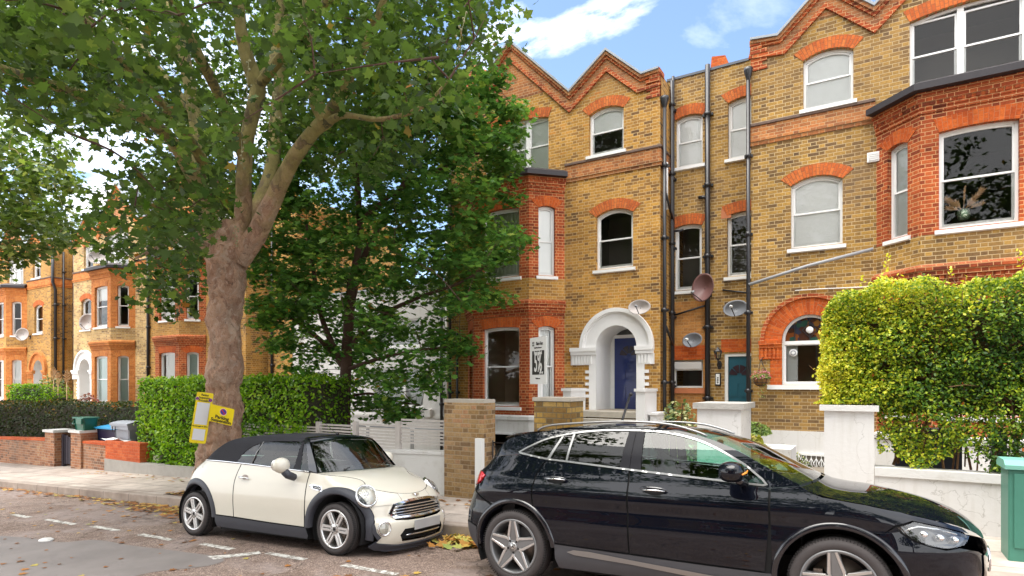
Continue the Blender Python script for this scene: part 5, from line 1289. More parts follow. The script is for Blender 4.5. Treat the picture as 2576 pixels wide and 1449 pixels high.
def twigs(mb, clusters, nodes, rng, r0=.03, mi=0, maxd=4.0):
    """join each leaf cluster to the nearest node of the limbs by a bent thin branch"""
    Nn = np.array([tuple(n_) for n_ in nodes])
    for c in clusters:
        c = Vector(c); d = np.linalg.norm(Nn-np.array(c), axis=1); j = int(d.argmin())
        if d[j] < .3: continue
        a = Vector(Nn[j]); m_ = a.lerp(c, .5)+Vector((rng.uniform(-.2, .2), rng.uniform(-.2, .2), rng.uniform(-.05, .35)))*min(1, d[j]/2)
        r = r0*min(1.5, .35+d[j]/3); pts = crom([a, m_, c], 4); mb.tube(pts, [r*(1-.8*i/(len(pts)-1)) for i in range(len(pts))], 5, mi, caps=False)
        Nn = np.vstack([Nn, [tuple(pts[len(pts)//2])], [tuple(c)]])

def crown(center, rad, n, allow, seed, inner=.35, zmin=None, bias=None, maxpx=None):
    """cluster centres filling an ellipsoid, thinned to the outline of the crown"""
    rg = np.random.default_rng(seed); out = []; c = np.array(center); R_ = np.array(rad); tries = 0
    while len(out) < n and tries < n*60:
        tries += 1; q = rg.normal(size=3); q /= np.linalg.norm(q); q *= rg.uniform(inner**3, 1)**(1/3); p = c+q*R_
        if zmin is not None and p[2] < zmin: continue
        x, y, s = proj(p)
        if s < 2.5 or not allow(float(x), float(y), float(s), p): continue
        if out and min(np.linalg.norm(p-o) for o in out[-40:]) < .22: continue
        out.append(p)
    return np.array(out)
def cluster_leaves(C, per, r, rg, flat=.65):
    k = rg.integers(int(per*.6), int(per*1.4)+1, len(C)); idx = np.repeat(np.arange(len(C)), k); o = rg.normal(size=(len(idx), 3)); o /= np.linalg.norm(o, axis=1)[:, None]
    o *= (rg.random(len(idx))**.5)[:, None]*r*rg.uniform(.7, 1.3, len(C))[idx][:, None]; o[:, 2] *= flat
    base = rg.normal(0, .13, len(C))[idx]; rnd = np.clip(rg.beta(2, 2.2, len(idx))+base, 0, .955); rnd[rg.random(len(idx)) < .006] = 1
    return C[idx]+o, o, rnd

# ----------------------------------------------------------------- the big plane tree
TB = Vector((-11.12, 7.2, gz(-11.1, .05)))
PT = thing('plane_tree', 'huge plane tree with flaking pinkish trunk on the pavement behind the cream car', 'tree', TB)
def PX(px, py, s): return PD(px, py, s)
tm = MB(); s0 = 11.85
limb(tm, [PX(541, 1262, s0), PX(543, 1210, s0), PX(552, 1120, s0), PX(560, 1000, s0), PX(567, 870, s0), PX(566, 770, s0), PX(572, 690, s0), PX(583, 615, s0), PX(592, 560, s0)],
     [.54, .42, .375, .35, .31, .305, .36, .38, .25], 90, .26, 26)
nodes = []
LIMBS = [([(560, 690, 11.9), (530, 620, 12.1), (505, 500, 12.3), (500, 380, 12.5), (480, 230, 12.7), (450, 90, 13), (420, -60, 13.4), (400, -250, 14)], [.18, .20, .16, .14, .13, .14, .12, .08]),
         ([(590, 640, 11.85), (612, 540, 11.8), (614, 430, 11.7), (625, 330, 11.6), (648, 235, 11.5), (645, 200, 11.5)], [.20, .165, .145, .13, .145, .12]),
         ([(645, 215, 11.5), (615, 120, 11.3), (600, 20, 11.1), (590, -120, 10.9), (585, -300, 10.9)], [.15, .12, .11, .09, .06]),
         ([(650, 215, 11.5), (690, 150, 11.7), (700, 50, 12), (720, -100, 12.4), (730, -280, 12.8)], [.12, .10, .09, .07, .05]),
         ([(600, 655, 11.8), (645, 590, 11.7), (690, 495, 11.4), (735, 405, 11.1), (785, 335, 10.8), (822, 300, 10.6)], [.23, .20, .165, .14, .12, .14]),
         ([(818, 305, 10.6), (790, 240, 10.5), (782, 150, 10.4), (775, 40, 10.2), (760, -120, 10)], [.14, .11, .10, .08, .05]),
         ([(822, 300, 10.6), (860, 235, 10.2), (885, 180, 9.9), (930, 90, 9.5), (980, -40, 9.0)], [.14, .10, .085, .07, .04]),
         ([(825, 305, 10.6), (870, 290, 10.0), (960, 300, 9.4), (1060, 270, 8.9), (1130, 200, 8.5)], [.08, .05, .04, .03, .015]),
         ([(610, 620, 12.2), (680, 440, 12.9), (695, 300, 13.2), (705, 180, 13.5), (720, 0, 14), (740, -200, 14.5)], [.2, .15, .14, .12, .1, .06]),
         ([(505, 480, 12.3), (420, 340, 11.5), (300, 270, 10.5), (180, 230, 9.5), (60, 190, 8.6), (-120, 130, 7.8)], [.14, .11, .09, .08, .06, .04]),
         ([(520, 420, 12.3), (440, 300, 11), (330, 180, 9.6), (220, 60, 8.5), (60, -90, 7.6)], [.12, .09, .08, .06, .04]),
         ([(615, 400, 11.7), (560, 260, 10.6), (480, 100, 9.2), (400, -80, 8.2), (300, -300, 7.4)], [.12, .09, .08, .06, .04]),
         ([(545, 640, 12.0), (480, 600, 11.3), (410, 620, 10.8), (340, 650, 10.6)], [.10, .06, .045, .02]),
         ([(650, 215, 11.5), (760, 80, 10.2), (880, -60, 9.2), (1020, -200, 8.4)], [.1, .08, .06, .04]),
         ([(500, 300, 12.6), (380, 150, 13.8), (260, 0, 15), (120, -140, 16)], [.1, .08, .06, .04])]
for pth, rr in LIMBS:
    P3 = [PX(*q) for q in pth]; limb(tm, P3, rr, 16 if rr[0] > .12 else 10, .10, 6); d = crom([tuple(p) for p in P3], 3); nodes += [Vector(q) for q in d]
tm.build('trunk', 'bark', PT)
POLY_PLANE = [(-900, 330), (0, 255), (60, 285), (110, 330), (200, 345), (225, 300), (300, 300), (310, 390), (235, 500), (225, 590), (300, 650), (370, 730), (420, 800), (500, 720), (640, 590), (700, 500), (780, 440), (900, 440), (1000, 400), (1080, 360), (1160, 240), (1200, 180), (1265, 95), (1285, 40), (1240, -60), (1400, -900), (-900, -900)]
def limbmask(x, y):
    for (a, b, r) in (((614, 600), (614, 400), 26), ((614, 400), (650, 230), 30), ((645, 590), (740, 400), 34), ((740, 400), (822, 300), 32), ((548, 1100), (575, 690), 70), ((575, 690), (595, 610), 62), ((470, 200), (500, 420), 16), ((650, 230), (605, 60), 18)):
        ax, ay = a; bx, by = b; L2 = (bx-ax)**2+(by-ay)**2; t_ = max(0, min(1, ((x-ax)*(bx-ax)+(y-ay)*(by-ay))/L2))
        if math.hypot(x-ax-t_*(bx-ax), y-ay-t_*(by-ay)) < r: return True
    return False
def allow_plane(x, y, s, p):
    if not inside(x, y, POLY_PLANE): return False
    if s < 12.4 and limbmask(x, y): return False
    if inside(x, y, [(192, 300), (350, 315), (350, 440), (265, 525), (195, 470)]): return False
    if (x > 1290 or x < -500 or y < -500) and p[2] < 20: 
        if RNG.random() < .55: return False
    return True
Cc = crown((-11.0, 7.0, 8.3), (8.2, 8.0, 5.6), 1300, allow_plane, 11, .25, 3.0)
rg = np.random.default_rng(2); Pl, outd, rn = cluster_leaves(Cc, 44, .60, rg, .7)
X_, Y_, S_ = proj(Pl)
keep = np.array([not (s < 12.0 and limbmask(x, y) and h > .12) for x, y, s, h in zip(X_, Y_, S_, rg.random(len(X_)))])
keep &= (S_ > 3.0); Pl, outd, rn = Pl[keep], outd[keep], rn[keep]
leafmesh('crown', Pl, rg.uniform(.09, .175, len(Pl)), 'leaf_plane', PT, MAPLE, upw=.75, rnd=rn, outd=outd*.5)
bm_ = MB(); twigs(bm_, Cc[::2], nodes, random.Random(4), .022); bm_.build('branches', 'bark_maple', PT)
# sprays of seed balls and pale young leaves
sb = MB(); rr = random.Random(9)
for (x, y, s) in ((300, 260, 8), (330, 330, 8.2), (480, 300, 9), (620, 250, 9.5), (540, 390, 9.5), (610, 420, 10), (700, 300, 9.5), (600, 620, 11), (540, 600, 10.8), (1150, 130, 8.6)):
    a = PX(x, y, s); b = a+Vector((rr.uniform(-.2, .2), rr.uniform(-.1, .1), rr.uniform(.35, .7)))
    sb.tube([a, b], .005, 4)
    for k in range(9): q = a.lerp(b, k/8)+Vector((rr.uniform(-.06, .06), rr.uniform(-.06, .06), 0)); sb.ell(q, (.018, .018, .02), 6, 4)
sb.build('seed_sprays', plain('pale_seed_balls', (.36, .34, .2), .9, var=.2), PT)

# ----------------------------------------------------------------- the maple in the front garden
MBp = PD(866, 1105, 14.6); MBp.z = gz(MBp.x, .05)
MT = thing('maple_tree', 'dense dark green maple in the front garden behind the slatted fence', 'tree', MBp)
tm = MB(); s1 = 14.6; nodes = []
ML = [([(866, 1145, 14.6), (866, 1090, 14.6), (868, 980, 14.6), (872, 880, 14.6), (880, 780, 14.6), (885, 700, 14.6)], [.19, .155, .14, .13, .12, .11]),
      ([(885, 710, 14.6), (905, 600, 14.6), (900, 480, 14.5), (890, 360, 14.5), (900, 250, 14.5)], [.10, .08, .07, .05, .03]), ([(880, 780, 14.6), (910, 660, 14.9), (960, 560, 15), (1020, 450, 15), (1080, 330, 15.1)], [.09, .08, .06, .05, .02]),
      ([(862, 920, 14.6), (820, 830, 14.4), (800, 760, 14.2), (790, 690, 14.1), (770, 560, 14)], [.08, .065, .06, .05, .03]), ([(858, 910, 14.6), (800, 850, 14.3), (720, 790, 14), (660, 760, 13.9)], [.07, .055, .04, .02]),
      ([(875, 880, 14.6), (950, 800, 14.2), (1050, 750, 13.8), (1160, 710, 13.4), (1250, 650, 13.1)], [.07, .055, .045, .03, .015]), ([(872, 930, 14.6), (960, 900, 14), (1060, 880, 13.5), (1160, 870, 13.2)], [.05, .04, .03, .01]),
      ([(868, 1000, 14.6), (930, 990, 14.1), (1000, 1010, 13.7), (1060, 1020, 13.5)], [.035, .03, .02, .01]), ([(900, 560, 14.5), (1000, 480, 14.1), (1120, 420, 13.6), (1240, 370, 13.2)], [.06, .05, .035, .015])]
for pth, rr_ in ML:
    P3 = [PX(*q) for q in pth]; limb(tm, P3, rr_, 10, .06, 5); nodes += [Vector(q) for q in crom([tuple(p) for p in P3], 3)]
tm.build('trunk', 'bark_maple', MT)
POLY_M = [(640, 560), (640, 470), (720, 380), (900, 250), (1080, 210), (1180, 190), (1225, 190), (1240, 240), (1290, 250), (1310, 290), (1300, 370), (1320, 410), (1260, 440), (1230, 520), (1240, 560), (1300, 590), (1310, 610), (1230, 640), (1215, 700), (1260, 740), (1250, 760), (1130, 790), (1120, 840), (1185, 860), (1190, 890), (1130, 900), (1150, 950), (1080, 960), (1110, 990), (1000, 1000), (1040, 1045), (980, 1060), (880, 1020), (830, 1060), (790, 1010), (740, 960), (720, 900), (640, 860), (620, 800), (625, 650)]
def allow_m(x, y, s, p):
    if not inside(x, y, POLY_M): return False
    if inside(x, y, [(985, 735), (1095, 735), (1095, 880), (1030, 860), (1000, 800)]) and RNG.random() < .75: return False
    if s < 14.3 and y > 900 and abs(x-868) < 18: return False
    return True
Cm = crown((-9.9, 11.4, 4.9), (4.2, 3.3, 5.0), 900, allow_m, 21, .1, None)
extra = [(1230, 640, 13.1), (1270, 655, 13.0), (1300, 605, 13), (1160, 868, 13.1), (1180, 880, 13.0), (1255, 750, 13.1), (1200, 720, 13.2), (1290, 400, 13.0), (1300, 280, 13.2), (1250, 200, 13.3), (1230, 250, 13.4), (1090, 975, 13.4), (1030, 1040, 13.5), (1000, 1030, 13.6), (660, 760, 13.8), (640, 700, 13.9), (650, 500, 14.2), (700, 860, 14), (1270, 440, 13.2), (1210, 560, 13.2)]+[(RNG.uniform(645, 780), RNG.uniform(430, 850), RNG.uniform(13.6, 15)) for _ in range(26)]+[(RNG.uniform(1080, 1290), RNG.uniform(220, 700), RNG.uniform(12.9, 13.8)) for _ in range(16)]
Cm = np.vstack([Cm]+[[tuple(PX(x+RNG.uniform(-12, 12), y+RNG.uniform(-10, 10), s))] for x, y, s in extra for _ in range(3)])
Pl, outd, rn = cluster_leaves(Cm, 32, .40, rg, .55)
X_, Y_, S_ = proj(Pl); kp = np.array([not ((abs(x-868) < 19 and y > 960 and s < 15) or (abs(x-872) < 22 and 790 < y <= 960 and s < 14.9 and (int(s*1e5) % 10) < 8)) for x, y, s in zip(X_, Y_, S_)]); Pl, outd, rn = Pl[kp], outd[kp], rn[kp]
leafmesh('crown', Pl, rg.uniform(.09, .17, len(Pl)), 'leaf_maple', MT, MAPLE, upw=.9, rnd=rn, outd=outd*.4)
bm_ = MB(); twigs(bm_, Cm[::3], nodes, random.Random(5), .014); bm_.build('branches', 'bark_maple', MT)

# ----------------------------------------------------------------- tree at the left edge
LB = Vector((-27.5, 8.0, gz(-27.5, .1)))
LT = thing('street_tree', 'pale green leafy tree hanging in from the left edge of the street', 'tree', LB)
tm = MB(); limb(tm, [LB, LB+Vector((0, 0, 2.5)), LB+Vector((.3, 0, 4.5)), LB+Vector((1.2, 0, 6.5)), LB+Vector((2.2, -.3, 8))], [.35, .28, .25, .18, .1], 16, .1); limb(tm, [LB+Vector((.1, 0, 4)), LB+Vector((-1, -.5, 6)), LB+Vector((-1.5, -.8, 8.5))], [.2, .14, .06], 10, .1); limb(tm, [LB+Vector((.2, 0, 4.2)), LB+Vector((2.4, -.8, 5.4)), LB+Vector((4.2, -1.2, 6))], [.13, .09, .03], 10, .1)
tm.build('trunk', 'bark', LT)
POLY_L = [(-700, 250), (0, 270), (60, 290), (130, 310), (190, 330), (180, 420), (192, 460), (180, 520), (198, 570), (180, 620), (130, 655), (60, 665), (30, 690), (-30, 700), (-700, 720)]
Cl = crown((-26.0, 7.6, 7.2), (5.0, 4.6, 3.9), 520, lambda x, y, s, p: inside(x, y, POLY_L), 31, .3)
Pl, outd, rn = cluster_leaves(Cl, 26, .6, rg, .7); leafmesh('crown', Pl, rg.uniform(.14, .24, len(Pl)), 'leaf_far', LT, MAPLE, upw=.8, rnd=rn, outd=outd*.4)
nodes = [LB+Vector(q) for q in ((0, 0, 4), (.3, 0, 5), (1.2, 0, 6.5), (2.2, -.3, 8), (-1, -.5, 6), (-1.5, -.8, 8.5), (2.4, -.8, 5.4), (4.2, -1.2, 6))]
bm_ = MB(); twigs(bm_, Cl[::2], nodes, random.Random(6), .03); bm_.build('branches', 'bark', LT)

# ================================================================= hedges
def boxhedge(name, label, x0, x1, y0, y1, z0, z1, n, size, mat, core=.14, top=None, slope=True, tmpl=DIAM, depth=.10, faces=(3, 2, 1, 1), bump_=.06, cmat='core', stems=0, group=None, wob=1):
    h = thing(name, label, 'hedge', ((x0+x1)/2, (y0+y1)/2, gz((x0+x1)/2, .1)), group); zt = top or (lambda x: z1)
    A_ = np.array([(x1-x0)*(z1-z0)*faces[0], (x1-x0)*(y1-y0)*faces[1], (y1-y0)*(z1-z0)*faces[2], (y1-y0)*(z1-z0)*faces[3]]); A_ /= A_.sum(); k = rg.choice(4, n, p=A_)
    X = rg.uniform(x0, x1, n); Y = rg.uniform(y0, y1, n); V = rg.random(n); D = rg.exponential(depth, n)-.02
    ztp = np.array([zt(x) for x in X]); Zz = z0+(ztp-z0)*V
    lump = np.array([MN.noise(Vector((x*1.7, y*1.7, z*1.7)))*bump_+MN.noise(Vector((x*5, y*5, z*5)))*bump_*.5 for x, y, z in zip(X, Y, Zz)])
    D = D-lump*wob
    Y = np.where(k == 0, y0+D, Y); Zz = np.where(k == 1, ztp-D, Zz); X = np.where(k == 2, x0+D, X); X = np.where(k == 3, x1-D, X)
    o = np.zeros((n, 3)); o[k == 0] = (0, -1, .2); o[k == 1] = (0, 0, 1); o[k == 2] = (-1, 0, .2); o[k == 3] = (1, 0, .2)
    P_ = np.stack([X, Y, Zz], 1); patch = np.array([MN.noise(Vector((x*.9, y*.9, z*1.2))) for x, y, z in P_])
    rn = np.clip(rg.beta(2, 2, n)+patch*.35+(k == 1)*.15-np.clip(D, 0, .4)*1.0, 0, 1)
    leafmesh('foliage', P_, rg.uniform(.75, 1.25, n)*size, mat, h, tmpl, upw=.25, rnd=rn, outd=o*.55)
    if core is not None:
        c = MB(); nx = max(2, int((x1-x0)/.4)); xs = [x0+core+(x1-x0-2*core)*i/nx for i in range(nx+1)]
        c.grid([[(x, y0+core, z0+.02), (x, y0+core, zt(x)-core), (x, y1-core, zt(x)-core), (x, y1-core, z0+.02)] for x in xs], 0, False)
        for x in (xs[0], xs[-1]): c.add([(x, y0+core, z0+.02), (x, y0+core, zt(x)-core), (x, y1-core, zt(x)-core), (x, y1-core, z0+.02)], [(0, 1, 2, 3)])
        c.build('dark_core', cmat, h)  # plain dark box standing in for the shaded inside
    return h
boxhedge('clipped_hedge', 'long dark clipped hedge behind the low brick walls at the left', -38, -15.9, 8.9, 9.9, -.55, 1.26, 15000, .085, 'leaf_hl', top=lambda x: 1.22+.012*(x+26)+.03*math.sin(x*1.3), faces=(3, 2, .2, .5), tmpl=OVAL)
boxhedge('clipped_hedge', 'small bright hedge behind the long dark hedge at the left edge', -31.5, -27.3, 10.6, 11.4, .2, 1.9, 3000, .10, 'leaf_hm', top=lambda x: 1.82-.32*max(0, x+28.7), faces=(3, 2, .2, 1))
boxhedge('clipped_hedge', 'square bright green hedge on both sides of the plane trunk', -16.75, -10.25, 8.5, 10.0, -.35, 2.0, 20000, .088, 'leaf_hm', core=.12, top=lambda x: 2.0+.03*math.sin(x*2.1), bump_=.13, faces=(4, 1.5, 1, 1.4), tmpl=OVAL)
# the tall yellow-green privet on the right: open, twiggy, ragged on top
HR = thing('privet_hedge', 'tall ragged yellow-green hedge above the white wall on the right', 'hedge', (2, 9.1, .85)); n = 82000
def hr_top(x): return 2.76+.33*min(1, max(0, (x+.54)/.30))**.6+.05*math.sin(x*5)+.04*math.sin(x*13)-.03*max(0, x-.5)
X = rg.uniform(-.50, 3.6, n); V = rg.random(n); D = rg.exponential(.16, n)-.05; k = rg.choice(3, n, p=[.72, .13, .15])
zb = np.where(X < .08, 1.62, .93+.10*np.sin(X*9)); zt_ = np.array([hr_top(x) for x in X]); Zz = zb+(zt_-zb)*V
lump = np.array([MN.noise(Vector((x*2.1, 3.1, z*2.1)))*.14+MN.noise(Vector((x*6, 1, z*6)))*.06 for x, z in zip(X, Zz)])
Y = 8.62+D-lump; Y = np.where(k == 1, rg.uniform(8.6, 9.6, n), Y); Zz = np.where(k == 1, zt_-D*.7, Zz); xs_ = rg.exponential(.08, n)-.52; X = np.where(k == 2, xs_+lump*.8, X); Y = np.where(k == 2, rg.uniform(8.6, 9.5, n), Y); Zz = np.where(k == 2, np.maximum(1.62, Zz*.93+.0), Zz)
zlim = np.array([hr_top(x) for x in X]); ok = Zz < zlim+.06
gap = np.array([MN.noise(Vector((x*3.3+9, 0, z*3.3)))+.55*max(0, (1.6-z)) for x, z in zip(X, Zz)]); ok &= ~((gap > .55) & (rg.random(n) < .8) & (k == 0))
P_ = np.stack([X, Y, Zz], 1)[ok]; D = D[ok]; kk = k[ok]; o = np.zeros((len(P_), 3)); o[:, 1] = -.5; o[:, 2] = .4
patch = np.array([MN.noise(Vector((x*1.1+3, 2, z*1.3))) for x, y, z in P_]); left_ = np.clip((1.2-P_[:, 0])/2.2, 0, 1)
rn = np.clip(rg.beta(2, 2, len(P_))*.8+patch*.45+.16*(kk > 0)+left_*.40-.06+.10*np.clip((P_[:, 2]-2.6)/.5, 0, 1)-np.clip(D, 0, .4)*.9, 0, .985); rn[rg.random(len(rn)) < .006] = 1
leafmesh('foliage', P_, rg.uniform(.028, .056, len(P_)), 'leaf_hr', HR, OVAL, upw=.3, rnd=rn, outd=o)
sp_ = []; r_ = random.Random(12)
for x in (-.1, .12, .38, .62, .85, .97, 1.5, 1.72, 2.2):
    h_ = r_.uniform(.12, .38); z0_ = hr_top(x)-.08; dx = r_.uniform(-.1, .1)
    for j in range(int(h_/.018)): 
        f_ = j*.018/h_; sp_.append((x+dx*f_+r_.choice((-1, 1))*.028*(1-f_*.5), 8.8+r_.uniform(-.03, .03), z0_+f_*(h_+.08)))
leafmesh('top_shoots', np.array(sp_), .05, 'leaf_hr', HR, OVAL, upw=.5, kind='stuff', rnd=np.full(len(sp_), .86)+rg.uniform(-.06, .08, len(sp_)))
hc = MB(); hc.grid([[(x, 9.0+.12*math.sin(x*4), 1.5 if x > .1 else 1.66), (x, 9.05+.1*math.sin(x*7), 2.0), (x, 9.0, hr_top(x)-.22)] for x in [-.32+.15*i for i in range(26)]]); hc.build('dark_core', plain('brown_inner_twigs', (.075, .045, .018), .95, var=.5, scale=30), HR)
tw = MB(); r_ = random.Random(8)
for i in range(80):
    x = r_.uniform(-.35, 3.4); zb_ = 1.6 if x < .08 else .84; y = r_.uniform(8.72, 9.3); p0 = Vector((x, y, zb_)); pts = [p0]; L = r_.uniform(.5, 1.0)*(hr_top(x)-zb_); kx = r_.uniform(-.3, .3)
    for j in range(1, 6): pts.append(p0+Vector((kx*j/5+r_.uniform(-.05, .05), r_.uniform(-.08, .08), L*j/5)))
    tw.tube(pts, [.016*(1-.15*j)*r_.uniform(.5, 1.2) for j in range(6)], 5, caps=False)
for i in range(420):
    x = r_.uniform(-.45, 3.4); z = r_.uniform(1.1 if x > .08 else 1.7, hr_top(x)-.1); p0 = Vector((x, r_.uniform(8.66, 9.1), z)); d_ = Vector((r_.uniform(-1, 1), r_.uniform(-.4, .3), r_.uniform(-.2, 1))).normalized()*r_.uniform(.15, .45)
    tw.tube([p0, p0+d_*.5+Vector((0, 0, .02)), p0+d_], .004, 4, caps=False)
tw.build('stems', plain('privet_stems', (.17, .085, .04), .9, var=.3, scale=20), HR)
m_ = MB(); m_.box(.3, 1.05, 9.9, 10.3, .1, 1.25); m_.box(1.35, 1.5, 9.8, 9.9, .1, 1.3); 
m_.build('storage_box', plain('dark_blue_storage', (.02, .025, .04), .5), label='dark bin store glimpsed through the stems of the yellow-green hedge', cat='bin store')

# ================================================================= shrubs
def shrub(name, label, c, r, n, size, mat, tmpl=OVAL, stems=10, cat='shrub', upw=.5, seed=1):
    t = thing(name, label, cat, c); c = Vector(c); q = rg.normal(size=(n, 3)); q /= np.linalg.norm(q, axis=1)[:, None]; q *= (rg.random(n)**.4)[:, None]; q[:, 2] = np.abs(q[:, 2])*1.0
    P_ = np.array(c)+q*np.array(r); lum = rg.normal(0, .1, n)
    leafmesh('foliage', P_, rg.uniform(.7, 1.3, n)*size, mat, t, tmpl, upw=upw, outd=q*.5)
    m_ = MB(); r_ = random.Random(seed)
    for i in range(stems): e = Vector((r_.uniform(-1, 1)*r[0]*.7, r_.uniform(-1, 1)*r[1]*.7, r[2]*r_.uniform(.6, .95))); m_.tube([c, c+e*.5+Vector((0, 0, .05)), c+e], .008, 4, caps=False)
    m_.build('stem', 'twig', t); return t
M['leaf_var'] = leaf_mat('variegated_leaf', [(0, (.04, .08, .03)), (.4, (.12, .18, .06)), (.75, (.36, .38, .16)), (1, (.62, .60, .36))], .25, .5)
M['leaf_lav'] = leaf_mat('soft_grey_green_leaf', [(0, (.06, .12, .03)), (.5, (.18, .27, .06)), (1, (.34, .42, .14))], .3, .6)
M['leaf_yel'] = leaf_mat('yellow_green_grass', [(0, (.2, .24, .03)), (.6, (.42, .42, .07)), (1, (.5, .4, .12))], .3, .6)
M['petal'] = leaf_mat('pink_petal', [(0, (.55, .06, .22)), (1, (.8, .3, .45))], .3, .5); M['leaf_pink'] = leaf_mat('reddish_leaf', [(0, (.25, .06, .06)), (1, (.5, .2, .18))], .3, .5)
c = PN(1705, 1070, 10.4); shrub('variegated_shrub', 'cream-edged variegated shrub left of the stone-capped white pier', (c.x, c.y, .5), (.42, .4, 1.12), 1500, .08, 'leaf_var')
c = PN(1895, 1090, 10.9); shrub('lavender_bush', 'soft grey-green bush growing in the white planter by the teal door', (c.x, c.y, c.z-.02), (.30, .25, .22), 1300, .05, 'leaf_lav')
c = PN(1893, 1140, 10.5); shrub('ornamental_grass', 'yellowish grass tuft in front of the white planter', (c.x, c.y, c.z), (.22, .2, .32), 500, .10, 'leaf_yel', DIAM, upw=0)
c = PN(2052, 1200, 13.3); shrub('white_edged_shrub', 'low pale-leaved shrub by the basement grille window', (c.x-.35, c.y, c.z+.05), (.30, .2, .42), 420, .055, 'leaf_var')
cB = BASKET[1]; t = BASKET[0]; q = rg.normal(size=(300, 3)); q /= np.linalg.norm(q, axis=1)[:, None]; q[:, 2] = np.abs(q[:, 2])*.7
leafmesh('foliage', np.array(cB)+q*np.array((.2, .2, .16)), .05, 'leaf_lav', t, OVAL, outd=q*.4)
q = rg.normal(size=(70, 3)); q /= np.linalg.norm(q, axis=1)[:, None]; q[:, 2] = np.abs(q[:, 2]); leafmesh('flowers', np.array(cB)+q*np.array((.22, .2, .2)), .05, 'petal', t, OVAL, outd=q*.4)
tr_ = np.array([(cB[0]+.05+.05*math.sin(i), cB[1]-.1, cB[2]-.1-.008*i) for i in range(40)])+rg.normal(0, .03, (40, 3)); leafmesh('trailing_leaves', tr_, .04, 'leaf_lav', t, OVAL)
c = PN(130, 1012, 11.5); shrub('garden_shrub', 'blue-green shrub in front of the orange arched doorway', (c.x, c.y, c.z-.3), (1.0, .7, 1.5), 1300, .12, 'leaf_var')
c = PN(222, 1010, 11); shrub('pink_shrub', 'pinkish-leaved shrub at the foot of the slim white porch', (c.x, c.y, c.z-.6), (.7, .5, .95), 500, .12, 'leaf_pink')
# pampas-like plumes near the far left house
t = thing('pampas_grass', 'three pale pampas plumes standing before the far left doorway', 'pampas grass', (-29, 11, -.8)); rr = random.Random(2)
for px_, py_ in ((135, 953), (146, 966), (168, 960)):
    m_ = MB(); a = PN(px_, py_, 11); b = Vector((a.x, a.y, -.6)); m_.tube([b, a], .015, 5)
    for j in range(90): h_ = rr.random(); q = a+Vector((0, 0, -.05+.5*h_)); e = Vector((rr.uniform(-1, 1), rr.uniform(-1, 1), rr.uniform(0, 1)))*.13*math.sin(math.pi*min(1, h_*.9+.1)); m_.add([q, q+e+Vector((0, 0, .06)), q+e*.8], [(0, 1, 2)])
    m_.build('plume', 'pampas', t)
m_ = MB()
for k in range(14): x = -31.5+k*.17; m_.box(x, x+.15, 11.6, 11.63, -1, PN(170, 985, 11.6).z)
m_.build('timber_fence', 'wood', label='short grey timber fence between the two far left houses', cat='fence')

# ================================================================= fallen leaves
M['fallen'] = leaf_mat('fallen_leaf', [(0, (.10, .045, .02)), (.35, (.28, .11, .03)), (.65, (.45, .19, .045)), (.85, (.55, .36, .08)), (1, (.40, .42, .12))], .1, .7)
M['fallen_y'] = leaf_mat('fresh_fallen_leaf', [(0, (.40, .15, .03)), (.4, (.60, .36, .08)), (.75, (.55, .50, .12)), (1, (.30, .38, .10))], .1, .6)
n = 1100; X = np.concatenate([rg.uniform(-20, -4.9, 500), rg.normal(-10.6, 1.1, 600)]); dk = np.abs(rg.normal(0, .16, n)); dk[500:] = np.abs(rg.normal(0, .32, 600)); Y = np.array([kerbn(x) for x in X])-.03-dk
P_ = np.stack([X, Y, SL*X+.012+.02*rg.random(n)-CAMB*np.maximum(0, Y-5)], 1); leafmesh('fallen_leaves', P_, rg.uniform(.05, .12, n), 'fallen', None, MAPLE, upw=1.6, kind='stuff', label='brown fallen leaves gathered in the gutter along the kerb', cat='fallen leaves')
n = 420; X = rg.uniform(-22, 1, n); Y = rg.uniform(2.2, 6.3, n); P_ = np.stack([X, Y, SL*X+.008-CAMB*np.maximum(0, Y-5)], 1); leafmesh('scattered_leaves', P_, rg.uniform(.03, .10, n), 'fallen', None, MAPLE, upw=1.9, kind='stuff', label='few dead leaves scattered over the asphalt road', cat='fallen leaves')
n = 230; X = rg.uniform(-11.9, -10.0, n); Y = rg.uniform(6.5, 7.7, n); Pa = np.stack([X, Y, SL*X+.13], 1); n2 = 160; X = rg.uniform(-18, -4, n2); Y = rg.uniform(7.6, 8.35, n2); Pb = np.stack([X, Y, SL*X+.118], 1)
leafmesh('pavement_leaves', np.vstack([Pa, Pb]), rg.uniform(.05, .11, n+n2), 'fallen', None, MAPLE, upw=1.8, kind='stuff', label='dry leaves lying on the pavement and round the tree pit', cat='fallen leaves')
n = 150; X = rg.normal(-4.35, .32, n); Y = np.array([kerbn(x) for x in X])-.05-np.abs(rg.normal(0, .22, n)); P_ = np.stack([X, Y, SL*X+.02+.05*rg.random(n)-CAMB*np.maximum(0, Y-5)], 1); leafmesh('leaf_pile', P_, rg.uniform(.10, .19, n), 'fallen_y', None, MAPLE, upw=1.1, kind='stuff', label='pile of yellow and orange leaves in the gutter between the two cars', cat='leaf pile')
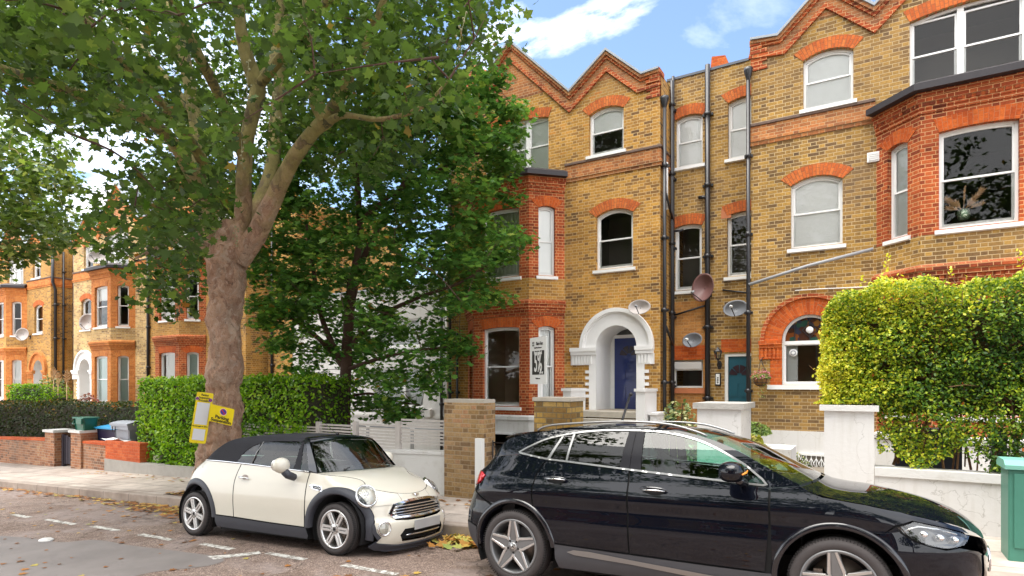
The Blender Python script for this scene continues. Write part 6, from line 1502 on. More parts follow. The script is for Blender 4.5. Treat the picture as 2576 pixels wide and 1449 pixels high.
# ================================================================= car kit
def smooth(t): t = max(0.0, min(1.0, t)); return t*t*(3-2*t)
class Body:
    """side of a car wrapped round in plan: s runs along the flank (s = 0 at x = 0), z is height.
    s beyond the front centre line continues on the other side"""
    def __init__(b, plan, xf, xr, inset):
        ext = [(plan[1][0], -plan[1][1])]+list(plan)+[(plan[-2][0], -plan[-2][1])]; pts = [np.array(p) for p in crom(ext, 14)][14:-14]; b.p = np.array(pts); d = np.r_[0, np.cumsum(np.linalg.norm(np.diff(b.p, axis=0), axis=1))]
        i = int(np.argmin(np.abs(b.p[:, 0]))); s0 = d[i]+ (0-b.p[i, 0])*-1
        b.s = (s0-d)[::-1]; b.p = b.p[::-1]; b.sf = b.s[-1]; b.sr = b.s[0]
        b.xf, b.xr, b.ins = xf, xr, inset; b.xf0 = b.p[-1, 0]; b.xr0 = b.p[0, 0]
        t = np.gradient(b.p, axis=0); b.n = np.stack([t[:, 1], -t[:, 0]], 1); b.n /= np.linalg.norm(b.n, axis=1)[:, None]
        if b.n[len(b.n)//2, 1] > 0: b.n = -b.n
    def raw(b, s, z, off=0.0):
        fl = 1
        if s > b.sf: s = 2*b.sf-s; fl = -1
        if s < b.sr: s = 2*b.sr-s; fl = -1
        x = np.interp(s, b.s, b.p[:, 0]); y = np.interp(s, b.s, b.p[:, 1]); nx = np.interp(s, b.s, b.n[:, 0]); ny = np.interp(s, b.s, b.n[:, 1])
        L = math.hypot(nx, ny) or 1; nx /= L; ny /= L; q = interp(z, b.ins)
        y = y-ny*q*abs(ny); x = x-nx*q*abs(ny)*.3
        if x > .9: x += (interp(z, b.xf)-b.xf0)*smooth((x-.9)/(b.xf0-.9))
        if x < -.9: x += (interp(z, b.xr)-b.xr0)*smooth((x+.9)/(b.xr0+.9))
        y = min(y, 0)
        return Vector((x, y*fl, z)), fl
    def P(b, s, z, off=0.0, side=-1):
        p, _ = b.raw(s, z)
        if off: p = p+b.N(s, z)*off
        return Vector((p.x, p.y*(-side), p.z))
    def N(b, s, z):
        e = .004; a = b.raw(s+e, z)[0]-b.raw(s-e, z)[0]; c = b.raw(s, z+e)[0]-b.raw(s, z-e)[0]; n = a.cross(c)
        return n.normalized() if n.length > 1e-9 else Vector((1, 0, 0))
    def sx(b, x, z):
        lo, hi = b.sr, b.sf
        for _ in range(26):
            m = (lo+hi)/2
            if b.raw(m, z)[0].x < x: lo = m
            else: hi = m
        return (lo+hi)/2
    def sy(b, y, z):
        """s on the front for a lateral position y (negative = near side)"""
        lo, hi = 0.9, b.sf; t = abs(y)
        for _ in range(26):
            m = (lo+hi)/2
            if abs(b.raw(m, z)[0].y) > t: lo = m
            else: hi = m
        s = (lo+hi)/2; return s if y <= 0 else 2*b.sf-s
    def conv(b, q):
        if len(q) == 3:
            k, a, z = q
            return {'s': lambda: (a, z), 'y': lambda: (b.sy(a, z), z)}[k]()
        return (b.sx(q[0], q[1]), q[1])
    def panel(b, name, poly, mat, root, side=-1, off=0.0, holes=(), gap=.0035, grid=.03, label=None, dens=.022, thick=0):
        o = densify([b.conv(q) for q in poly], dens); 
        if gap: o = offset_poly(o, gap)
        hs = [densify([b.conv(q) for q in h], dens) for h in holes]
        V, T = cdt(o, hs, grid); P_ = [b.P(s, z, off, side) for s, z in V]
        N_ = []
        for s, z in V: n = b.N(s, z); N_.append(Vector((n.x, n.y*(-side), n.z)))
        if N_ and N_[len(N_)//2].dot(Vector((0, side, 0))+Vector((.3, 0, 0))) < 0 and abs(N_[len(N_)//2].y) > .3: N_ = [-n for n in N_]
        c0 = Vector((0, 0, .6)); sgn = 1 if sum((p-c0).dot(n) for p, n in zip(P_, N_)) > 0 else -1; N_ = [n*sgn for n in N_]
        T2 = []
        for f in T:
            a, c, d = P_[f[0]], P_[f[1]], P_[f[2]]; fn = (c-a).cross(d-a); T2.append(f if fn.dot(N_[f[0]]) > 0 else f[::-1])
        mb = MB(); mb.add(P_, T2, 0, True); m = len(P_)
        ns = [tuple(n) for n in N_]
        if thick:
            base = len(mb.v); k = 0
            for lp in [o]+hs:
                n = len(lp); A_ = [b.P(s, z, off, side) for s, z in lp]; B_ = [b.P(s, z, off-thick, side) for s, z in lp]
                mb.add(A_+B_, [(i, (i+1) % n, (i+1) % n+n, i+n) for i in range(n)], 0, False)
            cx = (sum(p.x for p in P_)/len(P_), sum(p.y for p in P_)/len(P_), sum(p.z for p in P_)/len(P_))
            ns = None
        ob = mb.build(name, mat, root, local=True, label=label, cn=ns)
        return ob
    def line(b, pts, off=0.0, side=-1, n=6): return [b.P(*b.conv(q), off, side) for q in crom(pts, n)] if len(pts[0]) == 2 else [b.P(*b.conv(q), off, side) for q in pts]
def arc(cx, cz, r, a0, a1, n=16, rz=None): rz = rz or r; return [(cx+r*math.cos(math.radians(a0+(a1-a0)*i/n)), cz+rz*math.sin(math.radians(a0+(a1-a0)*i/n))) for i in range(n+1)]
def clip(poly, a, b):
    """keep the part of poly left of the line a->b"""
    out = []; n = len(poly); f = lambda p: (b[0]-a[0])*(p[1]-a[1])-(b[1]-a[1])*(p[0]-a[0])
    for i in range(n):
        p, q = poly[i], poly[(i+1) % n]; u, v = f(p), f(q)
        if u >= 0: out.append(p)
        if (u >= 0) != (v >= 0): t = u/(u-v); out.append((p[0]+(q[0]-p[0])*t, p[1]+(q[1]-p[1])*t))
    return out
def cross_patch(name, E, mat, root, bx, bz, nq=24, off=0, pz=2.0, label=None, qr=(-1, 1), loc_off=(0, 0, 0)):
    """surface across the car between a near-side edge curve E and its mirror; bx, bz bulge at the centre line"""
    mb = MB(); rows = []; m = len(E)
    for i, e in enumerate(E):
        t = i/(m-1); row = []
        for j in range(nq+1):
            q = qr[0]+(qr[1]-qr[0])*j/nq; k = 1-abs(q)**pz
            row.append((e[0]+bx(t)*k+loc_off[0], abs(e[1])*q+loc_off[1], e[2]+bz(t)*k+loc_off[2]))
        rows.append(row)
    mb.grid(rows); return mb.build(name, mat, root, local=True, label=label)
def flare(b, name, cx, cz, r0, r1, mat, root, side=-1, a0=-5, a1=185, d=.02, inner=.10, n=40, rz=1.0):
    mb = MB(); P = []
    for i in range(n+1):
        w = math.radians(a0+(a1-a0)*i/n); row = []
        for rr, off in ((r0, -inner), (r0, d*.6), (r0+.012, d), ((r0+r1)/2, d*1.05), (r1-.01, d*.7), (r1, d*.1), (r1, -.004)):
            x, z = cx+rr*math.cos(w), cz+rr*rz*math.sin(w); s = b.sx(x, z); row.append(b.P(s, z, off, side))
        P.append(row)
    mb.grid(P); return mb.build(name, mat, root, local=True)
def wheel(root, x, yo, R, Rr, width, style, side=-1, steer=0):
    """yo: outer face position; the tyre carries its rim"""
    cx, cz = x, R; sg = side; c = (cx, yo, cz); sw = width; h = lambda v: -sg*v       # h>0 goes inwards
    mb = MB(); prof = [(Rr-.012, h(.03)), (Rr+.006, h(.012)), (Rr+.02, h(.004)), ((Rr+R)/2, h(-.004)), (R-.03, h(.008)), (R-.010, h(.025)), (R, h(.05)), (R, h(sw-.05)), (R-.012, h(sw-.02)), ((Rr+R)/2, h(sw)), (Rr, h(sw-.02))]
    mb.lathe(prof, c, 'y', 64)
    for k in range(3):       # tread grooves
        yy = h(.07+k*(sw-.14)/2); mb.lathe([(R+.0012, yy-.004), (R+.0012, yy+.004)], c, 'y', 64, 1)
    n = 90
    for k in range(n):
        w = 2*math.pi*k/n; e = Vector((math.cos(w), 0, math.sin(w))); t_ = Vector((-math.sin(w), 0, math.cos(w))); mb.obox(Vector(c)+e*(R-.008)+Vector((0, h(.032), 0)), t_*.003, Vector((0, .018, 0)), e*.009, 1)
    ty = mb.build('tyre', ['rubber', 'groove'], root, local=True)
    rm = MB()
    rm.lathe([(Rr+.012, h(.02)), (Rr+.014, h(.004)), (Rr, h(.0)), (Rr-.012, h(.006)), (Rr-.016, h(.03)), (Rr-.03, h(.12)), (Rr-.03, h(.18))], c, 'y', 64, 0)
    rim = rm.build('rim', 'alloy_dark' if style == 'star' else 'alloy', ty, local=True)
    bd = MB(); bd.lathe([(0, h(.13)), (Rr-.06, h(.13)), (Rr-.06, h(.15))], c, 'y', 40); bd.lathe([(0, h(.10)), (.08, h(.10)), (.085, h(.13))], c, 'y', 24); bd.build('brake_disc', 'disc', ty, local=True)
    bk = MB(); bk.lathe([(0, h(.17)), (Rr, h(.17))], c, 'y', 32); bk.build('wheel_back', 'rubber', ty, local=True)
    ca = MB(); ca.obox((cx-(Rr-.1)*.9, yo+h(.09), cz+.03), (.03, 0, 0), (0, .03, 0), (.0, 0, .075)); ca.build('brake_caliper', 'disc', ty, local=True)
    sp = MB()
    def bar(p0, p1, w0, w1, y0, y1, th, mi):
        a = Vector((p0[0], 0, p0[1])); b_ = Vector((p1[0], 0, p1[1])); d = (b_-a).normalized(); s_ = Vector((-d.z, 0, d.x))
        vs = []
        for q, w_, y in ((a, w0, y0), (b_, w1, y1)):
            for u_, v_ in ((-1, 0), (-.7, -.006), (.7, -.006), (1, 0), (1, th), (-1, th)): vs.append(Vector((cx, yo, cz))+q+s_*(w_*u_)+Vector((0, h(y+v_), 0)))
        sp.add(vs, [(i, (i+1) % 6, (i+1) % 6+6, i+6) for i in range(6)]+[tuple(range(6)), tuple(range(11, 5, -1))], mi)
    if style == 'star':
        for k in range(5):
            w = math.radians(90+72*k+steer); e = (math.cos(w), math.sin(w)); t_ = (-e[1], e[0])
            at = lambda r, o_: (e[0]*r+t_[0]*o_, e[1]*r+t_[1]*o_)
            bar(at(.05, 0), at(Rr-.008, 0), .05, .018, .022, .008, .035, 1)
            for s_ in (-1, 1):
                bar(at(.098, s_*.052), at(Rr-.006, s_*.024), .0145, .011, .012, .003, .02, 0)
                w2 = w+s_*math.radians(36); m_ = (math.cos(w2)*.075, math.sin(w2)*.075); bar(m_, at(.10, s_*.052), .012, .0105, .014, .012, .03, 0)
                bar((math.cos(w2)*.07, math.sin(w2)*.07), at(Rr-.02, s_*.036), .018, .010, .03, .03, .03, 1)
        sp.build('spokes', ['alloy', 'alloy_dark'], rim, local=True)
        hb = MB(); hb.lathe([(0, h(.004)), (.036, h(.004)), (.040, h(.010)), (.040, h(.03))], c, 'y', 32, 0); hb.lathe([(.040, h(.012)), (.078, h(.018)), (.085, h(.05))], c, 'y', 32, 1)
        for k in range(5):
            w = math.radians(54+72*k+steer); hb.lathe([(0, h(.013)), (.011, h(.013)), (.011, h(.03))], (cx+.060*math.cos(w), yo, cz+.060*math.sin(w)), 'y', 10, 2)
        hb.lathe([(.033, h(.0025)), (.029, h(.002))], c, 'y', 32, 2)
        for k in range(3):
            w = math.radians(90+120*k); e = Vector((math.cos(w), 0, math.sin(w))); t_ = Vector((-e.z, 0, e.x)); o_ = Vector(c)+Vector((0, h(.0015), 0)); hb.add([o_+e*.029, o_+t_*.006-e*.003, o_-t_*.006-e*.003], [(0, 1, 2)], 2)
        hb.build('hub_cap', ['alloy', 'alloy_dark', 'groove'], rim, local=True)
    else:
        for k in range(6):
            w = math.radians(90+15+60*k+steer); e = (math.cos(w), math.sin(w)); t_ = (-e[1], e[0]); at = lambda r, o_: (e[0]*r+t_[0]*o_, e[1]*r+t_[1]*o_)
            for s_ in (-1, 1): bar(at(.055, s_*.019), at(Rr-.018, s_*.021), .0155, .0165, .016, .010, .035, 0)
            bar(at(Rr-.04, 0), at(Rr-.010, 0), .036, .040, .012, .012, .03, 0)
        sp.build('spokes', 'alloy', rim, local=True)
        hb = MB(); hb.lathe([(0, h(.006)), (.028, h(.006)), (.032, h(.012))], c, 'y', 32, 1); hb.lathe([(.032, h(.008)), (.064, h(.010)), (.072, h(.022)), (.072, h(.05))], c, 'y', 32, 0)
        for k in range(4):
            w = math.radians(45+90*k+steer); hb.lathe([(0, h(.0085)), (.009, h(.0085)), (.009, h(.012))], (cx+.049*math.cos(w), yo, cz+.049*math.sin(w)), 'y', 10, 1)
        hb.lathe([(.022, h(.0045)), (.026, h(.0045))], c, 'y', 24, 0); hb.build('hub_cap', ['alloy', 'groove'], rim, local=True)
    return ty
def archwell(name, root, cx, R, W, side, mat='underbody'):
    mb = MB(); rr = R+.085; y0 = side*(W/2-.05); y1 = side*(W/2-.40); P = []
    for i in range(21):
        w = math.radians(-25+230*i/20); P.append([(cx+rr*math.cos(w), y0, R+rr*math.sin(w)), (cx+rr*math.cos(w), y1, R+rr*math.sin(w))])
    mb.grid(P); mb.add([p[1] for p in P], [tuple(range(21))]); return mb.build(name, mat, root, local=True)
def seat(root, x, y, z, mat, head=True, w=.25):
    mb = MB(); mb.ell((x+.05, y, z+.05), (.27, w, .10), 16, 8, 0, .6)
    a = Vector((x-.20, y, z+.05)); u = Vector((-.28, 0, .96)).normalized(); f = Vector((u.z, 0, -u.x))
    P = []
    for i in range(9):
        t = i/8; ww = w*(1-.22*t**2.5); th = .085*(1-.35*t); c = a+u*(.62*t); k = .25 if i in (0, 8) else 1
        P.append([c+Vector((0, ww*k*math.copysign(abs(math.cos(q))**.6, math.cos(q)), 0))+f*(th*k*math.copysign(abs(math.sin(q))**.7, math.sin(q))) for q in [2*math.pi*j/16 for j in range(17)]])
    mb.grid(P); o = mb.build('seat', mat, root, local=True)
    if head:
        hm = MB(); c = a+u*.74; P = []
        for i in range(7):
            t = i/6-.5; k = (1-(2*t)**4)**.5 if abs(t) < .5 else .05; P.append([c+u*(t*.22)+Vector((0, .125*max(k, .1)*math.copysign(abs(math.cos(q))**.6, math.cos(q)), 0))+f*(.055*max(k, .1)*math.sin(q)) for q in [2*math.pi*j/14 for j in range(15)]])
        hm.grid(P)
        for s in (-.05, .05): hm.tube([a+u*.58+Vector((0, s, 0)), a+u*.68+Vector((0, s, 0))], .007, 6)
        hm.build('headrest', mat, o, local=True)

def carpaint(name, col, coat=1, rough=.3, metal=0, fl=0, dirt=.0, dcol=(.3, .25, .2)):
    t = NT(name, rough, .0 if sum(col) < .1 else .3, metal); p = t.obj()
    c = col
    if dirt:
        sep = t.n('ShaderNodeSeparateXYZ'); t.put(sep.inputs[0], p)
        low = t.ramp(t.math('ADD', sep.outputs[2], t.math('MULTIPLY', t.noise(p, 9, 5), .25)), [(.35, g(1)), (.95, g(.12))])
        st = t.ramp(t.noise(p, 60, 4, .7), [(.4, g(.3)), (.7, g(1))]); k = t.math('MULTIPLY', t.math('MULTIPLY', low, st), dirt)
        c = t.mix(k, col, dcol); t.put(t.b.inputs['Coat Roughness'], t.math('ADD', .015, t.math('MULTIPLY', k, .8)))
    else: t.b.inputs['Coat Roughness'].default_value = .02
    t.base(c); t.b.inputs['Coat Weight'].default_value = coat
    return t.m
M['suv'] = carpaint('black_car_paint', (.003, .004, .008), .9, .35, 0, dirt=.008)
M['cream'] = carpaint('cream_car_paint', (.70, .66, .565), .8, .35, 0, dirt=.10)
M['rubber'] = plain('tyre_rubber', (.045, .038, .038), .75, var=.25, scale=12); M['groove'] = plain('tyre_groove', (.01, .009, .009), .9, var=0)
M['alloy'] = plain('bright_alloy', (.62, .61, .60), .28, .85, var=.05, scale=30); M['alloy_dark'] = plain('dark_grey_alloy', (.19, .19, .195), .4, .5, var=.1)
M['disc'] = plain('brake_steel', (.25, .20, .17), .45, .8, var=.25, scale=30); M['underbody'] = plain('underbody_black', (.006, .006, .007), .9, var=0)
M['cladding'] = plain('grey_black_plastic_trim', (.045, .045, .052), .5, var=.12, scale=10); M['mini_trim'] = plain('dark_plastic_trim', (.038, .040, .052), .5, var=.12, scale=10)
M['satin'] = plain('satin_silver_trim', (.32, .32, .32), .32, .9, var=.05); M['pillar'] = plain('satin_black_pillar', (.008, .008, .012), .55, var=0, spec=.25); M['rail'] = plain('dull_silver_rail', (.30, .30, .30), .38, .9, var=.05); M['gloss_black'] = plain('gloss_black_trim', (.006, .006, .010), .12, var=0, coat=.6)
M['seatblack'] = plain('black_seat_leather', (.018, .018, .020), .5, var=.2); M['fabric'] = plain('black_hood_fabric', (.020, .020, .026), .92, var=.18, scale=40, bump=.25)
M['carglass'] = glass_mat('car_window_glass', (.46, .80, .68), .0); M['privacy'] = glass_mat('privacy_glass', (.06, .07, .07), .0); M['windscreen'] = glass_mat('windscreen_glass', (.68, .82, .78), .03)
M['lamp_red'] = plain('red_lamp_lens', (.55, .008, .015), .1, var=.1, coat=1); M['lamp_white'] = glass_mat('clear_lamp_lens', (.92, .93, .93), .06); M['reflector'] = plain('lamp_reflector', (.80, .80, .80), .12, 1, var=0)
M['amber'] = plain('amber_lens', (.7, .25, .02), .3, var=0); M['plate'] = plain('pale_number_plate', (.45, .45, .46), .5, var=.25, scale=2)

# ================================================================= the black SUV
CW = .88
SUVT = thing('parked_car', 'shiny black five-door SUV parked in the foreground with five-spoke star wheels', 'car', (-1.5, 5.04+CW, SL*-1.5-.050), 'cars parked along the kerb', rot=(-.056, -math.atan(SL), 0))
B = Body([(2.28, 0), (2.25, -.34), (2.15, -.60), (1.92, -.78), (1.55, -.865), (.6, -CW), (-.9, -CW), (-1.65, -.868), (-2.02, -.82), (-2.21, -.66), (-2.29, -.35), (-2.32, 0)],
         [(.2, 2.14), (.3, 2.24), (.45, 2.28), (.6, 2.29), (.68, 2.285), (.75, 2.26), (.82, 2.20), (.88, 2.11), (.95, 1.96), (1.05, 1.78)],
         [(.24, -2.16), (.35, -2.27), (.45, -2.315), (.6, -2.32), (.75, -2.285), (.94, -2.21), (1.07, -2.17), (1.14, -2.09), (1.27, -1.97), (1.4, -1.82), (1.46, -1.74), (1.56, -1.66)],
         [(.18, .06), (.3, .022), (.42, .018), (.5, .008), (.66, .0), (.78, .014), (.87, .002), (.92, .004), (.98, .024), (1.04, .054), (1.10, .074), (1.2, .108), (1.3, .14), (1.4, .19), (1.5, .25), (1.56, .30), (1.6, .36)])
G = Body([(1.75, 0), (1.72, -.35), (1.60, -.66), (1.38, -.82), (1.0, -.872), (.5, -CW), (-.9, -CW), (-1.46, -.865), (-1.76, -.79), (-1.93, -.60), (-2.0, -.3), (-2.02, 0)],
         [(1.0, 1.75), (1.6, 1.75)], [(1.1, -2.09), (1.27, -2.02), (1.4, -1.95), (1.56, -1.87)], B.ins)
RX, FX, RW = -1.53, 1.315, .36
for sd_ in (-1, 1):
    S = sd_; pn = lambda nm, poly, mat='suv', **k: B.panel(nm, poly, mat, SUVT, S, **k)
    pn('front_door', [(-.318, .425), (.3, .412), (.80, .405), (.825, .6), (.842, .80), (.842, 1.062), (.624, 1.079), (.15, 1.111), (-.33, 1.147)])
    pn('rear_door', [(-.326, .425), (-.34, 1.149), (-.8, 1.185), (-1.2, 1.217), (-1.245, 1.15), (-1.285, 1.076), (-1.302, .96), (-1.302, .855)]+arc(RX, RW, .47, 60, 8, 8)+[(-1.07, .442), (-.7, .432)])
    pn('rear_wing', [(-1.31, .862), (-1.31, .96), (-1.293, 1.08), (-1.25, 1.155), (-1.205, 1.22), (-1.517, 1.267), (-1.72, 1.25), (-1.95, 1.21), ('s', B.sr, 1.15), ('s', B.sr, 1.06), (-2.10, 1.06), (-1.98, 1.065), (-1.92, 1.04), (-1.97, .96), (-2.10, .93), (-2.0, .86), (-1.88, .80)]+arc(RX, RW, .47, 122, 62, 8))
    pn('rear_bumper', [(-1.895, .795), (-2.0, .85), (-2.105, .92), ('s', B.sr, .92), ('s', B.sr, .56), (-2.2, .56), (-2.1, .55), (-1.985, .52)]+arc(RX, RW, .47, 165, 125, 6))
    pn('bumper_trim', [(-1.985, .515), (-2.1, .545), ('s', B.sr, .55), ('s', B.sr, .27), (-2.0, .27), (-1.93, .30)]+arc(RX, RW, .47, 182, 168, 3), 'cladding', off=.004)
    pn('front_wing', [(.852, .41), (.875, .415)]+arc(FX, RW, .47, 172, 62, 14)+[(1.60, .765), (1.68, .835), (1.80, .872), (1.95, .838), (2.07, .803), (2.15, .772), (2.1, .820), (1.95, .870), (1.79, .910), (1.72, .930), (1.5, .975), (1.33, 1.0), (1.22, 1.015), (1.14, 1.045), (1.065, 1.09), (.853, 1.062), (.852, .8)])
    pn('front_bumper', arc(FX, RW, .47, 58, 0, 8)+[(1.80, .26), ('s', B.sf-.5, .24), ('s', B.sf, .24), ('s', B.sf, .56), ('y', -.35, .58), ('y', -.55, .66), (2.07, .695), (1.99, .68), (1.91, .697), (1.80, .73), (1.72, .785), (1.69, .83)])
    pn('sill_trim', [(-1.065, .438), (-.322, .419), (.3, .406), (.80, .400), (.85, .403), (.87, .3), (.86, .215), (-.3, .22), (-1.03, .215), (-1.06, .3)], 'cladding', off=.012)
    pn('silver_sill_strip', [(-.93, .375), (-.86, .40), (-.70, .402), (-.3, .372), (.3, .335), (.8, .305), (.8, .27), (.3, .295), (-.3, .335), (-.85, .355)], 'satin', off=.020, gap=0)
    flare(B, 'wheel_arch_trim', RX, RW, .425, .475, 'gloss_black', SUVT, S, 5, 183, .016); flare(B, 'wheel_arch_trim', FX, RW, .425, .475, 'gloss_black', SUVT, S, -8, 178, .016)
    # dark structure seen through the shut lines
    B.panel('inner_shell', [(-.97, .24), (-1.09, .45)]+arc(RX, RW, .46, 12, 168, 10)+[(-2.05, .5), ('s', B.sr+.1, .6), ('s', B.sr+.1, 1.05), (-1.9, 1.2), (-1.5, 1.25), (.8, 1.05), (1.1, 1.05), (1.6, .93), (1.85, .83), (1.8, .55), (1.79, .45)]+arc(FX, RW, .46, 12, 168, 10)+[(.80, .24)], 'underbody', SUVT, S, off=-.014, gap=0, grid=.12)
    # window line
    DLO = [(-1.517, 1.272), (-1.2, 1.222), (-.8, 1.19), (-.33, 1.152), (.15, 1.116), (.624, 1.084), (.80, 1.072), (.835, 1.085), (.80, 1.13)]+[(q[0], q[1]) for q in crom([(.66, 1.245), (.44, 1.365), (.24, 1.445), (-.02, 1.502), (-.3, 1.522), (-.65, 1.520), (-.96, 1.490), (-1.23, 1.434), (-1.42, 1.355), (-1.545, 1.29)], 4)]
    DI = offset_poly(densify(DLO, .05), .016)
    edge = crom([(1.065, 1.095), (.82, 1.225), (.60, 1.345), (.38, 1.435), (.12, 1.505), (-.2, 1.55), (-.55, 1.562), (-1.0, 1.545), (-1.35, 1.49), (-1.64, 1.44), (-1.74, 1.40)], 5)
    G.panel('side_frame', [(-1.95, 1.21), (-1.72, 1.25), (-1.517, 1.267)]+[(-1.2, 1.217), (-.8, 1.185), (-.33, 1.147), (.15, 1.111), (.624, 1.079), (.842, 1.062), (1.06, 1.088)]+edge+[(-1.83, 1.32)], 'suv', SUVT, S, holes=[DLO], gap=0)
    ch = G.panel('chrome_window_trim', DLO, 'satin', SUVT, S, off=.005, holes=[DI], gap=0, thick=.012)
    La, Lb = ((-1.215, 1.20), (-1.056, 1.50)), ((-1.175, 1.20), (-1.03, 1.50)); Lc, Ld = ((-.998, 1.16), (-.953, 1.53)), ((-.972, 1.16), (-.927, 1.53)); Le, Lf, Lg = ((-.44, 1.12), (-.383, 1.55)), ((-.34, 1.10), (-.315, 1.55)), ((-.225, 1.10), (-.235, 1.55))
    def between(nm, mat, L0, L1, off=0):      # from line L0 (left) to L1 (right)
        q = DI
        if L0: q = clip(q, L0[1], L0[0])
        if L1: q = clip(q, L1[0], L1[1])
        G.panel(nm, q, mat, SUVT, S, off=off, gap=.002)
    between('quarter_glass', 'privacy', None, La, -.003); between('window_divider', 'satin', La, Lb, .002); between('quarter_glass', 'privacy', Lb, Lc, -.003); between('window_divider', 'satin', Lc, Ld, .003)
    between('rear_window', 'privacy', Ld, Le, -.004); between('door_pillar', 'pillar', Le, Lf, .002); between('door_pillar', 'pillar', Lf, Lg, .002); between('front_window', 'carglass', Lg, None, -.004)
    # door handles
    for hx, hz in ((-1.06, 1.04), (-.092, .992)):
        m_ = MB(); P = []
        for i in range(13):
            t = i/12*2-1; k = (1-abs(t)**3.2)**.5 if abs(t) < 1 else 0; q = B.P(B.sx(hx+t*.125, hz), hz-.004*t, .022+.016*(1-t*t), S)
            P.append([q+Vector((0, S*.012*max(k, .05)*math.sin(w), .021*max(k, .05)*math.cos(w))) for w in [2*math.pi*j/10 for j in range(11)]])
        m_.grid(P); hd = m_.build('door_handle', 'gloss_black', SUVT, local=True)
        m_ = MB(); m_.tube([B.P(B.sx(hx+t*.11, hz), hz-.012, .036+.014*(1-t*t), S) for t in (-1, -.5, 0, .5, 1)], [.003, .006, .007, .006, .003], 8); m_.build('chrome_strip', 'chrome', hd, local=True)
        m_ = MB(); V = [B.P(B.sx(hx+.01+.085*math.cos(w), hz), hz-.01+.028*math.sin(w), .0025, S) for w in [2*math.pi*j/20 for j in range(20)]]; m_.add(V, [tuple(range(20))]); m_.build('handle_recess', 'underbody', hd, local=True)
    # mirror
    m_ = MB(); P = []; mc = Vector((.60, S*1.03, 1.195))
    for i in range(13):
        t = i/12*2-1; kz = (1-abs(t)**2.6)**.45 if abs(t) < 1 else 0
        P.append([mc+Vector((t*.105-.02*math.sin(w)*0, S*(t*.02), 0))+Vector((0, S*.125*kz*math.copysign(abs(math.sin(w))**.8, math.sin(w)), .082*kz*math.copysign(abs(math.cos(w))**.8, math.cos(w)))) for w in [2*math.pi*j/18 for j in range(19)]])
    m_.grid(P); mo = m_.build('door_mirror', 'suv', SUVT, local=True)
    m_ = MB(); m_.tube([mc+Vector((.02, -S*.08, -.06)), Vector((.66, S*.84, 1.09))], [.03, .04], 10); m_.build('mirror_arm', 'gloss_black', mo, local=True)
    m_ = MB(); m_.tube([mc+Vector((.10, S*.11, -.01)), mc+Vector((.115, S*.03, .0)), mc+Vector((.11, -S*.06, .01))], [.006, .009, .006], 6); m_.build('indicator_strip', 'amber', mo, local=True)
    # roof rail
    m_ = MB(); m_.tube([(x, S*(y+.0), z) for x, y, z in crom([(-1.38, .60, 1.51), (-1.30, .615, 1.545), (-1.1, .62, 1.572), (-.5, .635, 1.597), (-.05, .625, 1.575), (.2, .62, 1.515), (.32, .62, 1.468)], 5)], .0115, 10); m_.build('roof_rail', 'rail', SUVT, local=True)
    # lamps
    hp = [(1.70, .825), (1.80, .866), (1.95, .832), (2.08, .792), (2.14, .764), (2.10, .71), (2.0, .69), (1.914, .706), (1.805, .742), (1.736, .79)]
    hl = B.panel('headlight', hp, 'lamp_white', SUVT, S, off=.003, gap=0, grid=.04)
    B.panel('lamp_housing', hp, 'gloss_black', hl, S, off=-.035, gap=0, grid=.05)
    for (hx, hz) in ((1.86, .785), (1.96, .765), (2.05, .752)):
        m_ = MB(); q = B.P(B.sx(hx, hz), hz, -.02, S); m_.ell(q, (.035, .03, .028), 14, 8); m_.build('reflector_bowl', 'reflector', hl, local=True)
    m_ = MB(); m_.tube([B.P(B.sx(x, z), z, -.012, S) for x, z in ((1.74, .80), (1.83, .838), (1.95, .822), (2.07, .785))], .008, 6); m_.build('light_strip', 'reflector', hl, local=True)
    tp = [(-2.135, 1.03), (-2.05, 1.065), (-1.985, 1.062), (-1.925, 1.035), (-1.965, .985), (-2.03, .945), (-2.13, .93)]
    B.panel('tail_light', [(-1.92, 1.04), (-1.965, .985), (-2.04, .94), (-2.10, .92), ('s', B.sr+.3, .92), ('s', B.sr+.3, 1.06), (-2.06, 1.072), (-1.98, 1.068)], 'lamp_red', SUVT, S, off=.010, gap=0, grid=.04, thick=.03)
    for x in (RX, FX):
        archwell('wheel_well', SUVT, x, RW, 2*CW, S); wheel(SUVT, x, S*(CW-.012), RW, .257, .235, 'star', S, 0 if x < 0 else 8)
# grille and lower nose, hood, windscreen, roof, tailgate
zt = lambda x: interp(x, [(1.06, 1.092), (1.14, 1.047), (1.33, 1.003), (1.5, .978), (1.79, .912), (1.95, .872), (2.1, .822), (2.2, .765), (2.255, .71)])
E_h = []
for i in range(26):
    x = 1.075+(2.24-1.075)*(i/25)**.9; z = zt(x); E_h.append(B.P(B.sx(x, z), z, .0, -1))
for i in range(1, 9): s_ = B.sx(2.24, .725); ss = s_+(B.sf-s_)*i/8; E_h.append(B.P(ss, .72-.004*i, 0, -1))
cross_patch('bonnet', E_h, 'suv', SUVT, lambda t: .11*(1-smooth(t*3)), lambda t: .02+.055*math.sin(math.pi*min(1, t*1.08)), pz=2.6)
B.panel('grille', [('y', -.48, .62), ('y', 0, .665), ('y', .48, .62), ('y', .44, .36), ('y', 0, .33), ('y', -.44, .36)], 'gloss_black', SUVT, -1, off=.008, gap=0)
m_ = MB(); q = B.P(B.sf, .52, .02); m_.lathe([(.085, 0), (.10, .012), (.10, 0)], q, 'x', 32)
for k in range(3): w = math.radians(90+120*k); m_.tube([q+Vector((.012, 0, 0)), q+Vector((.012, .088*math.cos(w), .088*math.sin(w)))], [.012, .003], 6)
m_.build('grille_star_emblem', 'chrome', SUVT, local=True)
edg = [G.P(G.sx(x, z), z, 0, -1) for x, z in edge]
ws = [q for q in edg if q.x > .11]; rf = [q for q in edg if -1.75 < q.x < .14]
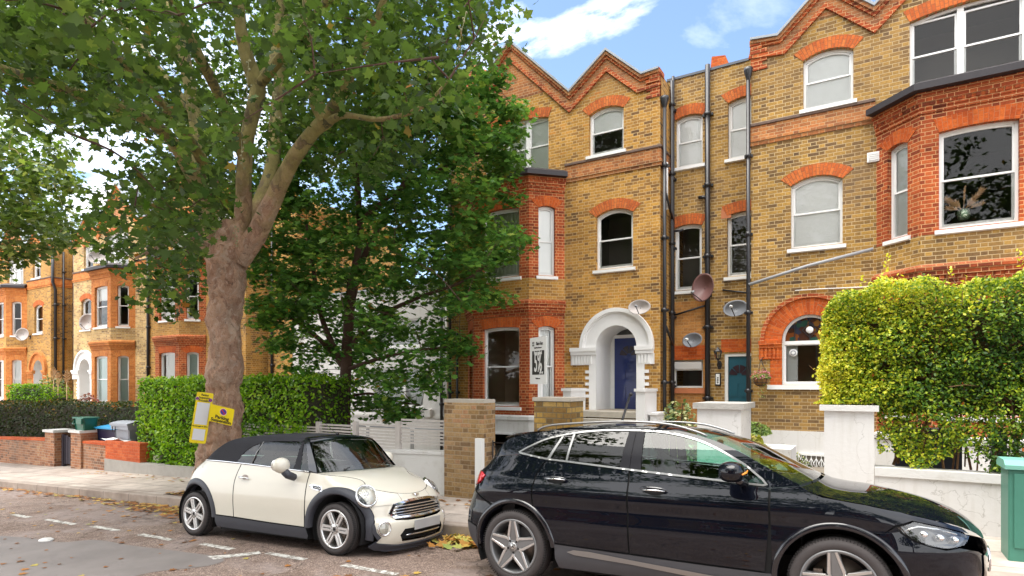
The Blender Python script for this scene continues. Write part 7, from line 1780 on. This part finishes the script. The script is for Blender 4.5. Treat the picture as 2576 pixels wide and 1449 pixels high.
cross_patch('windscreen', ws, 'windscreen', SUVT, lambda t: .07*(1-t)+.02, lambda t: .015+.015*t, pz=2.2)
cross_patch('roof_panel', rf, 'suv', SUVT, lambda t: .02+0*t, lambda t: .014, pz=2.4)
m_ = MB(); m_.grid([[(x, y, 1.0) for y in (-.62, 0, .62)] for x in (1.0, 1.16)]); m_.build('scuttle_panel', 'gloss_black', SUVT, local=True)
for s_ in (0, 1): m_ = MB(); m_.tube([(1.14, -.5+s_*.62, 1.045), (1.10, -.15+s_*.62, 1.075), (1.06, .02+s_*.6, 1.075)], .010, 6); m_.build('wiper', 'gloss_black', SUVT, local=True)
rg_ = [G.P(G.sx(x, z), z, 0, -1) for x, z in ((-1.74, 1.40), (-1.80, 1.34), (-1.86, 1.28), (-1.94, 1.21), (-2.0, 1.16))]
cross_patch('tailgate', rg_, 'suv', SUVT, lambda t: -.12-.06*t, lambda t: .01, pz=2.6)
cross_patch('rear_spoiler', [Vector((-1.60, -.56, 1.462)), Vector((-1.70, -.57, 1.455)), Vector((-1.79, -.57, 1.435)), Vector((-1.80, -.57, 1.42)), Vector((-1.68, -.56, 1.42))], 'gloss_black', SUVT, lambda t: -.06, lambda t: .03, pz=2.6)
m_ = MB(); m_.box(-1.95, 2.0, -CW+.30, CW-.30, .20, .50); m_.box(-1.0, .80, -CW+.07, CW-.07, .20, .42); m_.box(1.05, 1.06, -.7, .7, .45, 1.0); m_.build('underbody', 'underbody', SUVT, local=True)
m_ = MB(); m_.ell((.86, 0, 1.0), (.30, .74, .10), 20, 8, 0, .7); m_.box(.6, .9, -.72, .72, .5, 1.0); m_.build('dashboard', 'seatblack', SUVT, local=True)
m_ = MB(); c_ = Vector((.46, -.36, 1.02)); m_.tube([c_+Vector((-.06*math.sin(w)*1.0, .18*math.cos(w), .17*math.sin(w))) for w in [2*math.pi*k/24 for k in range(25)]], .014, 8); m_.tube([c_, c_+Vector((.2, 0, -.08))], .03, 8); m_.build('steering_wheel', 'seatblack', SUVT, local=True)
for y in (-.37, .37): seat(SUVT, -.02, y, .62, 'seatblack'); 
for y in (-.37, .37): seat(SUVT, -.95, y, .62, 'seatblack')
m_ = MB(); m_.box(-1.5, .6, -.8, .8, .45, .55); m_.box(-.9, .6, -.82, -.78, .5, 1.02); m_.box(-.9, .6, .78, .82, .5, 1.02); m_.box(-1.75, -1.6, -.7, .7, .5, 1.1); m_.build('cabin_floor', 'seatblack', SUVT, local=True)
m_ = MB(); m_.ell((.30, 0, 1.39), (.02, .11, .035), 12, 8, 0, .7); m_.build('interior_mirror', 'seatblack', SUVT, local=True)

# ================================================================= the cream convertible
MW = .84
MINI = thing('parked_car', 'small cream convertible with black fabric roof and round headlights', 'car', (-6.873-.84*math.sin(.0407), 4.947+.84, -.292), 'cars parked along the kerb', rot=(-.060, -math.atan(SL), .0407))
C = Body([(2.10, 0), (2.075, -.30), (1.99, -.55), (1.82, -.72), (1.52, -.82), (.8, -MW), (-.8, -MW), (-1.4, -.82), (-1.72, -.72), (-1.90, -.54), (-1.98, -.28), (-2.0, 0)],
         [(.08, 2.03), (.15, 2.09), (.3, 2.11), (.4, 2.09), (.45, 2.04), (.55, 2.01), (.63, 1.98), (.70, 1.92), (.76, 1.84), (.82, 1.72), (.88, 1.56), (.95, 1.4), (1.1, 1.2)],
         [(.1, -1.92), (.25, -2.0), (.45, -2.0), (.6, -1.97), (.8, -1.90), (.92, -1.82), (1.0, -1.72), (1.06, -1.62), (1.2, -1.45), (1.3, -1.2), (1.4, -.95), (1.5, -.8)],
         [(.12, .05), (.25, .02), (.4, .008), (.55, .0), (.68, .004), (.8, .022), (.9, .05), (.97, .08), (1.05, .115), (1.15, .15), (1.25, .185), (1.33, .22), (1.38, .27), (1.42, .33), (1.46, .42)])
RM, FM, RWm = -1.35, 1.37, .315
TOPM = []
def ztm(x): return interp(x, [(-1.9, 1.0), (-1.4, 1.062), (-.5, 1.045), (.87, .975), (1.0, .965), (1.2, .943), (1.4, .905), (1.55, .852), (1.66, .795), (1.72, .76)])
_y0 = abs(C.P(C.sx(1.66, .795), .795, 0, -1).y)
TOPM = [('s', C.sy(-_y0*(1-i/12), .795-.095*(1-(1-i/12)**2.2)), .795-.095*(1-(1-i/12)**2.2)-.003) for i in range(13)]
for S in (-1, 1):
    pn = lambda nm, poly, mat='cream', **k: C.panel(nm, poly, mat, MINI, S, **k)
    pn('door', [(-.47, .335), (.2, .315), (.862, .303), (.872, .6), (.872, .968), (.2, 1.01), (-.47, 1.035), (-.49, .8)])
    pn('rear_side', [(-.478, .335), (-.498, .8), (-.478, 1.036), (-1.0, 1.055), (-1.4, 1.062), (-1.62, 1.045), ('s', C.sr, .99), ('s', C.sr, .45), (-1.86, .42)]+arc(RM, RWm, .45, 165, 10, 16)+[(-.86, .34)])
    pn('rear_bumper', [(-1.83, .41), ('s', C.sr, .44), ('s', C.sr, .2), (-1.8, .22)]+arc(RM, RWm, .45, 185, 168, 3), 'mini_trim')
    pn('front_wing', [(.88, .30), (.90, .31)]+arc(FM, RWm, .45, 172, 42, 16)+[(1.76, .58), ('y', -.62, .59), ('s', TOPM[6][1], .60), ('s', TOPM[6][1], .70), TOPM[6], TOPM[5], TOPM[4], TOPM[3], TOPM[2], TOPM[1], TOPM[0]]+[(x, ztm(x)-.001) for x in [1.64-.04*i for i in range(17)]]+[(.88, .972), (.88, .6)])
    pn('sill_trim', [(-.86, .335), (-.47, .328), (.2, .308), (.90, .298), (.93, .2), (.90, .16), (-.84, .175), (-.87, .25)], 'mini_trim', off=.010)
    flare(C, 'wheel_arch_trim', RM, RWm, .415, .50, 'mini_trim', MINI, S, -2, 188, .014); flare(C, 'wheel_arch_trim', FM, RWm, .415, .50, 'mini_trim', MINI, S, -14, 182, .014)
    C.panel('inner_shell', [(-.85, .2)]+arc(RM, RWm, .43, 12, 168, 10)+[(-1.8, .5), (-1.8, .95), (-1.4, 1.04), (.8, .96), (1.3, .9), (1.6, .8), (1.78, .66), (1.8, .5)]+arc(FM, RWm, .43, 12, 168, 10)+[(.88, .2)], 'underbody', MINI, S, off=-.014, gap=0, grid=.12)
    # chrome belt strip
    m_ = MB(); m_.tube([C.P(C.sx(x, ztm(x)), ztm(x)+.0, .004, S) for x in [-1.55+.1*i for i in range(25)]], .0085, 8); m_.build('chrome_belt_strip', 'chrome', MINI, local=True)
    DL = [(-.60, 1.052), (-.2, 1.035), (.3, 1.012), (.86, .985), (.80, 1.06), (.655, 1.335), (.60, 1.348)]+[(q[0], q[1]) for q in crom([(.25, 1.352), (.0, 1.345), (-.25, 1.312), (-.45, 1.22), (-.57, 1.10)], 4)]
    edgeM = crom([(.985, .975), (.88, 1.12), (.78, 1.25), (.68, 1.36), (.60, 1.388), (.2, 1.412), (-.3, 1.412), (-.72, 1.385), (-.92, 1.33), (-1.12, 1.22), (-1.32, 1.10), (-1.42, 1.06)], 5)
    C.panel('soft_top_side', [(-1.4, 1.064), (-1.0, 1.058), (-.5, 1.05), (-.2, 1.038), (.3, 1.014), (.68, .992)]+[(.655, 1.12), (.62, 1.25), (.60, 1.37)]+[q for q in edgeM if q[0] < .60], 'fabric', MINI, S, holes=[[q for q in DL if q[0] < .57 and True][0:3]+[(.56, 1.0), (.56, 1.349)]+[q for q in DL if q[0] < .3 and q[1] > 1.06]], gap=0)
    C.panel('screen_pillar', [(.56, 1.0), (.86, .983), (.99, .970), (.88, 1.12), (.78, 1.25), (.68, 1.362), (.60, 1.386), (.56, 1.388), (.56, 1.35), (.645, 1.343), (.80, 1.05), (.845, .992), (.56, 1.004)], 'gloss_black', MINI, S, off=.002, gap=0)
    C.panel('door_window', [q for q in clip(DL, (-.25, 1.0), (-.16, 1.5))][::1] if area(clip(DL, (-.25, 1.0), (-.16, 1.5))) and max(q[0] for q in clip(DL, (-.25, 1.0), (-.16, 1.5))) > .5 else clip(DL, (-.16, 1.5), (-.25, 1.0)), 'carglass', MINI, S, off=-.004, gap=.002)
    C.panel('rear_quarter_window', clip(DL, (-.28, 1.0), (-.19, 1.5)) if max(q[0] for q in clip(DL, (-.28, 1.0), (-.19, 1.5))) < .5 else clip(DL, (-.19, 1.5), (-.28, 1.0)), 'carglass', MINI, S, off=-.004, gap=.002)
    m_ = MB(); m_.tube([C.P(C.sx(x, z), z, .002, S) for x, z in ((-.265, 1.04), (-.23, 1.2), (-.175, 1.34))], .007, 6); m_.build('window_bar', 'satin', MINI, local=True)
    # handle
    m_ = MB(); m_.tube([C.P(C.sx(x, .855), .855+dz, o_, S) for x, dz, o_ in ((-.40, .006, .01), (-.37, .004, .04), (-.30, .0, .045), (-.23, -.004, .04), (-.20, -.006, .01))], [.010, .013, .014, .013, .010], 8); h_ = m_.build('door_handle', 'chrome', MINI, local=True)
    m_ = MB(); V = [C.P(C.sx(-.30+.065*math.cos(w), .86), .868+.032*math.sin(w), .0025, S) for w in [2*math.pi*j/20 for j in range(20)]]; m_.add(V, [tuple(range(20))]); m_.build('handle_recess', 'disc', h_, local=True)
    # door mirror, egg shaped on a dark foot
    mc = Vector((.62, S*.99, 1.065)); m_ = MB(); m_.ell(mc, (.085, .115, .098), 20, 14); mo = m_.build('door_mirror', 'cream', MINI, local=True)
    m_ = MB(); m_.tube([mc+Vector((.03, -S*.02, -.07)), mc+Vector((.05, -S*.06, -.12)), Vector((.68, S*.83, .905))], [.05, .05, .045], 12); m_.build('mirror_foot', 'mini_trim', mo, local=True)
    m_ = MB(); m_.ell(mc+Vector((-.075, 0, 0)), (.012, .095, .078), 16, 8); m_.build('mirror_glass', 'reflector', mo, local=True)
    # side repeater scuttle
    sc_ = C.panel('side_scuttle', [(.945, .835), (1.14, .815), (1.17, .745), (1.06, .765), (.945, .79)], 'chrome', MINI, S, off=.008, gap=0, thick=.01)
    C.panel('scuttle_inset', [(1.0, .82), (1.125, .806), (1.147, .762), (1.0, .782)], 'gloss_black', sc_, S, off=.012, gap=0); m_ = MB(); m_.ell(C.P(C.sx(.965, .81), .812, .012, S), (.028, .014, .024), 12, 8); m_.build('side_repeater', 'lamp_white', sc_, local=True)
    m_ = MB(); m_.tube([C.P(C.sx(x, z), z, .013, S) for x, z in ((1.0, .80), (1.13, .784))], .004, 6); m_.build('scuttle_bar', 'chrome', sc_, local=True)
    # headlight
    s_ = C.sy(-.655, .715); c_ = C.P(s_, .715, .0, S); n_ = C.N(s_, .715); n_ = Vector((n_.x, n_.y*(-S), n_.z)); 
    if n_.x < 0: n_ = -n_
    n_ = (n_+Vector((.25, 0, .18))).normalized(); a_ = n_.cross(Vector((0, 0, 1))).normalized(); b_ = a_.cross(n_).normalized()
    def dome(rr_, hh, nn, nm, mat, par, r0=0, d0=0):
        m_ = MB(); m_.grid([[c_+a_*(r*rr_*.88*math.cos(w))+b_*(r*rr_*1.08*math.sin(w))+n_*(d0+hh*(1-r*r)) for w in [2*math.pi*k/36 for k in range(37)]] for r in [r0+(1-r0)*i/8 for i in range(9)]]); return m_.build(nm, mat, par, local=True)
    hl = dome(.128, .045, 8, 'headlight', 'lamp_white', MINI, d0=.008)
    m_ = MB(); m_.grid([[c_+a_*(r*.88*math.cos(w))+b_*(r*1.08*math.sin(w))+n_*d for w in [2*math.pi*k/36 for k in range(37)]] for r, d in ((.150, -.03), (.150, .004), (.143, .014), (.133, .014), (.128, .004))]); m_.build('headlight_ring', 'chrome', hl, local=True)
    m_ = MB(); m_.grid([[c_+a_*(r*.88*math.cos(w))+b_*(r*1.08*math.sin(w))+n_*d for w in [2*math.pi*k/36 for k in range(37)]] for r, d in ((.126, .006), (.11, -.03), (.07, -.055), (.0, -.06))]); m_.build('reflector_bowl', 'reflector', hl, local=True)
    m_ = MB(); m_.ell(c_-b_*.055-a_*.01*S+n_*(-.01), (.035, .035, .035), 14, 8); m_.build('lamp_bulb_cover', 'lamp_white', hl, local=True)
    m_ = MB(); m_.ell(c_+b_*.03+n_*(-.03), (.045, .045, .045), 14, 8); m_.build('projector_lens', 'alloy', hl, local=True)
    # fog lamp
    s_ = C.sy(-.60, .335); c_ = C.P(s_, .335, .0, S); n_ = C.N(s_, .335); n_ = Vector((n_.x, n_.y*(-S), n_.z)); n_ = -n_ if n_.x < 0 else n_; n_ = (n_+Vector((.3, 0, 0))).normalized(); a_ = n_.cross(Vector((0, 0, 1))).normalized(); b_ = a_.cross(n_).normalized()
    fo = dome(.066, .012, 6, 'fog_lamp', 'lamp_white', MINI, d0=.004); m_ = MB(); m_.grid([[c_+a_*(r*.92*math.cos(w))+b_*(r*math.sin(w))+n_*d for w in [2*math.pi*k/30 for k in range(31)]] for r, d in ((.092, -.004), (.086, .012), (.074, .014), (.068, .004), (.05, -.02), (0, -.03))]); m_.build('fog_lamp_bezel', 'reflector', fo, local=True)
    C.panel('bumper', [(1.765, .572), ('y', -.62, .583), ('y', -.53, .59), ('y', -.505, .50), ('y', -.455, .42), ('y', -.3, .405), ('s', C.sf, .40), ('s', C.sf, .305), ('y', -.36, .305), ('y', -.42, .24), ('y', -.38, .165), ('s', C.sf, .155), ('s', C.sf, .125), ('y', -.45, .13), ('y', -.66, .17), (1.93, .24), (1.83, .31)]+arc(FM, RWm, .50, 8, 30, 4), 'cream', MINI, S, off=.004, gap=.003)
    C.panel('bumper_lip', [(1.845, .40), (1.872, .39), (1.895, .30), (1.93, .235), ('y', -.66, .175), ('y', -.55, .145), ('y', -.40, .13), ('s', C.sf, .125), ('s', C.sf, .05), ('y', -.45, .05), ('y', -.56, .06), ('y', -.64, .09), ('y', -.69, .13), (1.90, .20), (1.855, .30)], 'mini_trim', MINI, S, off=.022, gap=0, thick=.05)
    for x in (RM, FM):
        archwell('wheel_well', MINI, x, RWm, 2*MW, S); wheel(MINI, x, S*(MW-.01), RWm, .222, .195, 'twin', S, 0 if x < 0 else 12)
# grille, intake, plate
g0 = [('y', -.515, .50), ('y', -.44, .60), ('y', -.2, .632), ('y', 0, .638), ('y', .2, .632), ('y', .44, .60), ('y', .515, .50), ('y', .46, .425), ('y', 0, .418), ('y', -.46, .425)]
gi = [('y', -.475, .50), ('y', -.42, .578), ('y', -.2, .606), ('y', 0, .612), ('y', .2, .606), ('y', .42, .578), ('y', .475, .50), ('y', .43, .448), ('y', 0, .441), ('y', -.43, .448)]
gr_ = C.panel('grille_surround', g0, 'chrome', MINI, -1, off=.022, holes=[gi], gap=0, thick=.03)
C.panel('grille_backing', g0, 'underbody', gr_, -1, off=-.01, gap=0)
for z, w_ in ((.470, .44), (.503, .465), (.537, .455), (.572, .42)):
    m_ = MB(); m_.tube([C.P(C.sy(y, z), z-.008*(abs(y)/.45)**2, .012) for y in [w_*(i/12-1)+0 for i in range(25)]], .0085, 8); m_.build('grille_bar', 'chrome', gr_, local=True)
C.panel('front_panel', [('s', TOPM[6][1], .59)]+TOPM[6:]+[('s', 2*C.sf-q[1], q[2]) for q in TOPM[6:-1][::-1]]+[('s', 2*C.sf-TOPM[6][1], .59), ('y', .50, .50), ('y', .44, .605), ('y', 0, .642), ('y', -.44, .605), ('y', -.50, .50)], 'cream', MINI, -1, off=0, gap=.001)
C.panel('front_panel', [('y', -.66, .43), ('y', -.66, .60), ('y', -.40, .60), ('y', -.40, .43)], 'cream', MINI, -1, off=-.007, gap=0)
C.panel('lower_intake', [('y', -.41, .24), ('y', -.36, .298), ('y', 0, .303), ('y', .36, .298), ('y', .41, .24), ('y', .37, .17), ('y', 0, .16), ('y', -.37, .17)], 'underbody', MINI, -1, off=-.03, gap=0)
m_ = MB(); m_.tube([C.P(C.sy(y, .232), .232, .004) for y in [-.34+.034*i for i in range(21)]], [.004]+[.010]*19+[.004], 8); m_.build('intake_chrome_bar', 'chrome', MINI, local=True)
m_ = MB(); q = C.P(C.sf, .345, .035); m_.bbox(q.x-.006, q.x+.006, -.26, .26, .285, .40, .003); m_.build('number_plate', 'plate', MINI, local=True)
m_ = MB(); q = C.P(C.sf, .675, .010); n_ = C.N(C.sf, .675); n_ = n_ if n_.x > 0 else -n_; u_ = Vector((-n_.z, 0, n_.x))
m_.grid([[q+Vector((0, r*.024*math.cos(w), 0))+u_*(r*.024*math.sin(w))+n_*(.006*(1-r*r)) for w in [2*math.pi*k/20 for k in range(21)]] for r in (0, .5, 1)])
for s_ in (-1, 1):
    for k in range(3): m_.add([q+Vector((0, s_*.022, 0))+u_*(.014-.012*k), q+Vector((0, s_*(.075-.012*k), 0))+u_*(.018-.012*k), q+Vector((0, s_*(.068-.012*k), 0))+u_*(.009-.012*k), q+Vector((0, s_*.022, 0))+u_*(.006-.012*k)], [(0, 1, 2, 3)])
m_.build('winged_badge', 'chrome', MINI, local=True)
SCp = []
for i in range(25): x = 1.0+.66*i/24; z = ztm(x); SCp.append(C.P(C.sx(x, z), z, .0, -1))
def FCp(q): z = .795-.095*(1-abs(q)**2.2); yb = abs(SCp[-1].y); p = C.P(C.sy(-abs(q)*yb, z), z, 0, -1); return Vector((p.x, q*yb, z)) if abs(q) < 1 else Vector((SCp[-1].x, q*yb, SCp[-1].z))
def RCp(q): return Vector((1.0+.17*(1-q*q), q*abs(SCp[0].y), .965+.012*(1-q*q)))
m_ = MB(); rows = []
for i in range(25):
    v = i/24; row = []
    for j in range(33):
        q = j/16-1; u = j/32; L_ = SCp[i]; R_2 = Vector((L_.x, -L_.y, L_.z))
        pt = RCp(q)*(1-v)+FCp(q)*v+L_*(1-u)+R_2*u-((RCp(-1)*(1-u)+RCp(1)*u)*(1-v)+(FCp(-1)*(1-u)+FCp(1)*u)*v)
        pt.z += .022*math.sin(math.pi*v)*(1-q*q); row.append(pt)
    rows.append(row)
m_.grid(rows); m_.build('bonnet', 'cream', MINI, local=True)
eM = [C.P(C.sx(x, z), z, 0, -1) for x, z in edgeM]
wsM = [q for q in eM if q.x > .655]; rfM = [q for q in eM if q.x <= .70]
cross_patch('windscreen', [q+Vector((0, .03, 0)) for q in wsM], 'windscreen', MINI, lambda t: .17*(1-t)+.06, lambda t: .01+.03*t, pz=2.2)
cross_patch('windscreen_header', [eM[[i for i, q in enumerate(eM) if q.x <= .69][0]]+Vector((.02, 0, -.02)), [q for q in eM if q.x <= .69][0]+Vector((.01, 0, .004)), [q for q in eM if q.x <= .62][0]+Vector((0, 0, .006)), [q for q in eM if q.x <= .56][0]+Vector((0, 0, .006))], 'gloss_black', MINI, lambda t: .065, lambda t: .034, pz=2.2)
cross_patch('soft_top', rfM, 'fabric', MINI, lambda t: .06*(1-t)-.16*smooth((t-.6)/.4), lambda t: .034+.0*t, pz=2.4)
cross_patch('boot_panel', [C.P(C.sx(x, z), z, 0, -1) for x, z in ((-1.40, 1.062), (-1.55, 1.052), (-1.7, 1.02))]+[C.P(C.sr+.12, .99)], 'cream', MINI, lambda t: -.16+.1*t, lambda t: .02, pz=2.4)
m_ = MB(); m_.grid([[(x, y, .935) for y in (-.7, 0, .7)] for x in (.9, 1.2)]); m_.build('scuttle_panel', 'gloss_black', MINI, local=True)
for y0, y1 in ((-.45, .12), (.12, .58)): m_ = MB(); m_.tube([(1.17-.1*abs(y0)**2, y0, 1.0), (1.10, (y0+y1)/2, 1.035), (1.02, y1, 1.06)], .011, 6); m_.build('wiper', 'gloss_black', MINI, local=True)
m_ = MB(); m_.tube([(.62, -.05, 1.435), (.60, -.05, 1.45)], [.03, .018], 8); m_.tube([(.60, -.05, 1.445), (.30, -.17, 1.72)], [.004, .0015], 5); m_.build('aerial', 'gloss_black', MINI, local=True)
m_ = MB(); m_.box(-1.8, 1.9, -MW+.28, MW-.28, .14, .42); m_.box(-.8, .88, -MW+.06, MW-.06, .14, .3); m_.build('underbody', 'underbody', MINI, local=True)
m_ = MB(); m_.ell((.80, 0, .92), (.22, .66, .09), 20, 8, 0, .7); m_.box(.5, .8, -.66, .66, .4, .92); m_.build('dashboard', 'seatblack', MINI, local=True)
m_ = MB(); c_ = Vector((.42, -.33, .93)); m_.tube([c_+Vector((-.05*math.sin(w), .17*math.cos(w), .165*math.sin(w))) for w in [2*math.pi*k/24 for k in range(25)]], .013, 8); m_.build('steering_wheel', 'seatblack', MINI, local=True)
for y in (-.34, .34): seat(MINI, -.02, y, .48, 'seatblack', w=.24); seat(MINI, -.85, y, .48, 'seatblack', w=.22, head=False)
m_ = MB(); m_.box(-1.2, .6, -.72, .72, .32, .40); m_.box(-1.3, .6, -.745, -.72, .4, .97); m_.box(-1.3, .6, .72, .745, .4, .97); m_.box(-1.4, -1.25, -.65, .65, .4, 1.0); m_.build('cabin_floor', 'seatblack', MINI, local=True)
# ================================================================= the other side of the street, unseen, added for paint and glass to reflect
def copy_tree(o, par=None):
    c = o.copy(); COL.objects.link(c)
    if par is not None: c.parent = par
    WL[c.name] = WL.get(o.name, Vector((0, 0, 0))).copy()
    for ch in [k for k in bpy.data.objects if k.parent == o]: copy_tree(ch, c)
    return c
for src, x, lab in ((H4, 3.6, 'brick house across the road, unseen, added for the black car to reflect, right'), (H5, -4.2, 'brick house across the road, unseen, added for the black car to reflect, middle'), (H3, -12.5, 'brick house across the road, unseen, added for the black car to reflect, left')):
    c = copy_tree(src); c.location = (x, -15.5, SL*x); c.rotation_euler = (0, 0, math.pi); c['label'] = lab
strip('pavement', cst(-9.5), cst(-7.0), .11, 'paving', kind='structure')
rg3 = np.random.default_rng(77)
for i, (x, y, lab) in enumerate(((-13, -8.3, 'street tree across the road, unseen, added for the windows to reflect, left'), (-1.5, -8.6, 'street tree across the road, unseen, added for the windows to reflect, middle'), (8.5, -8.2, 'street tree across the road, unseen, added for the windows to reflect, right'))):
    b0 = Vector((x, y, gz(x, .1))); t = thing('street_tree', lab, 'tree', b0)
    m_ = MB(); limb(m_, [b0, b0+Vector((0, 0, 2)), b0+Vector((.2, 0, 4)), b0+Vector((.4, 0, 8.5))], [.38, .3, .26, .12], 14, .1); limb(m_, [b0+Vector((.1, 0, 3.4)), b0+Vector((-1.2, .3, 5)), b0+Vector((-2, .5, 6.5))], [.18, .12, .05], 8, .1); m_.build('trunk', 'bark', t)
    cc_ = rg3.normal(size=(170, 3)); cc_ /= np.linalg.norm(cc_, axis=1)[:, None]; cc_ = np.array(b0)+np.array((0, 0, 9.6))+cc_*(rg3.random(170)**.4)[:, None]*np.array((5.6, 3.8, 6.6))
    P_, od, rn = cluster_leaves(cc_, 60, 1.0, rg3, .7); leafmesh('crown', P_, rg3.uniform(.25, .4, len(P_)), 'leaf_plane', t, OVAL, rnd=rn, outd=od*.4)
for src, x, n_, lab in ((SUVT, -4.2, -4.6, 'black SUV copy across the road, unseen, added for the near black car to reflect, left'), (MINI, 1.2, -4.6, 'cream convertible copy across the road, unseen, added for the near black car to reflect')):
    c = copy_tree(src); c.location = (x, n_, gz(x, -.02)); c.rotation_euler = (0, math.atan(SL), math.pi); c['label'] = lab
# ================================================================= sky, sun, camera
w = bpy.data.worlds.new('World'); SC.world = w; w.use_nodes = True; nt = w.node_tree
for n_ in list(nt.nodes): nt.nodes.remove(n_)
out = nt.nodes.new('ShaderNodeOutputWorld'); bg = nt.nodes.new('ShaderNodeBackground'); nt.links.new(bg.outputs[0], out.inputs[0])
SUN_EL, SUN_AZ = math.radians(72), math.radians(228)      # azimuth clockwise from +y
sky = nt.nodes.new('ShaderNodeTexSky'); sky.sky_type = 'NISHITA'; sky.sun_disc = False; sky.sun_elevation = SUN_EL; sky.sun_rotation = SUN_AZ
sky.air_density = 1.0; sky.dust_density = .6; sky.ozone_density = 1.6
bg.inputs[1].default_value = .15
def wn(t_, **k):
    n_ = nt.nodes.new(t_)
    for a_, b_ in k.items(): setattr(n_, a_, b_)
    return n_
def wm(op, a, b=0.0):
    n_ = wn('ShaderNodeMath', operation=op)
    for i_, v_ in enumerate((a, b)):
        if isinstance(v_, bpy.types.NodeSocket): nt.links.new(v_, n_.inputs[i_])
        else: n_.inputs[i_].default_value = v_
    return n_.outputs[0]
tc = wn('ShaderNodeTexCoord').outputs['Generated']
sp = wn('ShaderNodeSeparateXYZ'); nt.links.new(tc, sp.inputs[0])
zc = wm('MAXIMUM', sp.outputs[2], .08)
pv = wn('ShaderNodeCombineXYZ'); nt.links.new(wm('DIVIDE', sp.outputs[0], zc), pv.inputs[0]); nt.links.new(wm('DIVIDE', sp.outputs[1], zc), pv.inputs[1])
ns = wn('ShaderNodeTexNoise'); ns.inputs['Scale'].default_value = 1.15; ns.inputs['Detail'].default_value = 9; ns.inputs['Roughness'].default_value = .55; ns.inputs['Distortion'].default_value = .4
nt.links.new(pv.outputs[0], ns.inputs['Vector'])
# blue towards the houses, cloudier over the road and behind the camera
back = wm('MULTIPLY', wm('SUBTRACT', .45, sp.outputs[1]), .30)
hi = wm('MULTIPLY', wm('MAXIMUM', wm('SUBTRACT', sp.outputs[2], .56), 0), .9)
f = wm('ADD', wm('ADD', ns.outputs[0], back), hi)
# two fair-weather clouds low over the roofs
yy = wm('MAXIMUM', sp.outputs[1], .05); qx = wm('DIVIDE', sp.outputs[0], yy); qz = wm('DIVIDE', sp.outputs[2], yy)
qv = wn('ShaderNodeCombineXYZ'); nt.links.new(qx, qv.inputs[0]); nt.links.new(wm('MULTIPLY', qz, 2.2), qv.inputs[1])
n2 = wn('ShaderNodeTexNoise'); n2.inputs['Scale'].default_value = 7.5; n2.inputs['Detail'].default_value = 8; n2.inputs['Roughness'].default_value = .6; nt.links.new(qv.outputs[0], n2.inputs['Vector'])
for cx_, cz_, rx_, rz_, k_ in ((-.44, .655, .19, .06, .50), (-.64, .67, .12, .12, .45), (-.60, .50, .35, .08, .38), (-2.2, .60, .5, .12, .5)):
    a_ = wm('DIVIDE', wm('SUBTRACT', qx, cx_), rx_); b_ = wm('DIVIDE', wm('SUBTRACT', qz, cz_), rz_)
    bl = wm('MAXIMUM', wm('SUBTRACT', 1.0, wm('SQRT', wm('ADD', wm('MULTIPLY', a_, a_), wm('MULTIPLY', b_, b_)))), 0)
    f = wm('ADD', f, wm('MULTIPLY', wm('MULTIPLY', bl, k_), wm('MULTIPLY', wm('MAXIMUM', wm('SUBTRACT', n2.outputs[0], .30), 0), 3.2)))
cr = wn('ShaderNodeValToRGB'); cr.color_ramp.elements[0].position = CLOUD0; cr.color_ramp.elements[1].position = CLOUD1; nt.links.new(f, cr.inputs[0])
sat = wn('ShaderNodeHueSaturation'); sat.inputs['Saturation'].default_value = 1.0; sat.inputs['Value'].default_value = SKYV; nt.links.new(sky.outputs[0], sat.inputs['Color'])
mx_ = wn('ShaderNodeMix', data_type='RGBA'); nt.links.new(cr.outputs[0], mx_.inputs[0]); nt.links.new(sat.outputs[0], mx_.inputs[6]); mx_.inputs[7].default_value = CLOUDC
nt.links.new(mx_.outputs[2], bg.inputs[0])

sd = bpy.data.lights.new('sun', 'SUN'); sd.energy = SUNE; sd.angle = math.radians(45); sd.color = (1, .95, .87)
so = bpy.data.objects.new('sun', sd); COL.objects.link(so)
dirv = Vector((math.sin(SUN_AZ)*math.cos(SUN_EL), math.cos(SUN_AZ)*math.cos(SUN_EL), math.sin(SUN_EL)))
so.rotation_euler = dirv.to_track_quat('Z', 'Y').to_euler(); so.location = (0, -5, 30)

cd = bpy.data.cameras.new('camera'); cam = bpy.data.objects.new('camera', cd); COL.objects.link(cam); SC.camera = cam
cd.sensor_width = 36; cd.lens = FPX/2576*36; cd.shift_y = (YH-724.5)/2576; cd.clip_end = 2000; cd.clip_start = .05
cam.location = (0, 0, CAMZ); cam.rotation_euler = (math.radians(90), 0, ANG)
SC.view_settings.view_transform = 'Standard'; SC.view_settings.look = 'None'; SC.view_settings.gamma = 1; SC.view_settings.exposure = EXPO
